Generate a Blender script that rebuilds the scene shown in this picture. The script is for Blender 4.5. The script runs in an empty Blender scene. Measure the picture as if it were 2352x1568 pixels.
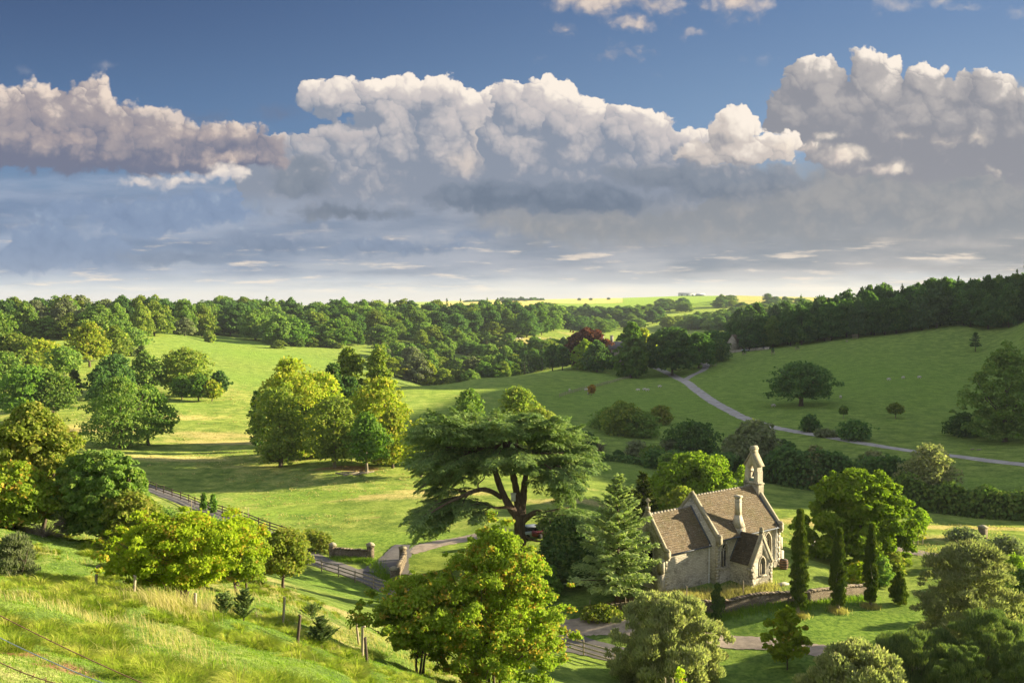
import bpy, bmesh, math, random
import numpy as np
from mathutils import Vector, Matrix
R_ = math.radians
SC = bpy.context.scene
COL = SC.collection
# ------------------------------------------------------------------ camera
FPX = 2200.0                      # focal length in pixels of a 2352 px wide picture
PITCH = math.atan((784 - 690) / FPX)
cam_d = bpy.data.cameras.new("camera"); cam = bpy.data.objects.new("camera", cam_d); COL.objects.link(cam)
cam.location = (0, 0, 0); cam.rotation_euler = (math.pi / 2 - PITCH, 0, 0)
cam_d.sensor_fit = 'HORIZONTAL'; cam_d.sensor_width = 36.0; cam_d.lens = 36.0 * FPX / 2352
cam_d.clip_start = 0.3; cam_d.clip_end = 30000
SC.camera = cam
# ------------------------------------------------------------------ exposure and sampling
SC.view_settings.view_transform = 'Standard'; SC.view_settings.look = 'None'
EXPOSURE = 1.85
SC.view_settings.exposure = EXPOSURE; SC.view_settings.gamma = 1
cy = SC.cycles
cy.max_bounces = 6; cy.diffuse_bounces = 3; cy.glossy_bounces = 2; cy.transmission_bounces = 4
cy.transparent_max_bounces = 8; cy.volume_bounces = 0
cy.use_denoising = True; cy.use_adaptive_sampling = True; cy.adaptive_threshold = 0.015
cy.caustics_reflective = False; cy.caustics_refractive = False
# ------------------------------------------------------------------ sun
SUN_AZ, SUN_EL = R_(74), R_(13.5)   # azimuth to the right of +Y
sun_dir = Vector((math.sin(SUN_AZ) * math.cos(SUN_EL), math.cos(SUN_AZ) * math.cos(SUN_EL), math.sin(SUN_EL)))
sd = bpy.data.lights.new("sun", 'SUN'); sun = bpy.data.objects.new("sun", sd); COL.objects.link(sun)
sd.energy = 5.0; sd.angle = R_(0.6); sd.color = (1.0, 0.87, 0.60)
sun.rotation_euler = (-sun_dir).to_track_quat('-Z', 'Y').to_euler()
# ------------------------------------------------------------------ sky: Nishita blue with cloud banks laid out in world directions
def lin(*c):
    return tuple(((x / 255) / 12.92 if x / 255 <= 0.04045 else ((x / 255 + 0.055) / 1.055) ** 2.4) for x in c)

class X:
    """tiny expression builder over shader nodes"""
    nt = None
    def __init__(s, sock): s.s = sock
    @staticmethod
    def m(op, *a, clamp=False):
        n = X.nt.nodes.new('ShaderNodeMath'); n.operation = op; n.use_clamp = clamp
        for i, v in enumerate(a):
            if isinstance(v, X): X.nt.links.new(v.s, n.inputs[i])
            else: n.inputs[i].default_value = v
        return X(n.outputs[0])
    def __add__(s, o): return X.m('ADD', s, o)
    __radd__ = __add__
    def __sub__(s, o): return X.m('SUBTRACT', s, o)
    def __rsub__(s, o): return X.m('SUBTRACT', o, s)
    def __mul__(s, o): return X.m('MULTIPLY', s, o)
    __rmul__ = __mul__
    def __truediv__(s, o): return X.m('DIVIDE', s, o)
    def clamp(s): return X.m('ADD', s, 0.0, clamp=True)
def sstep(x, a, b):
    n = X.nt.nodes.new('ShaderNodeMapRange'); n.interpolation_type = 'SMOOTHSTEP'
    X.nt.links.new(x.s, n.inputs[0]); n.inputs[1].default_value = a; n.inputs[2].default_value = b
    return X(n.outputs[0])
def vec(x, y, z=0.0):
    n = X.nt.nodes.new('ShaderNodeCombineXYZ')
    for i, v in enumerate((x, y, z)):
        if isinstance(v, X): X.nt.links.new(v.s, n.inputs[i])
        else: n.inputs[i].default_value = v
    return n.outputs[0]
def fbm(x, y, seed=0.0, detail=6, rough=0.55, lac=2.0):
    n = X.nt.nodes.new('ShaderNodeTexNoise'); n.noise_dimensions = '3D'
    X.nt.links.new(vec(x, y, seed), n.inputs['Vector']); n.inputs['Scale'].default_value = 1.0
    n.inputs['Detail'].default_value = detail; n.inputs['Roughness'].default_value = rough; n.inputs['Lacunarity'].default_value = lac
    return X(n.outputs['Fac'] if 'Fac' in n.outputs else n.outputs[0])
def voro(x, y, detail=3, rough=0.5):
    n = X.nt.nodes.new('ShaderNodeTexVoronoi'); n.voronoi_dimensions = '2D'; n.feature = 'F1'; n.normalize = True
    X.nt.links.new(vec(x, y), n.inputs['Vector']); n.inputs['Scale'].default_value = 1.0
    n.inputs['Detail'].default_value = detail; n.inputs['Roughness'].default_value = rough; n.inputs['Lacunarity'].default_value = 2.1
    return X(n.outputs['Distance'])
def cmix(f, a, b):
    n = X.nt.nodes.new('ShaderNodeMix'); n.data_type = 'RGBA'
    if isinstance(f, X): X.nt.links.new(f.s, n.inputs[0])
    else: n.inputs[0].default_value = f
    for i, c in ((6, a), (7, b)):
        if isinstance(c, tuple): n.inputs[i].default_value = (*c, 1)
        else: X.nt.links.new(c, n.inputs[i])
    return n.outputs[2]
def blobs_group(name, bl):
    """node group: (u, v) -> union of soft ellipses; built apart because links in a small tree are quick"""
    g = bpy.data.node_groups.new(name, 'ShaderNodeTree')
    g.interface.new_socket('p', in_out='INPUT', socket_type='NodeSocketVector')
    g.interface.new_socket('f', in_out='OUTPUT', socket_type='NodeSocketFloat')
    old = X.nt; X.nt = g
    gi = g.nodes.new('NodeGroupInput'); go = g.nodes.new('NodeGroupOutput')
    f = None
    for (uc, vc, ru, rv) in bl:
        n = g.nodes.new('ShaderNodeVectorMath'); n.operation = 'MULTIPLY_ADD'
        g.links.new(gi.outputs[0], n.inputs[0]); n.inputs[1].default_value = (1 / ru, 1 / rv, 0); n.inputs[2].default_value = (-uc / ru, -vc / rv, 0)
        d = g.nodes.new('ShaderNodeVectorMath'); d.operation = 'LENGTH'; g.links.new(n.outputs[0], d.inputs[0])
        k = min(ru, rv) / 60.0
        q = X.m('MULTIPLY_ADD', X(d.outputs['Value']), -k, k)
        f = q if f is None else X.m('SMOOTH_MAX', f, q, 0.18)
    g.links.new(f.s, go.inputs[0]); X.nt = old
    return g
def blobs_field(u, v, g):
    n = X.nt.nodes.new('ShaderNodeGroup'); n.node_tree = g
    X.nt.links.new(vec(u, v), n.inputs[0])
    return X(n.outputs[0])

def build_world():
    w = bpy.data.worlds.new("World"); SC.world = w; w.use_nodes = True
    nt = w.node_tree; nt.nodes.clear(); X.nt = nt
    out = nt.nodes.new('ShaderNodeOutputWorld'); bg = nt.nodes.new('ShaderNodeBackground')
    nt.links.new(bg.outputs[0], out.inputs[0])
    K = 0.1                                       # Background strength
    bg.inputs[1].default_value = K
    G = 1.0 / (K * 2 ** EXPOSURE)                 # display value -> sky radiance
    def col(*c): return tuple(x * G for x in lin(*c))
    sky = nt.nodes.new('ShaderNodeTexSky'); sky.sky_type = 'NISHITA'; sky.sun_disc = False
    sky.sun_elevation = SUN_EL; sky.sun_rotation = SUN_AZ; sky.altitude = 200; sky.air_density = 1.0; sky.dust_density = 1.2; sky.ozone_density = 2.0
    tc = nt.nodes.new('ShaderNodeTexCoord'); sp = nt.nodes.new('ShaderNodeSeparateXYZ'); nt.links.new(tc.outputs['Generated'], sp.inputs[0])
    x, y, z = (X(sp.outputs[i]) for i in range(3))
    ya = X.m('MAXIMUM', X.m('ABSOLUTE', y), 0.15)
    u0 = 1176.0 + (x / ya) * FPX
    v0 = 690.0 - (z / ya) * FPX
    # deep blue of the clear part, lighter towards the sun and the horizon
    right = sstep(u0, -200, 2600); low = sstep(v0, -50, 420)
    c = cmix(right, cmix(low, col(34, 62, 112), col(66, 104, 154)), cmix(low, col(88, 120, 166), col(122, 152, 188)))
    ns = nt.nodes.new('ShaderNodeVectorMath'); ns.operation = 'SCALE'; nt.links.new(sky.outputs[0], ns.inputs[0]); ns.inputs['Scale'].default_value = 2 ** (1 - EXPOSURE)
    c = cmix(0.15, c, ns.outputs[0])
    # one curling warp and one cauliflower relief, sampled here and a step towards the sun, serve every bank
    wx = (fbm(u0 * 0.011, v0 * 0.011, 3.1, 4, 0.55) - 0.5); wy = (fbm(u0 * 0.011, v0 * 0.011, 7.7, 4, 0.55) - 0.5)
    LU, LV = 0.80, -0.60
    sx2 = (fbm(u0 * 0.045, v0 * 0.05, 1.7, 3, 0.5) - 0.5) * 20; sy2 = (fbm(u0 * 0.045, v0 * 0.05, 9.2, 3, 0.5) - 0.5) * 20
    uw = X.m('MULTIPLY_ADD', wx, 60.0, u0) + sx2; vw = X.m('MULTIPLY_ADD', wy, 60.0, v0) + sy2
    def billow(size, off):
        """one octave of cauliflower lumps: height of the lump, and how far its face turns to the sun"""
        n = nt.nodes.new('ShaderNodeTexVoronoi'); n.voronoi_dimensions = '2D'; n.feature = 'F1'; n.inputs['Scale'].default_value = 1.0
        pu = uw * (1 / size) + off; pv = vw * (1.15 / size) + off * 1.7
        nt.links.new(vec(pu, pv), n.inputs['Vector']); q = nt.nodes.new('ShaderNodeSeparateXYZ'); nt.links.new(n.outputs['Position'], q.inputs[0])
        return 1.0 - X(n.outputs['Distance']), (pu - X(q.outputs[0])) * LU + (pv - X(q.outputs[1])) * LV
    h1, l1 = billow(74, 3.0); h2, l2 = billow(33, 11.0); h3, l3 = billow(15, 23.0)
    ed = fbm(u0 * 0.05, v0 * 0.055, 5.0, 5, 0.6)
    n0 = h1 * 0.42 + h2 * 0.27 + h3 * 0.13 + ed * 0.24
    relief = l1 * 0.28 + l2 * 0.12 + l3 * 0.05; n0c = n0 - 0.60
    big_n = fbm(u0 * 0.0055, v0 * 0.011, 31.0, 5, 0.5) - 0.5
    def cumulus(c, bl, cols, soft=0.09, amp=0.9, top=150, bot=500, edge=0.9, rel=1.0, bias=0.0, alpha=1.0, vg=0.62, broad=0.5, core=0.4):
        sx = nt.nodes.new('ShaderNodeSeparateColor'); nt.links.new(c, sx.inputs[0])   # layer after layer: keeps the shader's live values few
        tick = X(sx.outputs[0]) * 1e-5
        u = uw + tick; v = vw + tick
        g = blobs_group('cloud_shape', bl)
        f0 = blobs_field(u, v, g)
        dens = sstep(X.m('MULTIPLY_ADD', n0c, amp, f0), 0.0, soft)
        vv = sstep(v0 + tick, top, bot)
        near = 1.0 - sstep(f0, 0.0, 0.85)
        t = 0.40 + bias
        if edge > 0.4:
            big = X.m('MINIMUM', X.m('MAXIMUM', f0 - blobs_field(u + LU * 46, v + LV * 46, g), -0.8), 0.8)
            t = t + big * edge * (0.15 + 0.85 * near)
        t = t + relief * rel * (core + (1 - core) * near) - vv * vg + big_n * broad + n0c * 1.1
        dk, md, lt = cols
        cc = cmix(sstep(t, 0.45, 1.0), cmix(sstep(t, -0.2, 0.5), dk, md), lt)
        foot = 1.0 - sstep(v0 + tick + big_n * 60, bot - 5, bot + 75) * 0.92     # bases melt into the sheet
        return cmix((dens * foot * alpha).clamp(), c, cc)
    lit = col(252, 240, 226); mid = col(200, 193, 193); drk = col(134, 144, 162)
    # pale air low down
    c = cmix(sstep(v0, 330, 600) * 0.95, c, cmix(right, col(150, 172, 198), col(186, 192, 200)))
    # far cloud sheet: soft and flat
    st = fbm(u0 * 0.0022, v0 * 0.011, 11.0, 5, 0.5)
    st2 = fbm(u0 * 0.0055, v0 * 0.026, 15.0, 6, 0.55)
    sa = sstep(st * 0.6 + st2 * 0.4, 0.36, 0.62)
    band = sstep(v0 + (st2 - 0.5) * 90, 395, 450) * (1.0 - sstep(v0 + (st - 0.5) * 70 + (st2 - 0.5) * 30, 618, 655))
    sheetc = cmix(right, cmix(sa, col(108, 132, 166), col(148, 164, 190)), cmix(sa, col(132, 138, 147), col(176, 172, 171)))
    c = cmix(band, c, sheetc)
    # pale strip over the horizon with thin lit bars
    c = cmix(sstep(v0 + (st2 - 0.5) * 50, 612, 692), c, cmix(right, col(212, 208, 205), col(240, 228, 206)))
    bars = sstep(fbm(u0 * 0.0032, v0 * 0.034, 21.0, 6, 0.55), 0.47, 0.62) * sstep(v0, 575, 612) * (1.0 - sstep(v0, 645, 690))
    c = cmix(bars * 0.8, c, cmix(right, col(160, 172, 190), col(182, 180, 180)))
    bars2 = sstep(fbm(u0 * 0.0062, v0 * 0.055, 27.0, 7, 0.62), 0.53, 0.68) * sstep(v0, 500, 590) * (1.0 - sstep(v0, 655, 690))
    c = cmix(bars2 * 0.8, c, col(238, 222, 204))
    BL = (col(108, 130, 164), col(124, 145, 177), col(158, 174, 196))
    c = cumulus(c, [(110, 560, 95, 62), (60, 590, 90, 46), (230, 580, 110, 40), (330, 500, 170, 50), (480, 480, 150, 46), (180, 480, 120, 30)], BL, soft=0.25, amp=0.8, top=430, bot=640, edge=0.3, rel=0.55, bias=0.12, vg=0.3, broad=0.5)
    c = cumulus(c, [(620, 560, 200, 30), (900, 570, 240, 26), (420, 590, 220, 24), (1150, 535, 200, 24)], (col(104, 124, 154), col(124, 141, 168), col(172, 182, 198)), soft=0.3, amp=0.6, top=520, bot=600, edge=0.3, rel=0.55, bias=0.1, vg=0.4)
    W3 = (col(186, 176, 176), col(218, 204, 194), col(248, 234, 216))
    # grey mass filling the right half behind the towers
    c = cumulus(c, [(2150, 430, 440, 150), (1750, 470, 450, 120), (1400, 490, 400, 110), (2352, 320, 170, 150)],
                (col(134, 140, 150), col(160, 158, 160), col(200, 192, 187)), soft=1.0, amp=0.8, top=200, bot=560, edge=0.15, rel=0.33, vg=0.6, bias=0.12)
    # right towers
    c = cumulus(c, [(1868, 188, 80, 62), (1995, 180, 72, 60), (2120, 190, 66, 46), (2235, 218, 92, 62), (1815, 262, 70, 60), (2000, 300, 210, 110), (2150, 320, 190, 110), (2352, 310, 90, 120)],
                (col(140, 142, 152), col(180, 175, 175), lit), top=130, bot=410, amp=0.9, edge=1.25, bias=-0.04, vg=0.68, core=0.5)
    # centre towers
    c = cumulus(c, [(800, 225, 110, 50), (745, 205, 62, 26), (905, 245, 105, 66), (1010, 240, 110, 62), (1110, 262, 75, 56), (1000, 370, 210, 140), (830, 410, 250, 130), (700, 430, 150, 100), (610, 370, 110, 70), (860, 470, 270, 60)],
                (drk, mid, lit), top=165, bot=440, amp=0.85, edge=1.2, bias=0.05, vg=0.58, core=0.6)
    c = cumulus(c, [(1070, 372, 78, 50), (1108, 330, 44, 62)], W3, soft=1.1, amp=0.7, top=300, bot=440, bias=0.1, vg=0.25, edge=0.5, alpha=0.85)
    c = cumulus(c, [(1235, 250, 112, 76), (1320, 290, 100, 72), (1450, 308, 115, 70), (1565, 340, 95, 46), (1290, 400, 190, 120), (1480, 410, 190, 95), (1160, 330, 64, 74)],
                (drk, mid, lit), top=180, bot=440, amp=0.85, edge=1.2, bias=0.05, vg=0.58, core=0.6)
    c = cumulus(c, [(1690, 290, 60, 52), (1725, 345, 120, 40), (1630, 355, 100, 34)], (col(150, 150, 158), col(204, 194, 188), lit), top=230, bot=430, amp=0.9, bias=0.25, vg=0.4)
    # slate-grey bellies in front
    c = cumulus(c, [(1150, 452, 200, 44), (1330, 460, 230, 44), (1060, 452, 70, 34), (1125, 420, 40, 22), (1290, 425, 60, 24)],
                (col(100, 115, 137), col(124, 136, 155), col(180, 178, 182)), soft=0.34, amp=0.7, top=390, bot=495, edge=0.35, rel=0.61, bias=-0.02, vg=0.5)
    c = cumulus(c, [(1530, 405, 170, 42), (1700, 425, 240, 52), (1430, 400, 60, 26), (800, 490, 210, 30), (690, 410, 90, 60)],
                (col(106, 119, 139), col(128, 138, 154), col(176, 173, 178)), soft=0.42, amp=0.7, top=370, bot=500, edge=0.3, rel=0.50, bias=0.0, vg=0.4)
    c = cumulus(c, [(1950, 450, 420, 60), (2200, 480, 300, 70), (1500, 540, 420, 28), (2000, 550, 420, 34)],
                (col(136, 140, 148), col(156, 156, 159), col(184, 179, 176)), soft=1.1, amp=0.6, top=380, bot=560, edge=0.15, rel=0.28, vg=0.4)
    # bright tongue and scraps under the right towers
    c = cumulus(c, [(1840, 345, 60, 22), (1930, 362, 95, 30), (2035, 388, 85, 22), (1885, 316, 42, 17), (1790, 345, 50, 24)],
                W3, soft=0.5, amp=0.62, top=300, bot=440, bias=0.2, vg=0.3)
    c = cumulus(c, [(2080, 318, 46, 14), (2165, 325, 54, 20), (2230, 325, 38, 15), (2290, 395, 36, 10)],
                (col(190, 180, 176), col(214, 200, 190), col(238, 222, 204)), soft=0.5, amp=0.6, top=280, bot=420, bias=0.2, vg=0.2, alpha=0.85)
    # bank on the left: mauve body, lit patches, slate streaks
    c = cumulus(c, [(90, 300, 280, 100), (260, 325, 240, 84), (430, 340, 220, 64), (560, 340, 130, 56), (215, 218, 60, 44), (90, 235, 100, 46), (20, 290, 90, 90)],
                (col(110, 116, 140), col(160, 152, 158), col(236, 218, 203)), soft=0.2, amp=0.9, top=190, bot=430, edge=1.0, rel=0.99, bias=0.10, vg=0.55, broad=0.7, core=0.6)
    PK = (col(150, 142, 150), col(196, 178, 172), col(232, 212, 196))
    c = cumulus(c, [(130, 322, 140, 40), (60, 268, 110, 22), (235, 366, 70, 24), (300, 300, 60, 26)], PK, soft=1.0, amp=0.9, top=220, bot=420, edge=0.3, rel=0.66, bias=0.22, vg=0.3, alpha=0.9)
    c = cumulus(c, [(450, 308, 110, 22), (560, 300, 70, 20), (520, 362, 110, 22), (410, 360, 60, 20), (600, 350, 40, 18)], PK, soft=0.7, amp=1.0, top=250, bot=400, edge=0.5, rel=0.88, bias=0.25, vg=0.3, alpha=0.95)
    c = cumulus(c, [(560, 328, 200, 15), (740, 318, 140, 20), (240, 398, 270, 22), (650, 268, 70, 34), (480, 272, 130, 26), (330, 270, 60, 20), (330, 352, 60, 14)],
                (col(96, 108, 137), col(112, 121, 146), col(146, 145, 158)), soft=0.8, amp=0.7, top=250, bot=430, edge=0.3, rel=0.44, bias=-0.05, vg=0.3, alpha=0.92)
    c = cumulus(c, [(330, 420, 60, 18), (430, 412, 90, 24), (540, 400, 70, 28)],
                (col(170, 170, 182), col(214, 206, 204), col(244, 232, 220)), soft=0.3, amp=0.6, top=380, bot=450, bias=0.15, vg=0.35, alpha=0.9)
    c = cumulus(c, [(20, 500, 70, 14), (700, 545, 80, 13), (10, 525, 60, 10), (750, 530, 34, 15), (100, 630, 30, 6)],
                (col(176, 178, 190), col(214, 206, 204), col(236, 224, 212)), soft=0.6, amp=0.5, top=440, bot=660, bias=0.1, vg=0.3, alpha=0.7)
    # high scraps
    c = cumulus(c, [(1370, 15, 125, 44), (1490, 15, 100, 36), (1300, 65, 56, 24), (1400, 132, 86, 28), (1460, 62, 80, 28), (1690, 20, 90, 36), (1715, 58, 40, 16), (1585, 85, 32, 13), (1545, 45, 30, 13)],
                (col(158, 160, 174), col(198, 186, 181), col(232, 214, 199)), soft=0.7, amp=0.95, top=-40, bot=180, edge=0.5, rel=0.88, bias=0.2, vg=0.25, alpha=0.92)
    c = cumulus(c, [(2040, 18, 64, 24), (2140, 10, 60, 18), (2210, 28, 66, 12), (2320, 40, 56, 17), (2010, 42, 34, 13)],
                (col(170, 176, 190), col(206, 198, 194), col(230, 216, 203)), soft=0.8, amp=0.85, top=-40, bot=120, bias=0.25, vg=0.2, alpha=0.8)
    c = cumulus(c, [(1510, 185, 34, 9), (1745, 138, 44, 10), (255, 163, 34, 12), (1230, 145, 20, 8), (60, 170, 24, 8)],
                (col(150, 160, 182), col(176, 176, 186), col(200, 194, 196)), soft=0.6, amp=0.7, top=60, bot=240, vg=0.2, alpha=0.5)
    # unseen sky overhead and behind: extra bright broken cloud added to lift the shade
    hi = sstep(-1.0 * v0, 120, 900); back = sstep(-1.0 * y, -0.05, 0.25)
    fill_cloud = X.m('MAXIMUM', hi, back) * sstep(fbm(x * 2.2, y * 2.2, 3.0, 4, 0.5), 0.28, 0.60)
    c = cmix(fill_cloud * 0.70, c, tuple(q * 1.45 for q in col(222, 226, 236)))
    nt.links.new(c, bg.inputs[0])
    w.cycles.sampling_method = 'NONE'     # the sky is smooth: rays that reach it are enough
build_world()
# ------------------------------------------------------------------ helpers: rays, terrain height, mesh building
rng = np.random.default_rng(7)
cp, spt = math.cos(PITCH), math.sin(PITCH)
def P(u, v, y):
    """point seen at picture position (u, v) at forward distance y (metres)"""
    xc = (u - 1176) / FPX; yc = (784 - v) / FPX
    d = np.array([xc, cp + yc * spt, -spt + yc * cp])
    return d * (y / d[1])
def vnoise(x, y, seed=0):
    xi = np.floor(x).astype(np.int64); yi = np.floor(y).astype(np.int64); xf = x - xi; yf = y - yi
    def h(a, b):
        n = (a * 374761393 + b * 668265263 + seed * 974634777) & 0xffffffff
        n = ((n ^ (n >> 13)) * 1274126177) & 0xffffffff
        return ((n ^ (n >> 16)) & 0xffff) / 65535.0
    sx = xf * xf * (3 - 2 * xf); sy = yf * yf * (3 - 2 * yf)
    a = h(xi, yi); b = h(xi + 1, yi); c = h(xi, yi + 1); d = h(xi + 1, yi + 1)
    return (a + (b - a) * sx) + ((c + (d - c) * sx) - (a + (b - a) * sx)) * sy
def nfbm(x, y, seed=0, octs=4, g=0.5):
    s = 0; a = 1; t = 0
    for i in range(octs):
        s = s + a * vnoise(x * 2 ** i + 17.3 * i, y * 2 ** i + 5.1 * i, seed + i); t += a; a *= g
    return s / t
# surveyed spot heights: seen position and distance, or plain x, y, z
SPOT = [(0, 1568, 14), (500, 1568, 18), (700, 1560, 26), (900, 1568, 30), (1070, 1600, 45), (1250, 1568, 60), (1500, 1568, 72), (2000, 1568, 74), (2352, 1568, 74),
 (0, 1210, 60), (0, 1400, 26), (219, 1352, 46), (400, 1378, 44), (650, 1437, 36), (843, 1527, 34), (205, 1240, 60), (650, 1350, 62), (960, 1545, 45), (400, 1470, 28),
 (150, 1490, 20), (540, 1335, 64), (705, 1292, 103), (905, 1362, 94), (1410, 1525, 75), (1300, 1492, 80), (1270, 1440, 84), (860, 1283, 107), (760, 1250, 115),
 (430, 1140, 145), (60, 1030, 190), (600, 1130, 150), (900, 1180, 128), (1650, 1440, 86), (1835, 1412, 88), (1925, 1402, 89.5), (2000, 1392, 91), (2065, 1385, 92),
 (1418, 1385, 89), (1195, 1290, 102), (1540, 1590, 72), (1920, 1495, 79), (1808, 1535, 76), (1050, 1230, 118), (1340, 1130, 140),
 (770, 1070, 168), (842, 1085, 163), (420, 1010, 210), (300, 1020, 200), (120, 962, 240), (500, 925, 275), (450, 915, 285), (50, 1000, 215), (620, 870, 370), (700, 800, 540),
 (400, 768, 500), (330, 800, 430), (480, 785, 520), (560, 775, 600), (620, 800, 520), (300, 850, 340), (880, 800, 600), (1000, 780, 680), (0, 850, 330), (200, 840, 350),
 (100, 772, 450), (100, 762, 560), (300, 757, 560), (-200, 800, 450), (-300, 1000, 240), (700, 795, 565), (800, 730, 900), (1250, 775, 760), (1200, 732, 950), (950, 768, 700), (600, 728, 900),
 (950, 890, 345), (1100, 870, 400), (1250, 855, 440), (1400, 850, 465), (1000, 930, 300), (1100, 960, 260), (1340, 1095, 165), (1560, 868, 425), (1500, 845, 475), (1450, 862, 450),
 (1725, 968, 270), (1840, 930, 300), (1450, 1005, 235), (1600, 1060, 195), (2352, 1070, 185), (2000, 1030, 213), (2250, 1190, 142), (2100, 1160, 152), (1900, 1120, 168), (1720, 1100, 172),
 (2200, 1212, 131), (1880, 1190, 134), (1960, 1300, 110), (2105, 1250, 118), (1450, 1180, 133), (2300, 1230, 122),
 (2060, 872, 345), (2240, 808, 415), (2000, 800, 440), (2200, 748, 460), (2352, 738, 455), (1900, 786, 480), (1780, 800, 495), (1700, 808, 500), (2300, 1010, 225), (2352, 880, 330), (1850, 850, 400),
 (1560, 680, 2400), (1700, 679, 2300), (1200, 694, 1900), (1300, 690, 2400), (1450, 698, 1750), (1600, 699, 1500), (1750, 686, 1900), (1850, 687, 1800), (1300, 742, 1150), (1440, 722, 1350), (1440, 757, 1000),
 (1600, 752, 1000), (1700, 742, 1000), (1750, 715, 1300), (1220, 790, 720), (1200, 800, 660), (1320, 768, 830), (1130, 868, 560), (1000, 898, 485), (1250, 836, 600), (1650, 772, 700), (1550, 800, 580), (1400, 800, 600),
 (0, 718, 3000), (600, 716, 3000), (1070, 694, 2600), (-800, 718, 3000), (0, 704, 5500), (700, 702, 5500), (1100, 689, 5500), (2352, 690, 5500), (2352, 690, 2500), (2100, 690, 1500), (1400, 688, 2300)]
SPOT_XYZ = [(0, 0, -1.75), (-2, 4, -2.2), (-10, 2, -0.9), (5, 6, -5), (20, 10, -11), (60, 0, -21), (100, 0, -27), (120, 40, -29.5), (-60, 20, 0), (-100, -20, 4), (0, -40, 6), (-200, 50, 6), (-90, 90, -9), (-200, 0, 10),
 (200, -200, 0), (-500, -100, 8), (0, -500, 10), (150, 100, -31), (110, 160, -31),
 (235, 185, 9), (235, 217, 24), (216, 143, -7), (240, 120, -10), (160, 195, -20), (255, 300, 40), (170, 240, -22), (180, 300, -16), (320, 330, 52), (260, 260, 34), (200, 40, -22), (300, 0, -10), (285, 415, 43), (290, 475, 34),
 (340, 420, 54), (420, 470, 62), (450, 250, 50), (350, 150, 10), (500, 600, 48), (265, 640, -10), (220, 560, -12), (330, 540, 12), (900, 300, 40), (2500, 0, 20), (-3000, 0, 0), (0, -3000, 10), (5000, 3000, 20), (-5000, 3000, 0)]
_pts = [tuple(P(*s)) for s in SPOT] + SPOT_XYZ
# the churchyard is a shelf held up by its dry-stone wall
CH_O = np.array([19.912, 92.125, -27.537]); CH_T = 0.647
def church_xy(X_, Y_): 
    c, s = math.cos(CH_T), math.sin(CH_T); return (CH_O[0] + X_ * c - Y_ * s, CH_O[1] + X_ * s + Y_ * c)
for a, b in ((-6, -1.5), (0, -2), (5, -4), (10, -2), (-6, 8), (5, 9), (12, 6), (-9, 3), (13, -2)):
    _pts.append((*church_xy(a, b), CH_O[2] - 0.05))
_pts = np.array(_pts)
def warp(x, y):
    r = np.sqrt(x * x + y * y) + 1e-9; k = np.log1p(r / 30.0) / r
    return np.stack([x * k, y * k], -1)
_W = warp(_pts[:, 0], _pts[:, 1])
def _phi(d2): return np.sqrt(d2 + 0.03 ** 2)
_d2 = ((_W[:, None] - _W[None]) ** 2).sum(-1)
_n = len(_W); _A = np.zeros((_n + 1, _n + 1)); _A[:_n, :_n] = -_phi(_d2) - 0.004 * np.eye(_n) * -1; _A[:_n, _n] = 1; _A[_n, :_n] = 1
_A[:_n, :_n] = -_phi(_d2); _A[np.arange(_n), np.arange(_n)] += 0.012
_cf = np.linalg.solve(_A, np.append(_pts[:, 2], 0))
def Zraw(x, y):
    x = np.asarray(x, float); y = np.asarray(y, float); sh = x.shape; x = x.ravel(); y = y.ravel()
    out = np.empty_like(x)
    for i in range(0, len(x), 20000):
        w = warp(x[i:i + 20000], y[i:i + 20000])
        d2 = ((w[:, None] - _W[None]) ** 2).sum(-1)
        out[i:i + 20000] = -_phi(d2) @ _cf[:_n] + _cf[_n]
    return out.reshape(sh)
def smooth(a, b, t): t = np.clip((t - a) / (b - a), 0, 1); return t * t * (3 - 2 * t)
def Z(x, y):
    x = np.asarray(x, float); y = np.asarray(y, float)
    r = np.hypot(x, y)
    z = Zraw(x, y)
    fld = np.exp(-((x + 40) / 70) ** 2 - ((y - 190) / 90) ** 2)
    z = z + (nfbm(x / 26, y / 26, 3, 3) - 0.5) * 1.5 * smooth(60, 130, r) * (0.35 + fld) + (nfbm(x / 70, y / 70, 9, 2) - 0.5) * 2.0 * smooth(200, 420, r)
    # hummocks on the near bank
    hill = smooth(75, 45, r + 0.25 * x) * smooth(4, 12, r)
    z = z + (nfbm(x / 2.1, y / 2.1, 21, 3) - 0.5) * 0.85 * hill + (nfbm(x / 8, y / 8, 25, 2) - 0.5) * 1.0 * hill
    return z
# ground sheet, one polar grid reaching the horizon
_az = np.concatenate([np.arange(-180, -46, 3.0), np.arange(-46, 62, 0.17), np.arange(62, 180, 3.0)])
_az = np.radians(np.append(_az, 180.0))[:-1]
_rr = 1.2 * np.exp(np.linspace(0, math.log(6000 / 1.2), 640))
_RR, _AZ = np.meshgrid(_rr, _az, indexing='ij')
GX = _RR * np.sin(_AZ); GY = _RR * np.cos(_AZ)
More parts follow.
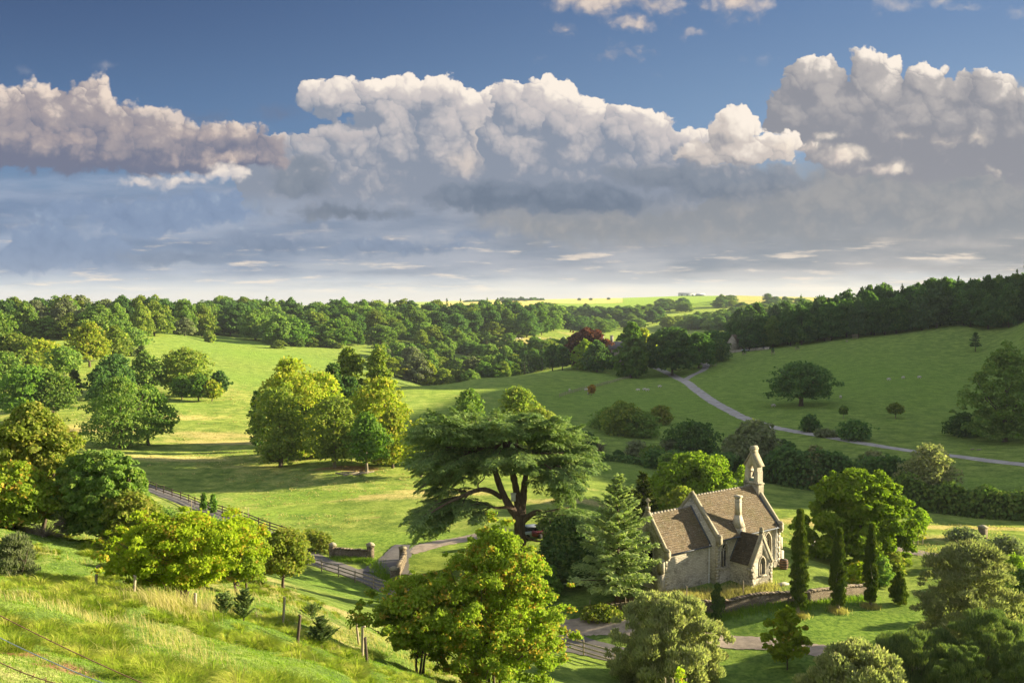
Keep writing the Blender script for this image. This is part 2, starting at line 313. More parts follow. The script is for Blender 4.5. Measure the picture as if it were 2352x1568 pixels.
# heights come from a coarser table that is read back linearly: quick, and objects sit on the same surface
GZ = Z(GX, GY)
def Zg(x, y):
    x = np.atleast_1d(np.asarray(x, float)); y = np.atleast_1d(np.asarray(y, float))
    r = np.hypot(x, y); a = np.arctan2(x, y)
    ri = np.clip(np.searchsorted(_rr, r) - 1, 0, len(_rr) - 2); ai = np.clip(np.searchsorted(_az, a) - 1, 0, len(_az) - 2)
    fr = np.clip((r - _rr[ri]) / (_rr[ri + 1] - _rr[ri]), 0, 1); fa = np.clip((a - _az[ai]) / (_az[ai + 1] - _az[ai]), 0, 1)
    z = (GZ[ri, ai] * (1 - fr) + GZ[ri + 1, ai] * fr) * (1 - fa) + (GZ[ri, ai + 1] * (1 - fr) + GZ[ri + 1, ai + 1] * fr) * fa
    return z
def Zs(x, y): return float(Zg(x, y)[0])
_ys = 3.0 * np.exp(np.linspace(0, math.log(5900 / 3), 2600))
def ground(u, v, ymin=3.0):
    """where the line of sight (u, v) first meets the ground"""
    d = P(u, v, 1.0)
    ys = _ys[_ys >= ymin]
    h = d[2] * ys - Zg(d[0] * ys, ys)
    k = np.argmax(h <= 0)
    if h[k] > 0: k = len(ys) - 1
    y = ys[k]
    if k > 0:
        h0, h1 = h[k - 1], h[k]; y = ys[k - 1] + (ys[k] - ys[k - 1]) * h0 / (h0 - h1 + 1e-12)
    return np.array([d[0] * y, y, Zs(d[0] * y, y)])
def on(u, y):
    """ground point at forward distance y in the direction of column u"""
    x = (u - 1176) / FPX * y * 0.9991
    return np.array([x, y, Zs(x, y)])

def link(name, me, parent=None, mats=()):
    o = bpy.data.objects.new(name, me); COL.objects.link(o)
    for m in mats:
        me.materials.append(m)
    if parent is not None: o.parent = parent
    return o
def tag(o, label=None, cat=None, group=None, kind=None):
    if label: o['label'] = label
    if cat: o['category'] = cat
    if group: o['group'] = group
    if kind: o['kind'] = kind
    return o
def thing(name, label, cat, loc=(0, 0, 0), rz=0.0, group=None):
    o = bpy.data.objects.new(name, None); COL.objects.link(o)
    o.location = tuple(float(a) for a in loc); o.rotation_euler = (0, 0, rz); o.empty_display_size = 0.2
    return tag(o, label, cat, group)
def mesh_np(name, V, F, mats=None, smooth_=False):
    """mesh from a vertex array and one polygon array (n, k), or a list of (array, material index)"""
    me = bpy.data.meshes.new(name)
    if not isinstance(F, list): F = [(F, 0)]
    F = [(np.asarray(f, np.int32), m) for f, m in F if len(f)]
    V = np.asarray(V, np.float32)
    me.vertices.add(len(V)); me.vertices.foreach_set('co', V.ravel())
    loops = np.concatenate([f.ravel() for f, m in F]); tot = np.concatenate([np.full(len(f), f.shape[1], np.int32) for f, m in F])
    me.loops.add(len(loops)); me.loops.foreach_set('vertex_index', loops)
    me.polygons.add(len(tot)); st = np.zeros(len(tot), np.int32); st[1:] = np.cumsum(tot)[:-1]
    me.polygons.foreach_set('loop_start', st); me.polygons.foreach_set('loop_total', tot)
    me.polygons.foreach_set('material_index', np.concatenate([np.full(len(f), m, np.int32) for f, m in F]))
    if smooth_: me.polygons.foreach_set('use_smooth', np.ones(len(tot), bool))
    me.update(calc_edges=True)
    return me
# ------------------------------------------------------------------ materials
def new_mat(name):
    m = bpy.data.materials.new(name); m.use_nodes = True; nt = m.node_tree; nt.nodes.clear()
    o = nt.nodes.new('ShaderNodeOutputMaterial'); X.nt = nt
    return m, nt, o
def ncol(c): return (*c, 1.0)
def coords(nt, kind='Object'):
    return nt.nodes.new('ShaderNodeTexCoord').outputs[kind]
def noise_s(nt, co, scale, detail=4, rough=0.55):
    n = nt.nodes.new('ShaderNodeTexNoise'); nt.links.new(co, n.inputs['Vector'])
    n.inputs['Scale'].default_value = scale; n.inputs['Detail'].default_value = detail; n.inputs['Roughness'].default_value = rough
    return n.outputs[0]
def ramp(nt, s, a, b):
    n = nt.nodes.new('ShaderNodeMapRange'); nt.links.new(s, n.inputs[0]); n.inputs[1].default_value = a; n.inputs[2].default_value = b
    n.clamp = True; return n.outputs[0]
def mixc(nt, f, a, b, mode='MIX'):
    n = nt.nodes.new('ShaderNodeMix'); n.data_type = 'RGBA'; n.blend_type = mode
    for i, c in ((0, f), (6, a), (7, b)):
        if isinstance(c, tuple): n.inputs[i].default_value = ncol(c)
        elif isinstance(c, float): n.inputs[i].default_value = c
        else: nt.links.new(c, n.inputs[i])
    return n.outputs[2]
def mscale(nt, co, sx, sy, sz, rot=(0, 0, 0)):
    n = nt.nodes.new('ShaderNodeMapping'); nt.links.new(co, n.inputs[0]); n.inputs['Scale'].default_value = (sx, sy, sz); n.inputs['Rotation'].default_value = rot
    return n.outputs[0]
def bump(nt, h, strength, dist):
    n = nt.nodes.new('ShaderNodeBump'); nt.links.new(h, n.inputs['Height']); n.inputs['Strength'].default_value = strength; n.inputs['Distance'].default_value = dist
    return n.outputs[0]
def principled(nt, o, c, rough=0.9, normal=None, spec=0.25):
    b = nt.nodes.new('ShaderNodeBsdfPrincipled')
    if isinstance(c, tuple): b.inputs['Base Color'].default_value = ncol(c)
    else: nt.links.new(c, b.inputs['Base Color'])
    if isinstance(rough, float): b.inputs['Roughness'].default_value = rough
    else: nt.links.new(rough, b.inputs['Roughness'])
    b.inputs['Specular IOR Level'].default_value = spec
    if normal is not None: nt.links.new(normal, b.inputs['Normal'])
    nt.links.new(b.outputs[0], o.inputs[0]); return b
_fol = {}
def foliage(name, c1, c2, c3=None, trans=0.48, objvar=0.40, tip=0.12):
    """leaves: two tints picked leaf by leaf, a third for odd turned leaves; part of the light passes through"""
    if name in _fol: return _fol[name]
    m, nt, o = new_mat(name)
    g = nt.nodes.new('ShaderNodeNewGeometry'); oi = nt.nodes.new('ShaderNodeObjectInfo')
    c = mixc(nt, g.outputs['Random Per Island'], c1, c2)
    n = noise_s(nt, coords(nt), 0.55, 2)
    c = mixc(nt, ramp(nt, n, 0.35, 0.68), c, mixc(nt, 0.55, c, c2))
    if c3 is not None:
        X.nt = nt
        k = sstep(X(noise_s(nt, coords(nt), 0.9, 3)) * 0.75 + X(g.outputs['Random Per Island']) * 0.25, 0.60 - tip, 0.66 + 0.02)
        c = mixc(nt, k.s, c, c3)
    X.nt = nt
    br = X(oi.outputs['Random']) * objvar + (1 - objvar / 2)
    hs = nt.nodes.new('ShaderNodeHueSaturation'); nt.links.new(c, hs.inputs['Color']); nt.links.new(br.s, hs.inputs['Value'])
    c = hs.outputs[0]
    d = nt.nodes.new('ShaderNodeBsdfDiffuse'); t = nt.nodes.new('ShaderNodeBsdfTranslucent'); mx = nt.nodes.new('ShaderNodeMixShader')
    nt.links.new(c, d.inputs[0])
    tcl = mixc(nt, 1.0, c, (1.02, 1.20, 0.55), 'MULTIPLY'); nt.links.new(tcl, t.inputs[0])
    mx.inputs[0].default_value = trans
    nt.links.new(d.outputs[0], mx.inputs[1]); nt.links.new(t.outputs[0], mx.inputs[2])
    nt.links.new(mx.outputs[0], o.inputs[0])
    _fol[name] = m; return m
def simple_mat(name, c, var=0.35, scale=3.0, rough=0.9, bs=0.5, bd=0.03, c2=None, stretch=(1, 1, 1), metal=0.0):
    m, nt, o = new_mat(name); co = mscale(nt, coords(nt), *stretch)
    n = noise_s(nt, co, scale, 6, 0.6)
    dark = tuple(x * (1 - var) for x in c); light = tuple(min(1, x * (1 + var)) for x in c) if c2 is None else c2
    cc = mixc(nt, ramp(nt, n, 0.3, 0.7), dark, light)
    b = principled(nt, o, cc, rough, bump(nt, noise_s(nt, co, scale * 3, 5), bs, bd) if bs else None)
    b.inputs['Metallic'].default_value = metal
    return m
M = {}
M['bark'] = simple_mat('bark', (0.10, 0.075, 0.052), 0.45, 2.5, 0.95, 0.8, 0.05, stretch=(3, 3, 0.6))
M['bark_cedar'] = simple_mat('bark_cedar', (0.12, 0.082, 0.055), 0.5, 2.0, 0.95, 0.9, 0.08, stretch=(3, 3, 0.5))
M['bark_pale'] = simple_mat('bark_pale', (0.24, 0.20, 0.14), 0.4, 2.5, 0.95, 0.6, 0.04, stretch=(3, 3, 0.6))
M['wood_grey'] = simple_mat('weathered_wood', (0.34, 0.275, 0.19), 0.4, 5, 0.9, 0.5, 0.01, stretch=(1, 1, 0.15))
M['wood_dark'] = simple_mat('dark_wood', (0.075, 0.055, 0.04), 0.4, 5, 0.9, 0.5, 0.01, stretch=(1, 1, 0.2))
M['twig_dead'] = simple_mat('dead_twigs', (0.30, 0.24, 0.16), 0.35, 4, 0.9, 0.3, 0.01)
M['log'] = simple_mat('log_wood', (0.28, 0.23, 0.17), 0.4, 4, 0.9, 0.5, 0.02)
M['iron'] = simple_mat('rusty_iron', (0.24, 0.13, 0.07), 0.4, 30, 0.8, 0.3, 0.002)
M['steel'] = simple_mat('galvanised_steel', (0.36, 0.40, 0.44), 0.2, 30, 0.45, 0.1, 0.002, metal=0.6)
M['wool'] = simple_mat('wool', (0.58, 0.52, 0.44), 0.15, 9, 0.95, 0.8, 0.03)
# grassland: green sward, straw patches kept in the mesh as zones of dry grass, fine blades as bump
def ground_mat():
    m, nt, o = new_mat('grassland'); X.nt = nt
    co = coords(nt)
    at = nt.nodes.new('ShaderNodeAttribute'); at.attribute_name = 'zones'; sx = nt.nodes.new('ShaderNodeSeparateColor'); nt.links.new(at.outputs['Color'], sx.inputs[0])
    dry, lush, soil = (X(sx.outputs[i]) for i in range(3))
    n1 = X(noise_s(nt, co, 0.035, 4)); n2 = X(noise_s(nt, co, 0.32, 5, 0.6)); n3 = X(noise_s(nt, co, 2.2, 5, 0.65)); n4 = X(noise_s(nt, mscale(nt, co, 1, 1, 0.4), 11.0, 3, 0.7))
    green = mixc(nt, sstep(n2 * 0.6 + n3 * 0.4, 0.36, 0.64).s, (0.090, 0.145, 0.036), (0.225, 0.295, 0.072))
    green = mixc(nt, (lush * 0.75).clamp().s, green, mixc(nt, sstep(n3, 0.35, 0.65).s, (0.075, 0.155, 0.030), (0.185, 0.300, 0.056)))
    straw = mixc(nt, sstep(n3 * 0.5 + n4 * 0.5, 0.35, 0.65).s, (0.250, 0.230, 0.090), (0.430, 0.385, 0.180))
    k = sstep(dry + (n2 - 0.5) * 0.55 + (n3 - 0.5) * 0.5 + (n1 - 0.5) * 0.5, 0.32, 0.72)
    c = mixc(nt, k.s, green, straw)
    c = mixc(nt, sstep(soil + (n3 - 0.5) * 0.7, 0.4, 0.7).s, c, mixc(nt, sstep(n4, 0.35, 0.6).s, (0.12, 0.075, 0.04), (0.26, 0.17, 0.095)))
    n5 = X(noise_s(nt, mscale(nt, co, 0.35, 1.0, 1.0), 0.55, 4, 0.6))
    h = n3 * 0.55 + n4 * 0.35 + n2 * 0.35 + n5 * 0.5
    c = mixc(nt, (sstep(n5, 0.50, 0.64) * 0.45).s, c, mixc(nt, 0.5, c, (0.055, 0.085, 0.028)))
    bp = nt.nodes.new('ShaderNodeBump'); nt.links.new(h.s, bp.inputs['Height']); bp.inputs['Strength'].default_value = 1.0; bp.inputs['Distance'].default_value = 0.55
    d = nt.nodes.new('ShaderNodeBsdfDiffuse'); nt.links.new(c, d.inputs[0]); d.inputs['Roughness'].default_value = 0.4; nt.links.new(bp.outputs[0], d.inputs['Normal'])
    t = nt.nodes.new('ShaderNodeBsdfSheen'); nt.links.new(mixc(nt, 1.0, c, (0.62, 0.54, 0.30), 'MULTIPLY'), t.inputs[0]); t.inputs['Roughness'].default_value = 0.5   # blades catching low sun
    ad = nt.nodes.new('ShaderNodeAddShader'); nt.links.new(d.outputs[0], ad.inputs[0]); nt.links.new(t.outputs[0], ad.inputs[1])
    nt.links.new(ad.outputs[0], o.inputs[0])
    return m
M['ground'] = ground_mat()
# zones of dry grass, lush mown grass and bare soil, by place: (u, v of the middle, half size across, half size in depth, strength)
def blob(cx, cy, ru, rv, px, py, rot=0.0):
    c, s = math.cos(rot), math.sin(rot); dx = px - cx; dy = py - cy
    a = (dx * c + dy * s) / ru; b = (-dx * s + dy * c) / rv
    return np.clip(1.15 - np.sqrt(a * a + b * b), 0, 1)
def build_ground():
    nr, na = GX.shape
    V = np.stack([GX, GY, GZ], -1).reshape(-1, 3)
    i = np.arange(nr - 1)[:, None] * na; j = np.arange(na)[None]; jn = (j + 1) % na
    F = np.stack([i + j, i + jn, i + na + jn, i + na + j], -1).reshape(-1, 4)[:, ::-1]
    V = np.vstack([V, [[0, 0, float(GZ[0].mean())]]])
    cap = np.stack([np.full(na, len(V) - 1), np.arange(na), (np.arange(na) + 1) % na], -1)[:, ::-1]
    me = mesh_np('ground', V, [(F, 0), (cap, 0)], smooth_=True)
    x, y = V[:, 0], V[:, 1]
    r = np.hypot(x, y)
    dry = 0.12 + 0.24 * smooth(40, -20, x) * smooth(90, 120, y) * smooth(420, 300, y); lush = np.zeros(len(V)); soil = np.zeros(len(V))
    def zone(arr, u, v, ru, rv, k, rot=0.0):
        p = ground(u, v); np.copyto(arr, np.maximum(arr, k * blob(p[0], p[1], ru, rv, x, y, rot)))
    for z in DRY: zone(dry, *z)
    for z in LUSH: zone(lush, *z)
    for z in SOIL: zone(soil, *z)
    bank = smooth(78, 50, r + 0.3 * x)
    dry = np.maximum(dry, bank * np.clip(nfbm(x / 5, y / 5, 41, 3) * 1.3 - 0.32, 0, 0.62))
    lush = np.maximum(lush, bank * 0.5)
    dry = np.where(lush > 0.55, dry * 0.4, dry)
    # far arable plateau: stubble and pasture in strips
    far = smooth(1350, 1550, y)
    uu = x / np.maximum(y, 1) * FPX + 1176
    strip = np.where(uu < 1245, 0.95, np.where((y > 1850) & (uu < 1430), 0.95, np.where(uu > 1650, 0.55, 0.0)))
    dry = np.where((far > 0.5) & (uu > 1010), strip, dry); lush = np.where(far > 0.5, np.where(strip < 0.1, 0.8, 0.0), lush)
    stub = (far > 0.5) & (uu > 1010) & (strip > 0.9); soil = np.where(stub, 0.36, soil); dry = np.where(stub, 0.6, dry)
    ca = me.color_attributes.new('zones', 'FLOAT_COLOR', 'POINT')
    ca.data.foreach_set('color', np.stack([dry, lush, soil, np.ones_like(dry)], -1).astype(np.float32).ravel())
    g = link('ground', me, None, [M['ground']]); tag(g, kind='structure')
DRY = [(600, 1015, 34, 7, 0.95), (500, 1000, 22, 9, 0.8), (250, 985, 30, 14, 0.7), (120, 990, 26, 10, 0.8), (640, 960, 14, 16, 0.5), (420, 960, 24, 14, 0.6), (360, 1050, 26, 9, 0.75), (560, 1070, 30, 8, 0.45),
       (880, 1140, 16, 5, 0.75), (1010, 1130, 14, 4, 0.9), (850, 1190, 12, 4, 0.45), (700, 1240, 14, 3, 0.6), (1340, 1150, 18, 4, 0.8), (1330, 1120, 14, 3, 0.6), (2230, 1212, 30, 3.5, 1.0), (1880, 1200, 12, 6, 0.8), (2150, 1235, 14, 5, 0.6),
       (1240, 785, 60, 60, 0.75), (1340, 768, 40, 40, 0.6), (1200, 800, 40, 20, 0.7), (1000, 790, 40, 25, 0.5), (870, 792, 40, 25, 0.4),
       (540, 1310, 9, 5, 0.7), (600, 1345, 6, 5, 0.8), (720, 1380, 7, 4, 0.7), (1400, 857, 30, 6, 0.5), (1160, 880, 40, 8, 0.35), (1000, 905, 40, 10, 0.3), (1250, 990, 25, 10, 0.25), (2100, 800, 60, 25, 0.28),
       (1750, 700, 160, 130, 0.45), (1570, 728, 60, 60, 0.4), (1500, 1358, 5, 2, 0.7), (1650, 1370, 5, 1.5, 0.6)]
LUSH = [(700, 1140, 20, 8, 0.9), (850, 1240, 18, 7, 0.85), (650, 1180, 16, 7, 0.8), (500, 780, 60, 60, 0.9), (600, 815, 60, 60, 0.8), (560, 870, 30, 50, 0.6), (400, 940, 14, 30, 0.5), (1700, 1430, 30, 8, 0.8), (1900, 1440, 22, 8, 1.0), (2050, 1430, 16, 8, 0.9),
        (1750, 1540, 22, 8, 0.9), (1600, 1400, 12, 3, 0.8), (800, 1350, 14, 8, 0.9), (1500, 868, 60, 30, 0.7), (1450, 870, 60, 20, 0.6), (1600, 940, 60, 50, 0.5), (1340, 1450, 8, 3, 0.6), (1400, 1080, 30, 20, 0.5), (2280, 1110, 30, 14, 0.6), (1960, 870, 110, 150, 0.75), (1500, 930, 110, 110, 0.7), (1150, 940, 70, 60, 0.5), (1600, 690, 400, 250, 0.9), (1440, 735, 100, 90, 0.4)]
SOIL = [(815, 1075, 8, 6, 0.9), (760, 1075, 8, 5, 0.7), (1418, 1388, 5, 1.6, 1.0), (1380, 1390, 4, 1.4, 0.7), (865, 1188, 2.5, 1.2, 0.6), (150, 1530, 1.2, 1.0, 0.8), (300, 1530, 1.2, 0.8, 0.9), (60, 1500, 1.0, 0.8, 0.8), (1210, 1300, 7, 3, 0.8), (2100, 810, 14, 3, 0.35), (1960, 1392, 2, 1, 0.5), (430, 1320, 2, 1, 0.6)]
build_ground()
# ------------------------------------------------------------------ plant builders
def unit(a): return a / (np.linalg.norm(a, axis=-1, keepdims=True) + 1e-9)
def rdir(r, n): return unit(r.normal(size=(n, 3)))
def leaves(r, C, N, size, aspect=1.0, axis=None, fold=0.0):
    """one diamond leaf spray per centre: C centres, N facing directions, size lengths, axis the way the spray points"""
    n = len(C); size = np.broadcast_to(size, (n,))[:, None]
    if axis is None:
        A = unit(np.cross(N, r.normal(size=(n, 3))))
        B = np.cross(N, A)
    else:
        B = unit(axis); A = unit(np.cross(B, N + 0.01)); 
    l = size * 0.5; w = size * 0.5 * aspect
    V = np.stack([C - B * l, C + A * w, C + B * l, C - A * w], 1)
    return V.reshape(-1, 3)
def quads_of(nv): return np.arange(nv).reshape(-1, 4)
def tube(pts, rad, sides=7):
    pts = np.asarray(pts, float); n = len(pts); rad = np.broadcast_to(rad, (n,))
    t = np.gradient(pts, axis=0); t = unit(t)
    ref = np.array([0.31, 0.95, 0.05]) if abs(t[:, 2]).mean() > 0.7 else np.array([0.05, 0.02, 1.0])
    a = unit(np.cross(t, ref)); b = np.cross(t, a)
    th = np.linspace(0, 2 * np.pi, sides, endpoint=False)
    V = pts[:, None] + rad[:, None, None] * (np.cos(th)[None, :, None] * a[:, None] + np.sin(th)[None, :, None] * b[:, None])
    V = V.reshape(-1, 3); i = np.arange(n - 1)[:, None] * sides; j = np.arange(sides)[None]; jn = (j + 1) % sides
    F = np.stack([i + j, i + jn, i + sides + jn, i + sides + j], -1).reshape(-1, 4)
    V = np.vstack([V, pts[0], pts[-1]])
    base = np.stack([np.full(sides, len(V) - 2), (np.arange(sides) + 1) % sides, np.arange(sides), np.full(sides, len(V) - 2)], -1)
    k = (n - 1) * sides
    top = np.stack([np.full(sides, len(V) - 1), k + np.arange(sides), k + (np.arange(sides) + 1) % sides, np.full(sides, len(V) - 1)], -1)
    return V, F, np.vstack([base[:, :3], top[:, :3]])
class MB:
    """collects tubes and boxes into one mesh"""
    def __init__(s): s.V = []; s.Q = []; s.T = []; s.n = 0
    def add(s, V, Q=(), T=()):
        V = np.asarray(V, float)
        s.V.append(V)
        if len(Q): s.Q.append(np.asarray(Q) + s.n)
        if len(T): s.T.append(np.asarray(T) + s.n)
        s.n += len(V); return s
    def tube(s, pts, rad, sides=7): return s.add(*tube(pts, rad, sides))
    def box(s, c, size, rz=0.0, M_=None):
        x, y, z = np.array(size) / 2
        v = np.array([[-x, -y, -z], [x, -y, -z], [x, y, -z], [-x, y, -z], [-x, -y, z], [x, -y, z], [x, y, z], [-x, y, z]])
        if M_ is not None: v = v @ np.asarray(M_).T
        if rz: cc, ss = math.cos(rz), math.sin(rz); v = v @ np.array([[cc, ss, 0], [-ss, cc, 0], [0, 0, 1]])
        return s.add(v + np.array(c), [[0, 3, 2, 1], [4, 5, 6, 7], [0, 1, 5, 4], [1, 2, 6, 5], [2, 3, 7, 6], [3, 0, 4, 7]])
    def beam(s, a, b, w, h):
        """a box beam from a to b, w wide, h high"""
        a = np.array(a, float); b = np.array(b, float); t = unit(b - a)
        sd_ = unit(np.cross(t, [0, 0, 1.0])) if abs(t[2]) < 0.99 else np.array([1.0, 0, 0]); up = np.cross(sd_, t)
        v = [p + sd_ * (i * w / 2) + up * (j * h / 2) for p in (a, b) for i, j in ((-1, -1), (1, -1), (1, 1), (-1, 1))]
        return s.add(v, [[0, 1, 2, 3], [7, 6, 5, 4], [0, 4, 5, 1], [1, 5, 6, 2], [2, 6, 7, 3], [3, 7, 4, 0]])
    def prism(s, poly, d0, d1, f):
        """polygon (list of 2D points) drawn out from d0 to d1; f(a, b, d) -> 3D"""
        n = len(poly); V = [f(a, b, d0) for a, b in poly] + [f(a, b, d1) for a, b in poly]
        Q = [[i, (i + 1) % n, n + (i + 1) % n, n + i] for i in range(n)]
        T = [[0, i + 1, i] for i in range(1, n - 1)] + [[n, n + i, n + i + 1] for i in range(1, n - 1)]
        return s.add(V, Q, T)
    def data(s, name, smooth_=False):
        F = []
        if s.Q: F.append((np.vstack(s.Q), 0))
        if s.T: F.append((np.vstack(s.T), 0))
        return mesh_np(name, np.vstack(s.V), F, smooth_=smooth_)
    def build(s, name, mat, parent=None, smooth_=False, fix=True):
        me = s.data(name, smooth_)
        if fix:
            bm = bmesh.new(); bm.from_mesh(me); bmesh.ops.recalc_face_normals(bm, faces=bm.faces); bm.to_mesh(me); bm.free()
        return link(name, me, parent, [mat])

def profile(kind, t):
    if kind == 'dome': return np.where(t < 0.35, 0.80 + 0.57 * t, np.sqrt(np.clip(1 - ((t - 0.35) / 0.65) ** 2, 0, 1)))
    if kind == 'round': return np.sqrt(np.clip(1 - (2 * t - 1) ** 2, 0, 1)) ** 0.75
    if kind == 'tall': return np.clip(np.where(t < 0.4, 0.55 + 1.1 * t, (1 - ((t - 0.4) / 0.6) ** 2.0) ** 0.6), 0.02, 1)
    if kind == 'egg': return np.clip(np.where(t < 0.28, 0.72 + t, (1 - ((t - 0.28) / 0.72) ** 1.7) ** 0.75), 0.02, 1)
    if kind == 'umbrella': return np.where(t < 0.5, 0.35 + 1.3 * t, np.sqrt(np.clip(1 - ((t - 0.5) / 0.5) ** 2, 0, 1)))
    if kind == 'vase': return np.where(t < 0.62, 0.30 + 1.13 * t, np.sqrt(np.clip(1 - ((t - 0.62) / 0.38) ** 2, 0, 1)))
    if kind == 'cone': return np.clip(1.02 - t, 0.02, 1) ** 0.85
    if kind == 'column': return np.clip(np.where(t < 0.25, 0.72 + 1.1 * t, (1 - ((t - 0.25) / 0.75) ** 2.2) ** 0.9), 0.03, 1)
    return np.ones_like(t)
def crown(r, n, R, H, z0, leaf, prof='dome', clumps=60, cr=0.26, gap=0.0, aspect=0.75, rough=0.18, up=0.25, spike=0.0, shell=0.62, droop=0.0, ragged=0.16, loose=0.0):
    """leaf sprays in clumps through a crown of radius R, height H, its foot at z0. Lumps and gaps come from the clumps."""
    t = (np.arange(clumps) + 0.5) / clumps; t = 0.94 * t ** 1.08 + 0.03
    if prof in ('cone', 'column'): t = r.random(clumps) ** (1.25 if prof == 'cone' else 1.0)
    t = np.clip(t + r.normal(size=clumps) * 0.02, 0.02, 0.98); phi = r.normal(size=clumps) * 0.25 + np.arange(clumps) * 2.39996
    wob = 1 + rough * r.normal(size=clumps)
    lop = 1 + 0.12 * np.cos(phi - r.random() * 6.28) + 0.08 * np.cos(2 * phi + r.random() * 6.28)
    rad = profile(prof, t) * np.clip(wob * lop, 0.55, 1.3) * np.where(r.random(clumps) < 0.82, 1.0, np.sqrt(r.random(clumps)) * 0.85)
    out_ = r.random(clumps) < ragged; rad = np.where(out_, np.maximum(rad, profile(prof, t)) * (1.06 + (0.06 + 0.5 * ragged) * r.random(clumps)), rad)
    cs = cr * R * (0.55 + 0.8 * r.random(clumps)) * np.where(out_, 0.55, 1.0) * (1.0 if prof != 'cone' else (0.45 + 0.75 * (1 - t)))
    inner = np.clip(rad * R - cs * 0.55, 0, None)
    CC = np.stack([inner * np.cos(phi), inner * np.sin(phi), z0 + t * (H - cs * 0.6) * np.where(out_ & (t > 0.6), 1 + 0.35 * ragged * r.random(clumps), 1.0)], -1)
    k = r.choice(clumps, n, p=cs ** 2 / (cs ** 2).sum())
    fill = r.random(n) < 0.12
    d = rdir(r, n); d[:, 2] = np.where(d[:, 2] < -0.25, -d[:, 2] * 0.6, d[:, 2])
    q = np.where(r.random(n) < shell, 0.80 + 0.28 * r.random(n), r.random(n) ** 0.5)
    if loose: q = q * (1 + loose * r.random(n) ** 2)
    C = CC[k] + d * (cs[k] * q)[:, None] * np.array([1, 1, 0.82])
    ft = 0.08 + 0.8 * r.random(n); fp = r.random(n) * 6.283; fr = R * 0.72 * profile(prof, ft) * np.sqrt(r.random(n))
    C = np.where(fill[:, None], np.stack([fr * np.cos(fp), fr * np.sin(fp), z0 + ft * H * 0.9], -1), C)
    if gap:
        keep = np.array(r.random(n) > gap * (np.sin(C[:, 0] * 3.1 / R * 2 + 1) * np.sin(C[:, 1] * 3.7 / R * 2) * np.sin(C[:, 2] * 5 / H * 2 + 2) > 0.1)); C, d, k = C[keep], d[keep], k[keep]
    N = unit(d * 0.55 + r.normal(size=C.shape) * 0.55 + np.array([0, 0, up]))
    sz = leaf * (0.65 + 0.7 * r.random(len(C)))
    if spike > 0:
        ax = unit(d * 0.6 + r.normal(size=C.shape) * 0.35 + np.array([0, 0, spike]))
        return leaves(r, C, N, sz, aspect, ax), CC
    if droop:
        ax = unit(d * 0.5 + r.normal(size=C.shape) * 0.4 - np.array([0, 0, droop])); return leaves(r, C, N, sz, aspect, ax), CC
    return leaves(r, C, N, sz, aspect), CC
def limbs(r, mb, H, R, tr, z0, CC, n=7, lean=(0, 0), stems=1, sides=7):
    """tapered trunk (or several stems) with limbs running out to the clumps"""
    for s in range(stems):
        off = r.normal(size=2) * (0.0 if stems == 1 else tr * 1.6)
        top = np.array([lean[0] + off[0] * 3, lean[1] + off[1] * 3, z0 + (H - z0) * 0.72])
        zs = np.linspace(-0.25, 1, 8); base = np.array([off[0], off[1], 0.0])
        pts = np.array([base + (top - base) * max(z, 0) + np.array([0, 0, min(z, 0) * 1.2]) + np.append(r.normal(size=2) * tr * 0.25 * (0 < z < 1), 0) for z in zs])
        rr = tr * np.array([1.45, 1.15, 0.92, 0.82, 0.68, 0.5, 0.34, 0.16]) * (1.0 if stems == 1 else 0.62)
        mb.tube(pts, rr, sides)
        pick = r.choice(len(CC), min(n, len(CC)), replace=False)
        for c in CC[pick]:
            z1 = min(max(z0 * 0.8, c[2] * (0.35 + 0.3 * r.random())), top[2] * 0.95); f = np.clip(z1 / top[2], 0, 1)
            a = base + (top - base) * f; mid = a * 0.45 + c * 0.55 + np.array([0, 0, -0.06 * H]) + r.normal(size=3) * 0.03 * H
            mb.tube([a, a * 0.75 + mid * 0.25, mid, c * 0.7 + mid * 0.3, c], tr * np.array([0.55, 0.46, 0.34, 0.2, 0.06]) * (0.85 - 0.45 * f), 5)
def plate(r, c, R, n, leaf, tilt=(0, 0)):
    """a flat tier of foliage: sprays radiating in a level fan, its rim dipping a little"""
    q = np.sqrt(r.random(n)) * (0.75 + 0.35 * r.random(n)); a = r.random(n) * 6.283; lob = 1 + 0.22 * np.sin(3 * a + r.random() * 6) + 0.15 * np.sin(7 * a + r.random() * 6)
    x = R * q * np.cos(a) * lob; y = R * q * np.sin(a) * lob
    z = -0.20 * R * q ** 3 + tilt[0] * x + tilt[1] * y + 0.05 * R * np.sin(2.2 * x + r.random() * 6) * np.sin(2.0 * y) + r.normal(size=n) * 0.05
    ax = unit(np.stack([np.cos(a), np.sin(a), -0.55 * q * q], -1) + r.normal(size=(n, 3)) * [0.55, 0.55, 0.15])
    N = unit(np.array([0, 0, 1.0]) + r.normal(size=(n, 3)) * 0.35)
    return leaves(r, np.array(c) + np.stack([x, y, z], -1), N, leaf * (0.6 + 0.8 * r.random(n)), 0.36, ax)
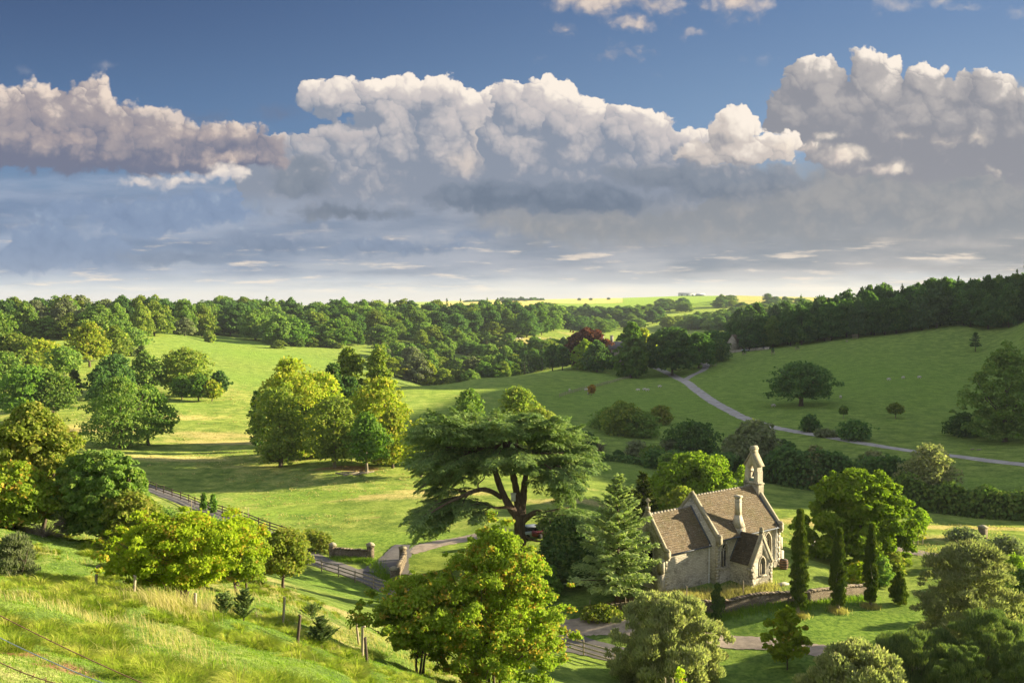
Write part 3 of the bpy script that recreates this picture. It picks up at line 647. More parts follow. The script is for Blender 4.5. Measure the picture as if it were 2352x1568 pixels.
def sprays(r, p0, p1, n, L, w, sag=0.25, up=0.15, leaf=0.3, fan=1.0):
    """a limb p0 -> p1 clothed in flat sprays: side shoots left and right, drooping at the ends. Returns leaf verts"""
    p0 = np.array(p0, float); p1 = np.array(p1, float); t = r.random(n) ** 0.8
    ax = unit(p1 - p0); side = unit(np.cross(ax, [0, 0, 1.0])); upv = np.cross(side, ax)
    B = p0 + (p1 - p0) * t[:, None]
    s = r.choice([-1, 1], n); w_ = w * np.sqrt(np.clip(1.05 - t, 0.05, 1)) * (0.35 + 0.65 * np.minimum(1, t * 4 + 0.2))
    reach = r.random(n); ang = 0.55 + 0.5 * r.random(n)
    D = unit(ax[None] * np.cos(ang)[:, None] + side[None] * (s * np.sin(ang) * fan)[:, None])
    C = B + D * (w_ * reach)[:, None]; C[:, 2] += -sag * w_ * reach ** 2 * 0.9 + r.normal(size=n) * 0.06 * w + up * w * (r.random(n) - 0.4)
    axl = unit(D + np.array([0, 0, -0.35]) * reach[:, None] + r.normal(size=(n, 3)) * 0.28)
    N = unit(np.array([0, 0, 1.0]) + r.normal(size=(n, 3)) * 0.38)
    return leaves(r, C, N, leaf * (0.6 + 0.8 * r.random(n)), 0.34, axl)
def whorled(r, H, R, n, leaf, z0=0.08, tiers=16, per=6, droop=0.1, sag=0.25, prof=0.8, wid=0.42):
    """conifer: whorls of branches up a single stem, each with side sprays"""
    out = []; ends = []; m = max(6, n // (tiers * per))
    for i in range(tiers):
        t = (i + 0.4 * r.random()) / tiers; z = H * (z0 + (1 - z0) * t)
        L = R * (1.03 - t) ** prof * (0.8 + 0.35 * r.random())
        for j in range(per):
            a = 2 * np.pi * (j / per) + i * 1.7 + 0.5 * r.random(); Lj = L * (0.7 + 0.45 * r.random())
            e = np.array([Lj * math.cos(a), Lj * math.sin(a), z + Lj * (0.18 - droop + 0.55 * t) + 0.02 * H * r.normal()])
            b = np.array([0, 0, z]); out.append(sprays(r, b, e, int(m * (0.5 + 1.0 * (1 - t))) + 4, Lj, Lj * wid, sag, 0.12, leaf)); ends.append((b, e))
    out.append(leaves(r, np.stack([r.normal(size=30) * 0.02 * R, r.normal(size=30) * 0.02 * R, H * (0.93 + 0.08 * r.random(30))], -1), rdir(r, 30), leaf, 0.3, np.tile([0, 0, 1.0], (30, 1)) + r.normal(size=(30, 3)) * 0.3))
    return np.vstack(out), ends
def leaf_obj(name, V, mat, parent=None):
    me = mesh_np(name, V, quads_of(len(V))); return link(name, me, parent, [mat])

FOL = {}
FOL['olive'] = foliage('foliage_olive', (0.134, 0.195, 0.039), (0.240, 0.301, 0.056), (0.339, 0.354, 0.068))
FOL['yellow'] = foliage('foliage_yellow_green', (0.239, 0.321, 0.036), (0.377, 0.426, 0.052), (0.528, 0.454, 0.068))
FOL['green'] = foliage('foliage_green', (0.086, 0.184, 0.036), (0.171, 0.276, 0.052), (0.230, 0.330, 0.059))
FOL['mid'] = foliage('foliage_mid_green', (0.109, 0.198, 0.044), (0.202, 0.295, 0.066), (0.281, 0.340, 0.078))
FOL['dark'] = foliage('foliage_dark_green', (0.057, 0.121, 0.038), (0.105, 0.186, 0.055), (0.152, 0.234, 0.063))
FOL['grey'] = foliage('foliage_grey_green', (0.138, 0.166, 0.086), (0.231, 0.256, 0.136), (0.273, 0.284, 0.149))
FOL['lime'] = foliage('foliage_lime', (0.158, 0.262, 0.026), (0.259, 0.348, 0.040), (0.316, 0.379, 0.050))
FOL['copper'] = foliage('foliage_copper', (0.085, 0.032, 0.030), (0.150, 0.052, 0.042), (0.20, 0.075, 0.05))
FOL['hawthorn'] = foliage('foliage_hawthorn', (0.175, 0.258, 0.032), (0.302, 0.370, 0.044), (0.526, 0.320, 0.063), tip=0.04)
FOL['haw_yellow'] = foliage('foliage_hawthorn_yellow', (0.219, 0.316, 0.022), (0.355, 0.412, 0.031), (0.522, 0.349, 0.055), tip=0.01)
FOL['haw_dull'] = foliage('foliage_hawthorn_dull', (0.170, 0.225, 0.041), (0.276, 0.312, 0.056), (0.351, 0.318, 0.067))
FOL['cedar'] = foliage('foliage_cedar', (0.115, 0.185, 0.066), (0.210, 0.285, 0.092), (0.28, 0.34, 0.10), trans=0.32)
FOL['larch'] = foliage('foliage_young_cedar', (0.286, 0.370, 0.146), (0.437, 0.515, 0.213), (0.493, 0.549, 0.190), trans=0.42)
FOL['yew'] = foliage('foliage_yew', (0.048, 0.094, 0.030), (0.088, 0.145, 0.041), (0.161, 0.205, 0.048), trans=0.2)
FOL['cypress'] = foliage('foliage_cypress', (0.048, 0.082, 0.015), (0.090, 0.125, 0.020), (0.16, 0.18, 0.026), trans=0.25)
FOL['pine'] = foliage('foliage_pine', (0.085, 0.130, 0.048), (0.150, 0.200, 0.068), (0.24, 0.28, 0.08), trans=0.3)
FOL['sallow'] = foliage('foliage_sallow', (0.195, 0.215, 0.100), (0.306, 0.316, 0.150), (0.403, 0.373, 0.185))
FOL['spruce'] = foliage('foliage_spruce', (0.051, 0.098, 0.041), (0.094, 0.148, 0.056), (0.128, 0.181, 0.061), trans=0.2)
FOL['rust'] = foliage('foliage_rust', (0.263, 0.140, 0.030), (0.376, 0.220, 0.050), (0.423, 0.300, 0.060))

def place(u, vb, y=None):
    return ground(u, vb) if y is None else on(u, y)
def size_of(b, vt, hw, u=None):
    y = b[1]; top = P(1176, vt, y)[2]
    return max(0.6, top - b[2]), hw * y / FPX
_used = {}
def seed_of(*a): return abs(hash(tuple(int(x * 7) for x in a))) % (2 ** 31)
def tree(u, vb, vt, hw, fol, label, cat='tree', name='broadleaf_tree', y=None, prof='dome', n=None, leaf=None, z0=0.16, trunk='bark', tr=None, stems=1, limbs_n=7, group=None, **kw):
    """a tree seen with its foot at (u, vb), its top at vt and half its width hw (picture units), built where it stands"""
    b = place(u, vb, y); H, R = size_of(b, vt, hw); R *= 0.93
    r = np.random.default_rng(seed_of(u, vt, hw)); dist = b[1]
    if leaf is None: leaf = float(np.clip(dist * 0.0030, 0.10, 1.5)) * 1.05
    if n is None: n = int(np.clip(12.0 * (4 * R * R + 3.0 * R * H) / leaf ** 2 * 0.62, 1200, 90000))
    t = thing(name, label, cat, b, r.random() * 6.28 if not kw.get('noturn') else 0.0, group); kw.pop('noturn', None)
    z0m = z0 * H
    kw['clumps'] = int(2.3 * kw.get('clumps', np.clip(26 + R * 7, 30, 90)))
    kw.setdefault('cr', float(np.clip(1.35 / math.sqrt(max(R, 0.6)) * 0.50, 0.21, 0.42)))
    V, CC = crown(r, n, R, H - z0m, z0m, leaf, prof, **kw)
    leaf_obj('crown', V, FOL[fol], t)
    mb = MB(); limbs(r, mb, H, R, tr or max(0.07, 0.022 * H + 0.012 * R), z0m, CC, limbs_n, stems=stems)
    mb.build('trunk', M[trunk], t, True, fix=False)
    return t
def bush(u, vb, vt, hw, fol, label, name='bush', y=None, cat='bush', **kw):
    kw.setdefault('z0', 0.02); kw.setdefault('limbs_n', 3); kw.setdefault('stems', 2); kw.setdefault('tr', 0.06)
    return tree(u, vb, vt, hw, fol, label, cat, name, y, **kw)
def conifer(u, vb, vt, hw, fol, label, y=None, n=6000, leaf=None, tiers=15, per=6, name='conifer', trunk='bark', cat='tree', group=None, z0=0.1, **kw):
    b = place(u, vb, y); H, R = size_of(b, vt, hw); r = np.random.default_rng(seed_of(u, vt, hw))
    leaf = leaf or float(np.clip(b[1] * 0.0042, 0.12, 1.4)) * 1.5
    t = thing(name, label, cat, b, r.random() * 6.28, group)
    V, ends = whorled(r, H, R, n, leaf, z0, tiers, per, **kw)
    leaf_obj('crown', V, FOL[fol], t)
    mb = MB(); mb.tube([[0, 0, -0.4], [0, 0, 0.25 * H], [0, 0, 0.7 * H], [0, 0, 0.99 * H]], [0.024 * H, 0.018 * H, 0.009 * H, 0.002 * H], 8)
    for bb, e in ends[::2]: mb.tube([bb, bb * 0.5 + e * 0.5, e], [0.006 * H, 0.004 * H, 0.001 * H], 4)
    mb.build('trunk', M[trunk], t, True, fix=False)
    return t
# ------------------------------------------------------------------ woods: every tree its own object, meshes shared
_proto = {}
def proto(shape, fol, k, fine=1.0):
    key = (shape, fol, k, fine)
    if key in _proto: return _proto[key]
    r = np.random.default_rng(100 + k * 17 + len(shape) * 5)
    if shape == 'spire':
        V, e = whorled(r, 1.0, 0.24, int(1500 * fine), 0.075 / math.sqrt(fine), 0.06, 13, 6, droop=0.05)
    elif shape == 'shrub':
        V, CC = crown(r, int(1500 * fine), 0.5, 1.0, 0.0, 0.12 / math.sqrt(fine), 'dome', clumps=22, cr=0.36, rough=0.14)
    else:
        V, CC = crown(r, int(6500 * fine), 0.42, 0.92, 0.08, 0.060 / math.sqrt(fine), shape, clumps=70, cr=0.31, rough=0.18, ragged=0.22)
    mb = MB(); mb.tube([[0, 0, -0.12], [0, 0, 0.3], [0.01, 0, 0.7]], [0.03, 0.022, 0.008], 6)
    tv = np.vstack(mb.V); 
    me = mesh_np('tree', np.vstack([V, tv]), [(quads_of(len(V)), 0), (mb.Q[0] + len(V), 1), (mb.T[0] + len(V), 1)])
    me.materials.append(FOL[fol]); me.materials.append(M['bark'])
    _proto[key] = me; return me
COLOUR = {'olive': 'olive green', 'mid': 'mid green', 'green': 'fresh green', 'dark': 'dark green', 'yellow': 'yellow green', 'spruce': 'dark spruce green', 'grey': 'grey green', 'rust': 'rusty orange', 'copper': 'copper red'}
SHAPE = {'dome': 'round crowned', 'egg': 'tall crowned', 'round': 'round crowned', 'spire': 'pointed conifer', 'shrub': 'low bushy', 'tall': 'tall narrow'}
def stand(p, H, R, shape, fol, name, where, group, r, cat='tree', fine=1.0):
    o = bpy.data.objects.new(name, proto(shape, fol, int(r.integers(0, 5)), fine)); COL.objects.link(o)
    base = {'spire': 0.24, 'shrub': 0.5}.get(shape, 0.42)
    o.location = (float(p[0]), float(p[1]), float(p[2]) - 0.2); o.rotation_euler = (0, 0, r.random() * 6.28)
    o.scale = (R / base, R / base * (0.9 + 0.2 * r.random()), H)
    noun = 'conifer' if shape == 'spire' else ('bush' if shape == 'shrub' else 'tree')
    sh = SHAPE[shape].replace(' conifer', '')
    tag(o, f"{COLOUR[fol]} {sh} {noun} {where}", cat, group + ', ' + COLOUR[fol] + ' ' + sh)
    return o
def wood(name, edge, rows, dy, dx, H, R, mix, where, group, seed, ymin=100, conifer_back=None, grow=0.0, jit=0.35):
    r = np.random.default_rng(seed); us = np.array([e[0] for e in edge], float)
    ys = np.array([(ground(*e, ymin)[1] if len(e) == 2 else e[2]) for e in edge])
    kinds, wts = zip(*mix.items()); wts = np.array(wts, float) / sum(wts); cnt = 0
    for k in range(rows):
        u = us[0] + (0.5 * (k % 2)) * dx * FPX / ys[0]
        while u <= us[-1]:
            y = np.interp(u, us, ys) + k * dy; step = dx * FPX / y
            uu = u + r.normal() * step * jit * 0.6; yy = y + r.normal() * dy * jit * (0.3 if k == 0 else 1)
            p = on(uu, yy); kd = kinds[r.choice(len(kinds), p=wts)]
            shape, fol = kd
            if conifer_back and k >= conifer_back and r.random() < 0.38: shape = 'spire'
            h = (H[0] + (H[1] - H[0]) * r.random()) * (1 + grow * k); rr = (R[0] + (R[1] - R[0]) * r.random()) * (0.62 if shape == 'spire' else 1)
            if k == 0 and r.random() < 0.3: h *= 0.72; rr *= 0.8
            stand(p, h, rr, shape, fol, name, where, group, r); cnt += 1
            u += step * (0.8 + 0.4 * r.random())
    return cnt
wood('hill_wood_tree', [(-130, 800, 440), (0, 790, 440), (130, 775, 440), (250, 772, 455), (335, 778), (420, 770), (500, 778)], 6, 20, 10.5, (12, 21), (5.0, 9.6), {('dome', 'mid'): 4, ('egg', 'olive'): 3, ('egg', 'dark'): 3, ('dome', 'green'): 2, ('egg', 'mid'): 3, ('egg', 'grey'): 1},
     'in the wood on the low hill at the left', 'trees of the left hill wood', 1)
wood('valley_tree', [(470, 770, 600), (560, 773), (640, 792), (700, 797), (800, 797), (900, 787), (1000, 778), (1100, 772), (1200, 775), (1268, 768)], 9, 27, 12.5, (12, 22), (5.2, 11.0), {('dome', 'mid'): 4, ('dome', 'olive'): 2, ('dome', 'dark'): 4, ('egg', 'green'): 2, ('egg', 'dark'): 3, ('egg', 'mid'): 2},
     'in the long wood across the valley', 'trees of the long valley wood', 2, conifer_back=7, grow=0.0)
wood('ridge_wood_tree', [(1706, 806), (1760, 800), (1900, 783), (2000, 771), (2200, 748), (2352, 738), (2480, 735, 452), (2700, 735, 445)], 6, 10, 8.5, (15, 21.5), (4.8, 8.0), {('egg', 'dark'): 6, ('dome', 'dark'): 4, ('egg', 'spruce'): 3, ('egg', 'mid'): 1},
     'in the dark wood along the right ridge', 'trees of the dark ridge wood', 3, conifer_back=3, grow=0.03)
wood('stream_wood_tree', [(905, 0, 492), (1130, 0, 500)], 1, 10, 10.5, (9, 15), (4, 8), {('dome', 'mid'): 3, ('dome', 'grey'): 2, ('dome', 'olive'): 2, ('egg', 'yellow'): 1}, 'in the wood down by the stream', 'trees of the stream wood', 4)
wood('stream_wood_tree', [(890, 0, 522), (1200, 0, 530)], 2, 26, 10.5, (9, 16), (4, 8), {('dome', 'mid'): 3, ('dome', 'grey'): 2, ('dome', 'green'): 2, ('egg', 'yellow'): 1, ('spire', 'spruce'): 1.2}, 'in the wood down by the stream', 'trees of the stream wood', 5)
wood('stream_wood_tree', [(1130, 0, 520), (1310, 0, 560)], 2, 16, 7.5, (11, 16), (4.5, 6), {('spire', 'spruce'): 6, ('dome', 'mid'): 3, ('egg', 'dark'): 2}, 'in the wood down by the stream', 'trees of the stream wood', 6)
wood('stream_wood_tree', [(960, 0, 585), (1310, 0, 610)], 3, 27, 11, (9, 16), (4, 8), {('dome', 'mid'): 4, ('dome', 'olive'): 2, ('spire', 'spruce'): 3, ('dome', 'green'): 2}, 'in the wood down by the stream', 'trees of the stream wood', 7)
for y_, u0_, u1_, sd_ in ((508, 880, 1180, 41), (545, 880, 1320, 42), (575, 900, 1320, 43), (630, 960, 1320, 44), (665, 1020, 1200, 45)):
    wood('stream_wood_tree', [(u0_, 0, y_), (u1_, 0, y_ + 6)], 1, 10, 7.5, (7, 12), (3.6, 6), {('dome', 'mid'): 3, ('dome', 'olive'): 2, ('dome', 'green'): 2, ('egg', 'dark'): 1}, 'filling the wood down by the stream', 'smaller trees of the stream wood', sd_)
wood('distant_wood_tree', [(1245, 738, 1150), (1300, 742, 1150), (1400, 738, 1150), (1512, 738, 1100)], 4, 34, 13, (15, 20), (8, 11), {('dome', 'dark'): 5, ('egg', 'dark'): 3, ('dome', 'mid'): 3}, 'in the distant dark wood below the plateau', 'trees of the distant wood', 8)
wood('distant_wood_tree', [(1215, 735, 950), (1330, 748, 900), (1420, 752, 900)], 2, 40, 17, (11, 15), (6, 8), {('dome', 'mid'): 3, ('dome', 'dark'): 2, ('dome', 'olive'): 1}, 'on the far valley floor behind the copper beech', 'trees on the far valley floor', 9)
def scatter(name, poly, n, H, R, mix, where, group, seed, ymin=400):
    """trees dotted over a far slope, inside a seen outline"""
    r = np.random.default_rng(seed); poly = np.array(poly, float); lo, hi = poly.min(0), poly.max(0); kinds, w = zip(*mix.items()); w = np.array(w, float) / sum(w); i = 0
    while i < n:
        q = lo + r.random(2) * (hi - lo); inside = False
        for a, b in zip(poly, np.roll(poly, 1, 0)):
            if (a[1] > q[1]) != (b[1] > q[1]) and q[0] < (b[0] - a[0]) * (q[1] - a[1]) / (b[1] - a[1]) + a[0]: inside = not inside
        if not inside: continue
        p = ground(q[0], q[1], ymin); sh, fo = kinds[r.choice(len(kinds), p=w)]
        stand(p, H[0] + (H[1] - H[0]) * r.random(), R[0] + (R[1] - R[0]) * r.random(), sh, fo, name, where, group, r); i += 1
MIXF = {('dome', 'mid'): 4, ('dome', 'dark'): 4, ('dome', 'olive'): 1, ('egg', 'mid'): 2}
scatter('slope_tree', [(1500, 760), (1600, 758), (1700, 768), (1790, 735), (1830, 712), (1760, 712), (1690, 728), (1590, 742)], 80, (10, 15), (7, 10), MIXF, 'on the far wooded slope beyond the manor', 'trees on the far slope', 31)
scatter('slope_tree', [(1690, 730), (1850, 712), (1860, 700), (1800, 698), (1690, 712)], 26, (9, 14), (7, 11), MIXF, 'high on the far slope above the manor', 'trees high on the far slope', 32)
scatter('slope_tree', [(1490, 716), (1580, 722), (1600, 700), (1560, 697), (1500, 700)], 16, (10, 15), (7, 11), MIXF, 'in the copse in the middle of the far slope', 'trees of the far copse', 33)
scatter('slope_tree', [(1280, 760), (1420, 765), (1500, 755), (1460, 742), (1330, 750)], 18, (9, 14), (6, 9), MIXF, 'in the far meadows behind the copper beech', 'trees of the far meadows', 34)
scatter('slope_tree', [(1640, 708), (1690, 708), (1690, 690), (1650, 690)], 9, (10, 16), (8, 12), MIXF, 'in the small clump near the plateau edge', 'trees of the plateau clump', 35)
for i, (u, v, t_, hw, lab) in enumerate([(1205, 697, 686, 5, 'small lone tree on the stubble skyline beside the long wood'), (1763, 691, 673, 11, 'biggest round tree on the far green skyline'), (1782, 693, 680, 9, 'tree just right of the biggest skyline tree'),
                  (1330, 690, 684, 4, 'tiny round tree on the pale stubble skyline'), (1357, 690, 684, 4, 'second tiny tree along the pale stubble skyline'), (1398, 689, 683, 4, 'third tiny tree along the pale stubble skyline'), (1650, 700, 690, 5, 'lone tree on the green field edge below the sheds'), (1686, 702, 695, 5, 'lone bush on the tawny field below the skyline'),
                  (1815, 700, 686, 10, 'round tree at the far edge of the tawny field'), (1838, 700, 684, 11, 'round tree beside the dark ridge on the skyline')]):
    y = 1700 if u > 1640 else 2300; p = on(u, y); H, R = size_of(p, t_, hw)
    o = stand(p, max(H, 5), R, 'dome', 'dark', 'skyline_tree', '', 'x', np.random.default_rng(60 + i)); o['label'] = lab; del o['group']
# far woods on the skyline, one mass each
def far_mass(u0, u1, y, vt, n, label):
    r = np.random.default_rng(int(u0)); Vs = []
    for i in range(n):
        uu = u0 + (u1 - u0) * (i + r.random()) / n; p = on(uu, y + r.normal() * 15)
        V, _ = crown(r, 260, 9, max(5, P(uu, vt + 2 * r.normal(), y)[2] - p[2]), 0, 4.5, 'dome', clumps=9, cr=0.4); Vs.append(V + p - np.array([0, 0, 1.0]))
    o = leaf_obj('far_wood', np.vstack(Vs), FOL['dark']); tag(o, label, 'wood', kind='stuff')
far_mass(1152, 1246, 2500, 684.5, 22, 'low dark wood along the distant stubble skyline')
far_mass(1068, 1110, 2600, 690, 10, 'dark sliver of wood at the far left end of the stubble')

# ------------------------------------------------------------------ trees and bushes one can tell apart
# left middle ground
tree(60, 965, 838, 64, 'green', 'broad dark green tree at the left edge with pale tips on its crown', y=240)
tree(122, 962, 850, 46, 'mid', 'bushy green tree with bare trunk right of the broad dark one at the left', name='broadleaf_tree')
conifer(172, 922, 850, 21, 'pine', 'small layered pine between two leafy trees in the left pasture', n=1500, tiers=9, per=5, name='pine_tree', z0=0.25)
for u, vt, hw, f, y, lab in [(30, 764, 50, 'olive', 345, 'olive rounded tree with feathery top in the thicket at the far left'), (95, 778, 46, 'yellow', 325, 'yellow green tree in the thicket below the left wood'), (55, 802, 46, 'olive', 300, 'dull olive tree in front of the yellow green one in the left thicket'),
                            (145, 792, 38, 'mid', 315, 'mid green tree at the right end of the left thicket'), (5, 805, 44, 'mid', 285, 'mid green tree at the edge of the photo above the broad dark tree'), (-14, 705, 44, 'mid', 345, 'pale green tree leaning in at the far left edge under the skyline'), (165, 790, 30, 'green', 350, 'fresh green tree between the thicket and the big yellow green tree')]:
    tree(u, 0, vt, hw, f, lab, y=y, limbs_n=3)
tree(203, 0, 737, 50, 'yellow', 'big yellow green beech standing out before the left wood', y=345, prof='egg')
tree(262, 0, 745, 34, 'olive', 'olive tree tucked against the right side of the yellow green beech', y=365, prof='egg')
tree(305, 0, 752, 36, 'mid', 'mid green tree at the corner where the left wood meets the pasture', y=420, prof='egg')
conifer(300, 818, 788, 12, 'pine', 'small dark pine at the edge of the bright pasture', n=700, tiers=7, per=5, name='pine_tree')
conifer(325, 818, 795, 13, 'pine', 'smaller flat topped pine right beside the small dark pine', n=700, tiers=7, per=5, name='pine_tree')
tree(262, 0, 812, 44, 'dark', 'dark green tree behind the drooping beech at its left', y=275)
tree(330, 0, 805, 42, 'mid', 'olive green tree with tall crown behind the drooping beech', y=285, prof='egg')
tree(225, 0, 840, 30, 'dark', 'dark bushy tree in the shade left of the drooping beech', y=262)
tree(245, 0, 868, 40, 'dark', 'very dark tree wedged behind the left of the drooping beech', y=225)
tree(272, 1021, 862, 88, 'mid', 'large drooping beech with silvery boughs sweeping to the grass', y=196, prof='egg', z0=0.03, droop=0.6, aspect=0.5, clumps=70, cr=0.24)
tree(341, 1022, 882, 57, 'green', 'fresh green tree with clear short trunk beside the drooping beech', prof='egg', z0=0.16)
tree(422, 0, 797, 60, 'olive', 'large olive tree with open branching crown in the left pasture', y=292, prof='dome', gap=0.12)
tree(418, 917, 862, 26, 'green', 'leftmost small leafy tree in the fenced clump in the pasture', z0=0.14)
tree(456, 920, 858, 28, 'green', 'middle small leafy tree in the fenced clump in the pasture', z0=0.14)
tree(487, 921, 872, 23, 'yellow', 'brightest small leafy tree at the right front of the fenced clump', z0=0.14)
tree(505, 912, 850, 22, 'dark', 'dark tall tree at the right back of the fenced clump', prof='tall')
bush(481, 786, 762, 10, 'olive', 'lone round bush on the crest of the bright pasture', cat='bush')
# bushes along the foot of the long wood
for i, (u, v, t_, hw, f) in enumerate([(640, 800, 780, 17, 'olive'), (672, 788, 768, 14, 'olive'), (690, 797, 778, 12, 'mid'), (731, 790, 762, 16, 'mid'), (715, 797, 772, 14, 'olive'), (775, 800, 778, 14, 'olive'), (610, 786, 770, 10, 'mid'), (865, 800, 788, 10, 'dark'), (936, 803, 785, 11, 'mid'), (960, 803, 789, 6, 'dark'), (895, 786, 770, 12, 'mid'), (1000, 790, 772, 16, 'dark'), (1040, 795, 775, 18, 'dark'), (1075, 790, 772, 16, 'mid')]):
    p = ground(u, v, 300); H, R = size_of(p, t_, hw)
    o = stand(p, H, R, 'shrub', f, 'field_bush', '', 'x', np.random.default_rng(200 + i), 'bush'); del o['group']
    o['label'] = ['rounded olive bush at the left foot of the long wood', 'olive bush behind the first rounded bush of the long wood', 'small green bush just right of two olive bushes', 'tall green bush leaning on the long wood', 'olive bush between the taller bushes of the wood foot', 'broad low olive bush standing on the bright grass', 'small bush where the two woods nearly meet',
                  'small dark bush in the pasture below the long wood', 'round bush alone in the sunny sheep pasture', 'tiny dark bush right of the round pasture bush', 'pale round bush close under the long wood', 'dark bush in the hedge at the right of the sheep pasture', 'wide dark bush in the hedge below the long wood', 'green bush at the right end of that hedge'][i]
bush(688, 786, 768, 5, 'copper', 'small red leaved bush at the foot of the long wood', y=None)
# big clump in the middle of the left field
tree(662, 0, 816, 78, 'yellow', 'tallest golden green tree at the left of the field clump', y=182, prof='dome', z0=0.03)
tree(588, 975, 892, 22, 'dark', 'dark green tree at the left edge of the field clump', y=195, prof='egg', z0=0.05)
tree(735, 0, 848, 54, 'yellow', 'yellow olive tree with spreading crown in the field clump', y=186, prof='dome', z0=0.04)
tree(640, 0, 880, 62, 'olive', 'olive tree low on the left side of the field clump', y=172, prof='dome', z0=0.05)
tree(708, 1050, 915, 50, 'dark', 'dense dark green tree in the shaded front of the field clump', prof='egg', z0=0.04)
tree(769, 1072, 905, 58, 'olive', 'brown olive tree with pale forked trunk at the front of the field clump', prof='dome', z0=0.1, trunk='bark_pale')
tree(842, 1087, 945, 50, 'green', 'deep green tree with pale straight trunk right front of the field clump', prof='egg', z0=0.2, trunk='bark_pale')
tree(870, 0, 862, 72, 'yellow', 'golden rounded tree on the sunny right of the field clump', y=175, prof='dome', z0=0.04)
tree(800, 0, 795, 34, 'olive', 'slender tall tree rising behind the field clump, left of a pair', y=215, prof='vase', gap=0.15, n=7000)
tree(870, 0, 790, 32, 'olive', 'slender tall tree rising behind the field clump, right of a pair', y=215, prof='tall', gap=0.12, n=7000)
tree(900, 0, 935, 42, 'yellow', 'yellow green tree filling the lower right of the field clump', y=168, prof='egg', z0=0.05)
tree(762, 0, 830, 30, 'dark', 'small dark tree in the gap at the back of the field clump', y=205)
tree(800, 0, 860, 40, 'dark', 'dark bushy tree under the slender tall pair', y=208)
tree(965, 0, 960, 40, 'yellow', 'yellow leaved tree glimpsed behind the left boughs of the great cedar', y=160)
bush(985, 970, 948, 18, 'dark', 'dark low bush behind the top of the great cedar', y=210)
tree(1077, 0, 890, 37, 'mid', 'round green tree beyond the cedar on the shaded slope', y=200)
tree(1188, 0, 885, 52, 'olive', 'broad sunlit tree beyond the cedar at the centre', y=195)
bush(1238, 0, 932, 48, 'haw_dull', 'low yellowish bush right behind the cedar top', y=180)
# park and manor
tree(1840, 932, 830, 73, 'dark', 'spreading parkland tree alone on the right hillside', prof='dome', z0=0.17, gap=0.16, clumps=42, cr=0.24, tr=0.75)
tree(1937, 962, 931, 9, 'mid', 'slim young tree on a pale stem in the park', trunk='bark_pale', z0=0.4)
tree(2057, 960, 925, 17, 'olive', 'round young tree on a pale stem nearer the right edge', trunk='bark_pale', z0=0.32)
bush(1861, 992, 951, 20, 'dark', 'dark round bush beside the drive below the parkland tree')
bush(1962, 1011, 963, 38, 'dark', 'wide dark bush by the drive in the lower park')
bush(1895, 1003, 985, 24, 'grey', 'low scrubby thicket along the drive between two dark bushes')
bush(2217, 1002, 946, 42, 'dark', 'dark bush at the left foot of the big right edge tree')
tree(2308, 1014, 795, 86, 'mid', 'massive tree with lit rim standing at the right edge', prof='egg', z0=0.03, clumps=80, cr=0.19, ragged=0.25, rough=0.2)
tree(2400, 1010, 830, 60, 'mid', 'second massive tree half out of the photo at the right edge', y=240, prof='egg', z0=0.03)
bush(1800, 1043, 1008, 15, 'yew', 'small conical dark shrub by the drive above the hedge', prof='egg')
for i, (u, v, t_, hw, f, lab) in enumerate([(1400, 985, 935, 42, 'mid', 'leftmost of the big rounded hawthorns on the middle slope'), (1432, 1000, 920, 46, 'olive', 'tallest of the big rounded hawthorns on the middle slope'), (1478, 1005, 945, 40, 'mid', 'front right of the big rounded hawthorns on the middle slope'), (1518, 975, 928, 24, 'haw_dull', 'small brownish hawthorn at the right of the hawthorn group')]):
    bush(u, v, t_, hw, f, lab, name='hawthorn_bush')
bush(1347, 1028, 992, 22, 'dark', 'dark bush beside a bare thin tree below the hawthorns')
tree(1588, 1060, 965, 66, 'dark', 'dark spreading tree below the hawthorns on the shaded slope', z0=0.06, prof='dome')
bush(1540, 1058, 1005, 30, 'grey', 'grey bush leaning on the left of the dark spreading tree')
bush(1462, 1050, 1008, 26, 'grey', 'pale blue green bush at the left end of the stream hedge')
bush(1502, 1066, 1022, 34, 'mid', 'green bramble bush in the stream hedge beside the pale one')
bush(1535, 1085, 1040, 28, 'mid', 'lower bush of the stream hedge above the lime green tree')
bush(1420, 1050, 1034, 10, 'dark', 'small dark bush on the fence line at the valley bottom')
tree(1738, 1082, 965, 62, 'grey', 'soft grey green willow beside the bell turret', z0=0.03, prof='dome', n=16000, leaf=0.75, y=178)
tree(1812, 1070, 1010, 28, 'dark', 'dark round thorn behind the bell turret', z0=0.05, y=176)
tree(1876, 1105, 1020, 34, 'sallow', 'pale green slim tree standing in the far hedge', z0=0.04, y=166, prof='egg', leaf=0.6)
tree(2012, 1120, 1032, 40, 'sallow', 'sunlit feathery tree in the far hedge behind the walnut', z0=0.04, y=164, leaf=0.6)
tree(2145, 1150, 1016, 66, 'sallow', 'largest sunlit tree in the far hedge at the right', z0=0.03, y=152, gap=0.08)
tree(1270, 0, 790, 20, 'dark', 'small dark tree at the left of the copper beech', y=475)
tree(1292, 0, 795, 18, 'dark', 'second small dark tree pressed against the copper beech', y=470)
tree(1350, 0, 752, 48, 'copper', 'big copper beech beside the manor', y=478, prof='dome', n=9000, z0=0.03)
tree(1345, 0, 778, 32, 'lime', 'bright green tree in front of the copper beech', y=462, prof='egg', z0=0.03)
tree(1372, 852, 780, 34, 'dark', 'dark rounded tree in front of the manor at its left', y=452, prof='egg', z0=0.05)
tree(1452, 866, 738, 37, 'green', 'tall lime tree sweeping to the ground before the manor', y=436, prof='egg', n=14000, z0=0.02)
tree(1480, 0, 752, 28, 'yellow', 'yellow topped tree behind the sweeping lime', y=462, prof='egg')
tree(1545, 856, 750, 58, 'dark', 'great dark sycamore by the drive fork', y=440, prof='dome', n=10000, z0=0.12)
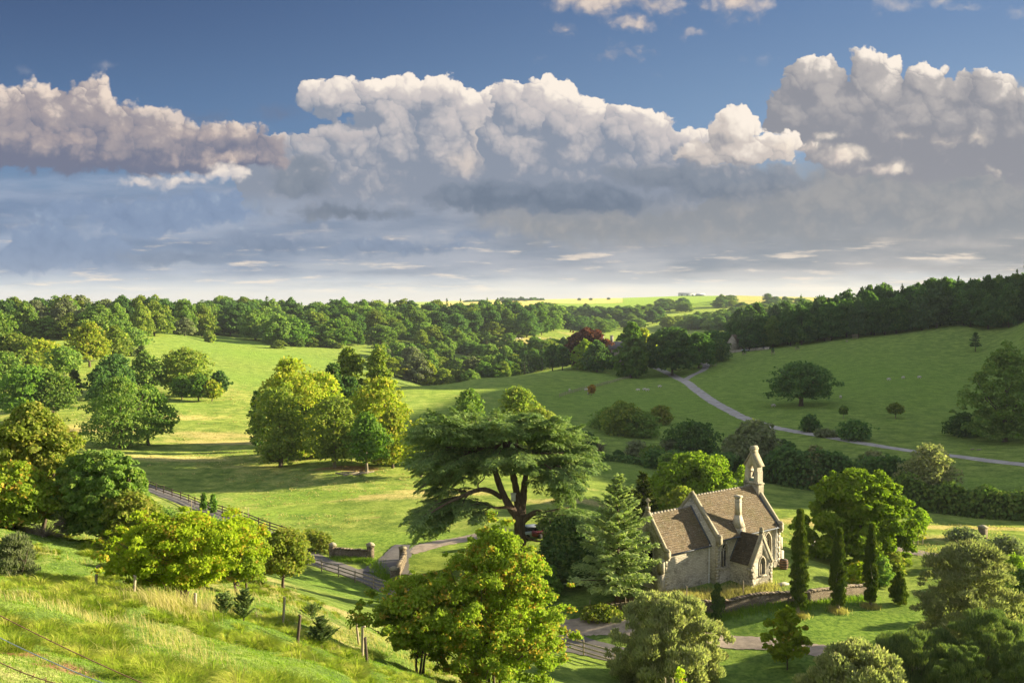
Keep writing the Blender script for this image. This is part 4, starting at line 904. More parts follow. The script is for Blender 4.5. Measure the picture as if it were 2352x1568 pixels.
tree(1606, 845, 760, 38, 'dark', 'dark tree right of the great sycamore', y=455, prof='dome', z0=0.1)
tree(1520, 0, 760, 30, 'dark', 'dark tree at the back left of the great sycamore', y=478)
tree(1640, 0, 757, 30, 'dark', 'dark tree behind the clipped yew dome', y=520)
tree(1672, 0, 762, 26, 'dark', 'dark tree between the yew dome and the ridge wood', y=530)
tree(1612, 0, 768, 30, 'dark', 'dark tree filling the gap left of the yew dome', y=500)
bush(1654, 814, 777, 28, 'yew', 'clipped yew dome beside the cottage', name='yew_bush', y=470, n=2600, leaf=0.9)
bush(1404, 832, 810, 9, 'yew', 'small round topiary at the manor front', y=470)
bush(1358, 847, 836, 7, 'grey', 'pale grey round bush on the manor lawn edge')
bush(1276, 838, 822, 5, 'dark', 'tiny dark bush left of the manor lawn')
tree(1358, 908, 884, 9, 'rust', 'small rust coloured young tree among the sheep', z0=0.25, n=300)
bush(1616, 832, 824, 7, 'dark', 'low dark bush on the bend of the upper drive')
# near church
conifer(1418, 1387, 1090, 106, 'larch', 'silvery green young cedar beside the chancel', n=26000, leaf=0.42, tiers=20, per=7, name='young_cedar_tree', z0=0.13, wid=0.36, sag=0.35, droop=0.02)
conifer(1480, 0, 1086, 44, 'cypress', 'bushy golden green conifer behind the chancel roof', y=122, n=9000, leaf=0.5, tiers=12, per=8, wid=0.6, name='conifer_tree', droop=-0.1)
tree(1600, 0, 1040, 104, 'lime', 'brilliant lime green tree behind the nave', y=136, prof='dome', n=50000, z0=0.06, leaf=0.42, clumps=60, cr=0.23)
bush(1572, 0, 1118, 50, 'haw_dull', 'yellowing bush showing over the chancel ridge', y=120, n=9000)
tree(1985, 1318, 1078, 118, 'lime', 'big rounded walnut beyond the cypresses, glowing green', y=108, prof='dome', n=42000, z0=0.05, leaf=0.42, clumps=80, cr=0.19, ragged=0.25, rough=0.2)
bush(2112, 1215, 1165, 24, 'lime', 'small sunlit bush right of the big walnut')
tree(2240, 1412, 1238, 112, 'sallow', 'broad feathery olive willow at the right', y=80, prof='dome', z0=0.02, n=36000, leaf=0.36, spike=0.5, aspect=0.3, clumps=70, cr=0.22)
bush(2215, 1240, 1212, 42, 'grey', 'grey green bush by the stone gate pillar on the sunny field')
bush(2325, 1280, 1228, 44, 'grey', 'bluish bush mass at the right edge behind the feathery willow', y=108)
bush(2345, 1310, 1270, 30, 'lime', 'bright lime bush at the right edge', y=100)
bush(2362, 1400, 1300, 34, 'yew', 'dark shrub at the right edge beside the feathery willow', y=90, prof='egg')
bush(2060, 1300, 1262, 34, 'haw_dull', 'brownish shrub under the big walnut at its right', y=104)
bush(2040, 1330, 1280, 24, 'mid', 'green shrub between the third cypress and the rounded one', y=98)
bush(1985, 1340, 1290, 30, 'haw_yellow', 'straggly yellow green shrub behind the third cypress', y=97, n=2500)
bush(1540, 1592, 1362, 132, 'sallow', 'huge rounded grey olive bush at the bottom of the photo', y=70, prof='dome', n=60000, leaf=0.34, spike=0.9, aspect=0.28, clumps=95, cr=0.17, stems=3, tr=0.12)
tree(1808, 1537, 1393, 54, 'haw_yellow', 'young walnut sapling with big leaves on the lawn', prof='egg', z0=0.2, n=2600, leaf=0.42, gap=0.35, clumps=26, cr=0.22, tr=0.06)
bush(1654, 1422, 1338, 15, 'yew', 'small juniper before the dry-stone wall', y=86, prof='column', n=6000, leaf=0.22, spike=1.5, aspect=0.35, z0=0.12, name='juniper_bush')
for u, v, t_, hw, lab in [(1835, 1414, 1166, 19.5, 'tallest slim cypress, nearest the porch'), (1925, 1404, 1210, 19.5, 'middle cypress in front of the wall end'), (2000, 1394, 1200, 16.5, 'rightmost slim cypress in front of the walnut')]:
    tree(u, v, t_, hw, 'cypress', lab, name='cypress_tree', cat='cypress', prof='column', n=26000, leaf=0.24, aspect=0.26, spike=3.0, z0=0.075, clumps=130, cr=0.36, rough=0.04, ragged=0.0, tr=0.16, limbs_n=4, trunk='bark_pale', shell=0.8)
bush(2066, 1388, 1312, 19, 'cypress', 'short rounded cypress at the right of the cypress row', name='cypress_tree', cat='cypress', prof='column', n=9000, leaf=0.26, aspect=0.3, spike=2.2, z0=0.04, clumps=60, cr=0.4)
for u, v, t_, hw, y, lab in [(2110, 1600, 1448, 108, 66, 'nearest dark pine with upright candles at the bottom right'), (2290, 1590, 1402, 112, 68, 'larger dark pine at the bottom right corner'), (2230, 1600, 1480, 60, 62, 'low pine wedged between two larger pines at the bottom right'), (2380, 1600, 1470, 70, 62, 'pine cut off by the right edge at the bottom')]:
    tree(u, v, t_, hw, 'pine', lab, y=y, name='pine_tree', prof='dome', n=60000, leaf=0.34, aspect=0.13, spike=1.6, z0=0.16, clumps=34, cr=0.2, gap=0.1, trunk='bark_cedar', tr=0.2, limbs_n=9)
tree(1975, 1620, 1472, 130, 'sallow', 'grey green sallow bush with pale shoots at the bottom edge', y=62, prof='dome', n=36000, leaf=0.30, aspect=0.4, spike=0.7, z0=0.02, clumps=75, cr=0.19, cat='bush', name='bush', stems=3)
bush(1295, 1405, 1190, 66, 'yew', 'dense dark yew filling the space between the cedar and the young cedar', y=95, prof='egg', n=26000, leaf=0.34, name='yew_bush')
bush(1235, 1400, 1290, 50, 'green', 'leafy green shrub at the foot of the great cedar', y=92, n=12000)
bush(1360, 1400, 1290, 30, 'yew', 'dark shrub behind the young cedar trunk', y=94)
bush(1390, 1415, 1392, 46, 'haw_dull', 'low ivy covered rubble bank under the young cedar', y=86, n=5000)
# near bank
tree(62, 1215, 925, 92, 'haw_dull', 'olive brown hawthorn cut off by the left edge', y=62, prof='dome', ragged=0.3, z0=0.08, n=42000, leaf=0.26, name='hawthorn_tree', stems=2, gap=0.08)
tree(20, 1210, 1060, 80, 'hawthorn', 'green hawthorn low at the left edge', y=58, prof='dome', z0=0.1, n=20000, leaf=0.24, name='hawthorn_tree')
tree(222, 1243, 1032, 104, 'mid', 'ivy clad dome shaped hawthorn on the bank', y=60, prof='dome', z0=0.14, n=60000, leaf=0.24, name='hawthorn_tree', stems=4, tr=0.22, clumps=110, cr=0.16, rough=0.08)
tree(292, 1245, 1128, 62, 'haw_dull', 'brownish hawthorn leaning on the ivy clad one', y=58, prof='dome', z0=0.2, n=16000, leaf=0.2, name='hawthorn_tree', stems=2, gap=0.1)
tree(135, 1130, 1018, 46, 'haw_dull', 'twiggy olive hawthorn behind the ivy clad dome', y=85, z0=0.1, n=9000, gap=0.2, name='hawthorn_tree')
tree(412, 1380, 1188, 162, 'haw_yellow', 'wind blown yellow green hawthorn in the near left', prof='vase', z0=0.2, n=80000, leaf=0.14, name='hawthorn_tree', stems=5, tr=0.11, clumps=120, cr=0.125, gap=0.12, limbs_n=10, rough=0.24, ragged=0.35, shell=0.35, loose=0.8)
tree(548, 1345, 1190, 62, 'hawthorn', 'hawthorn half hidden behind the yellow green one', y=54, prof='dome', z0=0.2, n=18000, leaf=0.17, name='hawthorn_tree', stems=2)
tree(651, 1352, 1212, 54, 'haw_dull', 'small olive hawthorn on a single stem above the lane', prof='round', z0=0.24, n=18000, leaf=0.18, name='hawthorn_tree', gap=0.1)
tree(1140, 1610, 1212, 145, 'hawthorn', 'big hawthorn with reddening tips at the bottom centre', y=47, prof='egg', z0=0.12, n=110000, leaf=0.15, name='hawthorn_tree', stems=4, tr=0.13, clumps=150, cr=0.12, gap=0.12, limbs_n=12, rough=0.26, ragged=0.4, shell=0.35, loose=0.9)
tree(955, 1545, 1335, 118, 'hawthorn', 'dark leaved hawthorn spreading left of the big one', y=46, prof='umbrella', z0=0.3, n=32000, leaf=0.17, name='hawthorn_tree', stems=3, tr=0.10, clumps=70, cr=0.14, gap=0.12, rough=0.26, ragged=0.35, shell=0.35, loose=0.9)
bush(20, 1300, 1225, 50, 'grey', 'weedy thistle and nettle clump at the left edge', y=40, n=9000, leaf=0.14, spike=1.0, aspect=0.35)
# hedges: a run of leaf clumps along a line
def hedge(pts, h, w, fol, label, n, leaf, name='hedge'):
    r = np.random.default_rng(seed_of(*pts[0], 5)); G = np.array([on(u, y) for u, y in pts]); seg = np.linalg.norm(np.diff(G, axis=0), axis=1); cum = np.append(0, np.cumsum(seg))
    t = r.random(n) * cum[-1]; B = np.stack([np.interp(t, cum, G[:, i]) for i in range(3)], -1)
    hh = h * (0.55 + 0.9 * nfbm(t / 3.2, t * 0 + 3.3, int(pts[0][0]), 3)); ang = r.random(n) * np.pi
    C = B + np.stack([np.cos(ang) * w * 0.5 * (0.7 + 0.4 * r.random(n)) * r.choice([1, 1], n), (r.random(n) - 0.5) * w * 0.8, np.sin(ang) * hh * (0.55 + 0.5 * r.random(n) ** 0.5)], -1)
    N = unit(np.stack([np.cos(ang), -0.4 + 0 * ang, np.sin(ang)], -1) + r.normal(size=(n, 3)) * 0.6)
    o = leaf_obj(name, leaves(r, C - G[0], N, leaf * (0.6 + 0.8 * r.random(n)), 0.75), FOL[fol]); o.location = G[0]; tag(o, label, 'hedge')
hedge([(1770, 172), (1850, 167), (1960, 163), (2100, 158)], 6.0, 5, 'dark', 'dark overgrown hedge running behind the walnut', 9000, 0.75)
hedge([(2080, 150), (2190, 147), (2300, 143), (2420, 139)], 4.6, 4, 'mid', 'trimmed long hedge at the right below the drive', 9000, 0.6)
hedge([(1500, 182), (1600, 178), (1700, 174)], 4.0, 4, 'dark', 'dark low hedge along the stream left of the willow', 4500, 0.7)
hedge([(1340, 190), (1420, 188), (1500, 184)], 1.4, 2, 'dark', 'thin low hedge on the valley floor fence line', 1200, 0.5)
hedge([(330, 118), (420, 114), (520, 110), (600, 108)], 1.6, 2, 'mid', 'straggling hedge bottom between the lane and the rail fence', 2600, 0.35)
hedge([(700, 111), (745, 110)], 2.0, 2.5, 'haw_dull', 'scruffy bushes left of the gateway wall', 1800, 0.3)
# ------------------------------------------------------------------ stone
def stone_mat(name, c1, c2, mortar, bw=0.45, bh=0.16, dirt=(0.10, 0.085, 0.06), lich=(0.42, 0.40, 0.34), mb_=0.02, bumpd=0.04, rot=None):
    m, nt, o = new_mat(name); co = coords(nt)
    tcm = nt.nodes.new('ShaderNodeSeparateXYZ'); nt.links.new(co, tcm.inputs[0])
    cb = nt.nodes.new('ShaderNodeCombineXYZ'); X.nt = nt
    s_ = X(tcm.outputs[0]) + X(tcm.outputs[1]); wob = (X(noise_s(nt, co, 1.6, 3)) - 0.5) * 0.10
    nt.links.new(s_.s, cb.inputs[0]); nt.links.new((X(tcm.outputs[2]) + wob).s, cb.inputs[1])
    b = nt.nodes.new('ShaderNodeTexBrick'); nt.links.new(cb.outputs[0], b.inputs['Vector']); b.inputs['Scale'].default_value = 1.0
    b.inputs['Brick Width'].default_value = bw; b.inputs['Row Height'].default_value = bh; b.inputs['Mortar Size'].default_value = mb_; b.inputs['Mortar Smooth'].default_value = 0.4; b.inputs['Bias'].default_value = -0.1
    b.inputs['Color1'].default_value = ncol(c1); b.inputs['Color2'].default_value = ncol(c2); b.inputs['Mortar'].default_value = ncol(mortar)
    n1 = X(noise_s(nt, co, 0.55, 5, 0.65)); n2 = X(noise_s(nt, co, 5.5, 5, 0.65)); n3 = X(noise_s(nt, co, 22, 3, 0.6))
    c = mixc(nt, sstep(n1 * 0.55 + n2 * 0.45, 0.46, 0.66).s, b.outputs[0], dirt)
    c = mixc(nt, (sstep(n2 * 0.6 + n3 * 0.4, 0.55, 0.64) * 0.8).s, c, lich)
    h = X(b.outputs['Fac']) * -0.7 + n2 * 0.5 + n3 * 0.25
    principled(nt, o, c, 0.93, bump(nt, h.s, 0.8, bumpd)); return m
M['rubble'] = stone_mat('church_stone', (0.58, 0.52, 0.40), (0.43, 0.38, 0.29), (0.34, 0.30, 0.235))
M['ashlar'] = stone_mat('dressed_stone', (0.48, 0.425, 0.31), (0.40, 0.35, 0.255), (0.31, 0.27, 0.20), 0.7, 0.34, mb_=0.008, bumpd=0.015)
M['coping'] = stone_mat('coping_stone', (0.35, 0.31, 0.22), (0.29, 0.255, 0.18), (0.22, 0.195, 0.14), 0.8, 0.5, mb_=0.006, bumpd=0.02, lich=(0.44, 0.36, 0.14))
M['tiles'] = stone_mat('stone_tiles', (0.205, 0.148, 0.088), (0.125, 0.092, 0.056), (0.062, 0.047, 0.031), 0.34, 0.19, dirt=(0.115, 0.092, 0.034), lich=(0.40, 0.37, 0.31), mb_=0.012, bumpd=0.05)
M['tiles_dark'] = stone_mat('dark_tiles', (0.10, 0.075, 0.05), (0.06, 0.048, 0.034), (0.03, 0.025, 0.018), 0.34, 0.19, dirt=(0.02, 0.017, 0.010), lich=(0.22, 0.20, 0.17), mb_=0.012, bumpd=0.05)  # much darker brown tiles, for the left slope of the porch
M['drystone'] = stone_mat('dry_stone', (0.33, 0.26, 0.165), (0.19, 0.145, 0.095), (0.045, 0.035, 0.025), 0.30, 0.085, dirt=(0.11, 0.08, 0.05), lich=(0.46, 0.41, 0.33), mb_=0.018, bumpd=0.09)
M['ridge'] = stone_mat('ridge_stone', (0.26, 0.23, 0.17), (0.20, 0.175, 0.13), (0.16, 0.14, 0.10), 0.5, 0.5, mb_=0.006, bumpd=0.02)
M['lead'] = simple_mat('lead', (0.075, 0.085, 0.105), 0.3, 4, 0.55, 0.2, 0.01)
M['glass'] = simple_mat('dark_glass', (0.012, 0.014, 0.016), 0.4, 9, 0.15, 0.2, 0.004)
M['pipe'] = simple_mat('painted_pipe', (0.74, 0.73, 0.70), 0.1, 8, 0.6, 0.1, 0.002)
M['bronze'] = simple_mat('bronze', (0.05, 0.045, 0.035), 0.3, 8, 0.5, 0.2, 0.004, metal=0.7)
M['slab'] = simple_mat('grave_stone', (0.33, 0.31, 0.26), 0.25, 5, 0.9, 0.5, 0.01)

CH = thing('stone_church', 'small stone church with bell turret, porch and stone tiled roofs beside the cypresses', 'church', CH_O, CH_T)
nL, nW, nH, nR = 9.8, 6.74, 4.47, 8.11
cL, cc_, cH, cR = 6.24, 0.89, 3.88, 7.10
p0_, p1_, pD, pH, pR = 1.96, 5.07, 2.67, 2.19, 4.70
def arch(c, w, z0, zs, za, n=9):
    """pointed opening: centre, width, sill, springing, apex"""
    pts = [(c - w / 2, z0), (c + w / 2, z0), (c + w / 2, zs)]
    R = (w * w / 4 + (za - zs) ** 2) / w
    a1 = math.asin(min(1, (za - zs) / R))
    for i in range(1, n): a = a1 * i / n; pts.append((c + w / 2 - R + R * math.cos(a), zs + R * math.sin(a)))
    pts.append((c, za))
    for i in range(n - 1, 0, -1): a = a1 * i / n; pts.append((c - w / 2 + R - R * math.cos(a), zs + R * math.sin(a)))
    pts.append((c - w / 2, zs))
    return pts
def wall_face(outer, holes, f, depth=0.32):
    """wall skin with real openings and reveals; f(a, b, d) -> 3D, d runs inwards"""
    bm = bmesh.new(); edges = []; loops = []
    for loop in [outer] + holes:
        vs = [bm.verts.new(f(a, b, 0)) for a, b in loop]; loops.append(vs)
        for i in range(len(vs)): edges.append(bm.edges.new((vs[i], vs[(i + 1) % len(vs)])))
    bmesh.ops.triangle_fill(bm, use_beauty=True, use_dissolve=False, edges=edges)
    for loop, vs in zip(holes, loops[1:]):
        ws = [bm.verts.new(f(a, b, depth)) for a, b in loop]
        for i in range(len(vs)): j = (i + 1) % len(vs); bm.faces.new((vs[i], vs[j], ws[j], ws[i]))
    return bm
def bm_add(mb, bm):
    bm.verts.ensure_lookup_table(); bm.verts.index_update()
    V = [tuple(v.co) for v in bm.verts]; Q = [[v.index for v in f.verts] for f in bm.faces if len(f.verts) == 4]; T = [[v.index for v in f.verts] for f in bm.faces if len(f.verts) == 3]
    mb.add(V, Q, T); bm.free()
south = lambda y0: (lambda a, b, d: (a, y0 + d, b))
eastf = lambda x0: (lambda a, b, d: (x0 + d, a, b))
winA = arch(1.12, 1.0, 1.45, 3.0, 3.85); winB = arch(7.75, 1.0, 1.45, 3.0, 3.85)
mb = MB()
bm_add(mb, wall_face([(0, -0.5), (nL, -0.5), (nL, nH), (0, nH)], [winA, winB], south(0)))
mb.add([(0, nW, -.5), (nL, nW, -.5), (nL, nW, nH), (0, nW, nH)], [[3, 2, 1, 0]])
for x in (0.0, nL): mb.prism([(0, -.5), (nW, -.5), (nW, nH), (nW / 2, nR - 0.1), (0, nH)], x - (0 if x == 0 else 0.40), x + (0.40 if x == 0 else 0), lambda a, b, d: (d, a, b) if 0 < a < nW else (d, a, b))
nave = mb.build('nave_wall', M['rubble'], CH)
mb = MB()
bm_add(mb, wall_face([(-cL, -0.6), (-0.004, -0.6), (-0.004, cH), (-cL, cH)], [], south(cc_)))
mb.add([(-cL, nW - cc_, -.5), (-.004, nW - cc_, -.5), (-.004, nW - cc_, cH), (-cL, nW - cc_, cH)], [[3, 2, 1, 0]])
ew = arch(nW / 2, 1.7, 1.5, 3.4, 4.9)
bm_add(mb, wall_face([(cc_, -.6), (nW - cc_, -.6), (nW - cc_, cH), (nW / 2, cR - 0.1), (cc_, cH)], [ew], eastf(-cL)))
mb.build('chancel_wall', M['rubble'], CH)
def course_roof(name, ridge0, ridge1, eave0, eave1, mat, courses, parent=CH, lift=0.035):
    """stone tiles in overlapping courses, each a thin stepped slab with a ragged lower edge"""
    r = np.random.default_rng(int(abs(ridge0[0] * 10 + eave1[1] * 3)) + courses); R0, R1, E0, E1 = (np.array(p, float) for p in (ridge0, ridge1, eave0, eave1))
    nrm = unit(np.cross(R1 - R0, E0 - R0)); nrm = nrm if nrm[2] > 0 else -nrm; mb = MB()
    for k in range(courses):
        t0, t1 = k / courses, (k + 1.18) / courses
        if k == courses - 1: t1 = 1.0
        w = 0.22 + 0.16 * (k / courses); m = max(3, int(np.linalg.norm(R1 - R0) / w)); x = np.linspace(0, 1, m + 1); x[1:-1] += r.normal(size=m - 1) * 0.12 / m
        for i in range(m):
            j0 = 0.012 * r.normal(); tt = t1 + 0.10 / courses * r.normal() * (0 if k == courses - 1 else 1); L_ = lift * (0.75 + 0.5 * r.random())
            q = [R0 + (R1 - R0) * x[i] + (E0 - R0) * t0, R0 + (R1 - R0) * x[i + 1] + (E1 - R1) * t0, R0 + (R1 - R0) * x[i + 1] + (E1 - R1) * tt, R0 + (R1 - R0) * x[i] + (E0 - R0) * tt]
            up = [nrm * 0.006, nrm * 0.006, nrm * (L_ + 0.01), nrm * (L_ + 0.01 + j0 * 0.5)]
            mb.add([a + b for a, b in zip(q, up)] + [q[2] - nrm * 0.02, q[3] - nrm * 0.02], [[0, 1, 2, 3], [3, 2, 4, 5]])
    mb.add([R0 - nrm * .03, R1 - nrm * .03, E1 - nrm * .03, E0 - nrm * .03], [[0, 1, 2, 3]])
    return mb.build(name, mat, parent, fix=False)
ov = 0.16
def eave_z(H, R, half): return H - ov * (R - H) / half
course_roof('nave_roof', (0.36, nW / 2, nR), (nL - 0.36, nW / 2, nR), (0.36, -ov, eave_z(nH, nR, nW / 2)), (nL - 0.36, -ov, eave_z(nH, nR, nW / 2)), M['tiles'], 24)
course_roof('nave_roof', (0.36, nW / 2, nR), (nL - 0.36, nW / 2, nR), (0.36, nW + ov, eave_z(nH, nR, nW / 2)), (nL - 0.36, nW + ov, eave_z(nH, nR, nW / 2)), M['tiles'], 12)
ch2 = nW / 2 - cc_
course_roof('chancel_roof', (-cL + 0.34, nW / 2, cR), (0.0, nW / 2, cR), (-cL + 0.34, cc_ - ov, eave_z(cH, cR, ch2)), (0.0, cc_ - ov, eave_z(cH, cR, ch2)), M['tiles'], 21)
course_roof('chancel_roof', (-cL + 0.34, nW / 2, cR), (0.0, nW / 2, cR), (-cL + 0.34, nW - cc_ + ov, eave_z(cH, cR, ch2)), (0.0, nW - cc_ + ov, eave_z(cH, cR, ch2)), M['tiles'], 10)
# ridges
for nm, x0, x1, z in (('ridge_tiles', 0.38, nL - 0.5, nR), ('ridge_tiles', -cL + 0.36, -0.01, cR)):
    mb = MB(); n = int((x1 - x0) / 0.42)
    for i in range(n):
        a = x0 + (x1 - x0) * i / n; b = x0 + (x1 - x0) * (i + 1) / n - 0.012
        mb.prism([(-0.17, -0.17), (0, 0.05), (0.17, -0.17), (0.13, -0.18), (0, -0.02), (-0.13, -0.18)], a, b, lambda p, q, d: (d, nW / 2 + p, z + q))
    mb.build(nm, M['ridge'], CH)
# gable copings with kneelers
def coping(name, xc, thick, half, zE, zR, ymid, rise=0.26, wid=0.36, lead=True):
    mb = MB()
    for s in (-1, 1):
        e = np.array([xc, ymid + s * (half + 0.28), zE - 0.10]); t = np.array([xc, ymid, zR + 0.42]); d = unit(t - e)
        up = np.array([0, -s * 0, 1.0]) - d * d[2]; up = unit(up)
        a = np.array([1.0, 0, 0]) * thick / 2
        V = [e - a, e + a, t + a, t - a]; V2 = [v - up * 0.30 for v in V]; Vt = [v + up * 0.08 for v in (e, t)]
        mb.add([*V, *V2, *Vt], [[0, 4, 7, 3], [1, 2, 6, 5], [0, 3, 9, 8], [1, 8, 9, 2], [4, 5, 6, 7]], [[0, 8, 1]])
    return mb.build(name, M['coping'], CH)
coping('coping', 0.17, 0.40, nW / 2, nH, nR, nW / 2); coping('coping', nL - 0.16, 0.42, nW / 2, nH, nR, nW / 2)
coping('coping', -cL + 0.16, 0.36, ch2, cH, cR, nW / 2)
for x, half, z in ((0.17, nW / 2, nH), (nL - 0.16, nW / 2, nH), (-cL + 0.16, ch2, cH)):
    for s in (-1, 1):
        y = nW / 2 + s * (half + 0.16); mb = MB()
        mb.box((x, y, z - 0.25), (0.46, 0.42, 0.62)); mb.prism([(-0.24, 0), (0.24, 0), (0, 0.34)], y - 0.22, y + 0.22, lambda p, q, d: (x + p, d, z + 0.06 + q))
        mb.box((x, y - s * 0.02, z - 0.66), (0.40, 0.30, 0.2)); mb.build('kneeler', M['coping'], CH)
# lead flashings against the gables
mb = MB()
for x0, zE, zR, half in ((0.45, nH, nR, nW / 2), (nL - 0.47, nH, nR, nW / 2), (-0.09, cH, cR, ch2)):
    a = np.array([x0, nW / 2 - half - 0.12, zE - 0.06]); b = np.array([x0, nW / 2, zR + 0.06]); mb.beam(a, b, 0.17, 0.07)
mb.build('flashing', M['lead'], CH)
# windows
def window(name, c, w, z0, zs, za, f, mat='ashlar', lights=2):
    """surround, mullion with forked head, dark glass"""
    fr = MB(); o_ = arch(c, w + 0.30, z0 - 0.10, zs, za + 0.19); i_ = arch(c, w, z0, zs, za)
    n = len(o_); V = [f(a, b, -0.035) for a, b in o_] + [f(a, b, -0.035) for a, b in i_] + [f(a, b, 0.10) for a, b in i_] + [f(a, b, 0.02) for a, b in o_]
    Q = [[i, (i + 1) % n, n + (i + 1) % n, n + i] for i in range(n)] + [[n + i, n + (i + 1) % n, 2 * n + (i + 1) % n, 2 * n + i] for i in range(n)] + [[i, 3 * n + i, 3 * n + (i + 1) % n, (i + 1) % n] for i in range(n)]
    fr.add(V, Q)
    win = fr.build(name, M[mat], CH)
    tr = MB(); s = 0.085
    tr.add([f(c + a, b, d) for d in (0.10, 0.24) for a, b in ((-s / 2, z0), (s / 2, z0), (s / 2, zs), (-s / 2, zs))], [[0, 1, 2, 3], [4, 7, 6, 5], [0, 4, 5, 1], [1, 5, 6, 2], [2, 6, 7, 3], [3, 7, 4, 0]])
    for sg in (-1, 1):
        prev = None
        for i in range(7):
            t = i / 6; a = c + sg * (w / 2) * t ** 1.5 * 0.92; b = zs + (za - zs) * 0.62 * math.sin(t * math.pi / 2) ** 0.9
            if prev: tr.beam(f(prev[0], prev[1], 0.16), f(a, b, 0.16), 0.07, 0.09)
            prev = (a, b)
        q = None
        for i in range(6):      # cusped heads of the two lights
            t = i / 5; a = c + sg * (w / 4 + w / 4 * math.cos(math.pi * t)); b = zs - 0.12 + 0.26 * math.sin(math.pi * t)
            if q: tr.beam(f(q[0], q[1], 0.17), f(a, b, 0.17), 0.05, 0.07)
            q = (a, b)
    tr.build('tracery', M[mat], win)
    gl = MB(); g = [f(a, b, 0.29) for a, b in i_]; cpt = f(c, (z0 + za) / 2, 0.29)
    gl.add(g + [cpt], [], [[i, (i + 1) % n, n] for i in range(n)]); gl.build('glass', M['glass'], win)
    sl = MB(); cx = f(c, z0 - 0.13, -0.02); a0 = f(c - w / 2 - 0.18, z0 - 0.14, 0.0); a1 = f(c + w / 2 + 0.18, z0 - 0.14, 0.0)
    sl.beam(np.array(a0), np.array(a1), 0.22, 0.10); sl.build('sill', M[mat], win)
window('window', 1.12, 1.0, 1.45, 3.0, 3.85, south(0)); window('window', 7.75, 1.0, 1.45, 3.0, 3.85, south(0))
window('window', nW / 2, 1.7, 1.5, 3.4, 4.9, eastf(-cL))
# porch
pc = (p0_ + p1_) / 2
mb = MB(); pw = arch(pc, 0.78, 0.95, 2.0, 2.62)
bm_add(mb, wall_face([(p0_, -.6), (p1_, -.6), (p1_, pH), (pc, pR - 0.05), (p0_, pH)], [pw], south(-pD), 0.28))
for x, s in ((p0_, 1), (p1_, -1)): mb.add([(x, -pD, -.6), (x, -0.004, -.6), (x, -0.004, pH), (x, -pD, pH)], [[0, 1, 2, 3]])
mb.build('porch_wall', M['rubble'], CH)
for s, e in ((-1, p0_ - 0.12), (1, p1_ + 0.12)):
    ez = pH - 0.12 * (pR - pH) / ((p1_ - p0_) / 2)
    course_roof('porch_roof', (pc, -0.06, pR), (pc, -pD + 0.28, pR), (e, -0.06, ez), (e, -pD + 0.28, ez), M['tiles_dark'] if s < 0 else M['tiles'], 13)
mb = MB()
for s in (-1, 1):
    e = np.array([pc + s * ((p1_ - p0_) / 2 + 0.20), -pD + 0.13, pH - 0.22]); t = np.array([pc, -pD + 0.13, pR + 0.34]); d = unit(t - e); up = unit(np.array([0, 0, 1.0]) - d * d[2]); a = np.array([0, 1.0, 0]) * 0.19
    V = [e - a, e + a, t + a, t - a]; V2 = [v - up * 0.24 for v in V]; Vt = [e + up * 0.06, t + up * 0.06]
    mb.add([*V, *V2, *Vt], [[0, 4, 7, 3], [1, 2, 6, 5], [0, 3, 9, 8], [1, 8, 9, 2]], [[0, 8, 1]])
mb.build('porch_coping', M['coping'], CH)
mb = MB(); mb.box((pc, -pD + 0.13, pR + 0.42), (0.30, 0.36, 0.26)); mb.tube([(pc, -pD + 0.13, pR + 0.5), (pc, -pD + 0.13, pR + 0.62), (pc, -pD + 0.13, pR + 0.80), (pc, -pD + 0.13, pR + 0.88)], [0.12, 0.2, 0.17, 0.03], 7); mb.build('finial', M['coping'], CH)
window('porch_window', pc, 0.78, 0.95, 2.0, 2.62, south(-pD))
mb = MB(); mb.beam((p0_ - 0.03, 0.0 - 0.02, pH + 0.02), (pc, -0.02, pR + 0.10), 0.16, 0.10); mb.beam((p1_ + 0.03, -0.02, pH + 0.02), (pc, -0.02, pR + 0.10), 0.16, 0.10); mb.build('flashing', M['lead'], CH)
mb = MB(); mb.box((p0_ - 0.05, -pD + 0.25, 1.62), (0.18, 0.55, 0.28)); mb.box((p1_ + 0.05, -pD + 0.2, 1.55), (0.16, 0.4, 0.26)); mb.build('corbel', M['ashlar'], CH)
# cross on the chancel gable
mb = MB(); x = -cL + 0.16; z = cR + 0.38
mb.box((x, nW / 2, z + 0.14), (0.34, 0.34, 0.34)); mb.tube([(x, nW / 2, z + 0.25), (x, nW / 2, z + 1.15)], [0.10, 0.06], 6); mb.beam((x, nW / 2 - 0.27, z + 0.92), (x, nW / 2 + 0.27, z + 0.92), 0.1, 0.12)
th_ = np.linspace(0, 2 * np.pi, 13); mb.tube([(x, nW / 2 + 0.2 * math.cos(a), z + 0.92 + 0.2 * math.sin(a)) for a in th_], 0.045, 5); mb.build('gable_cross', M['coping'], CH)
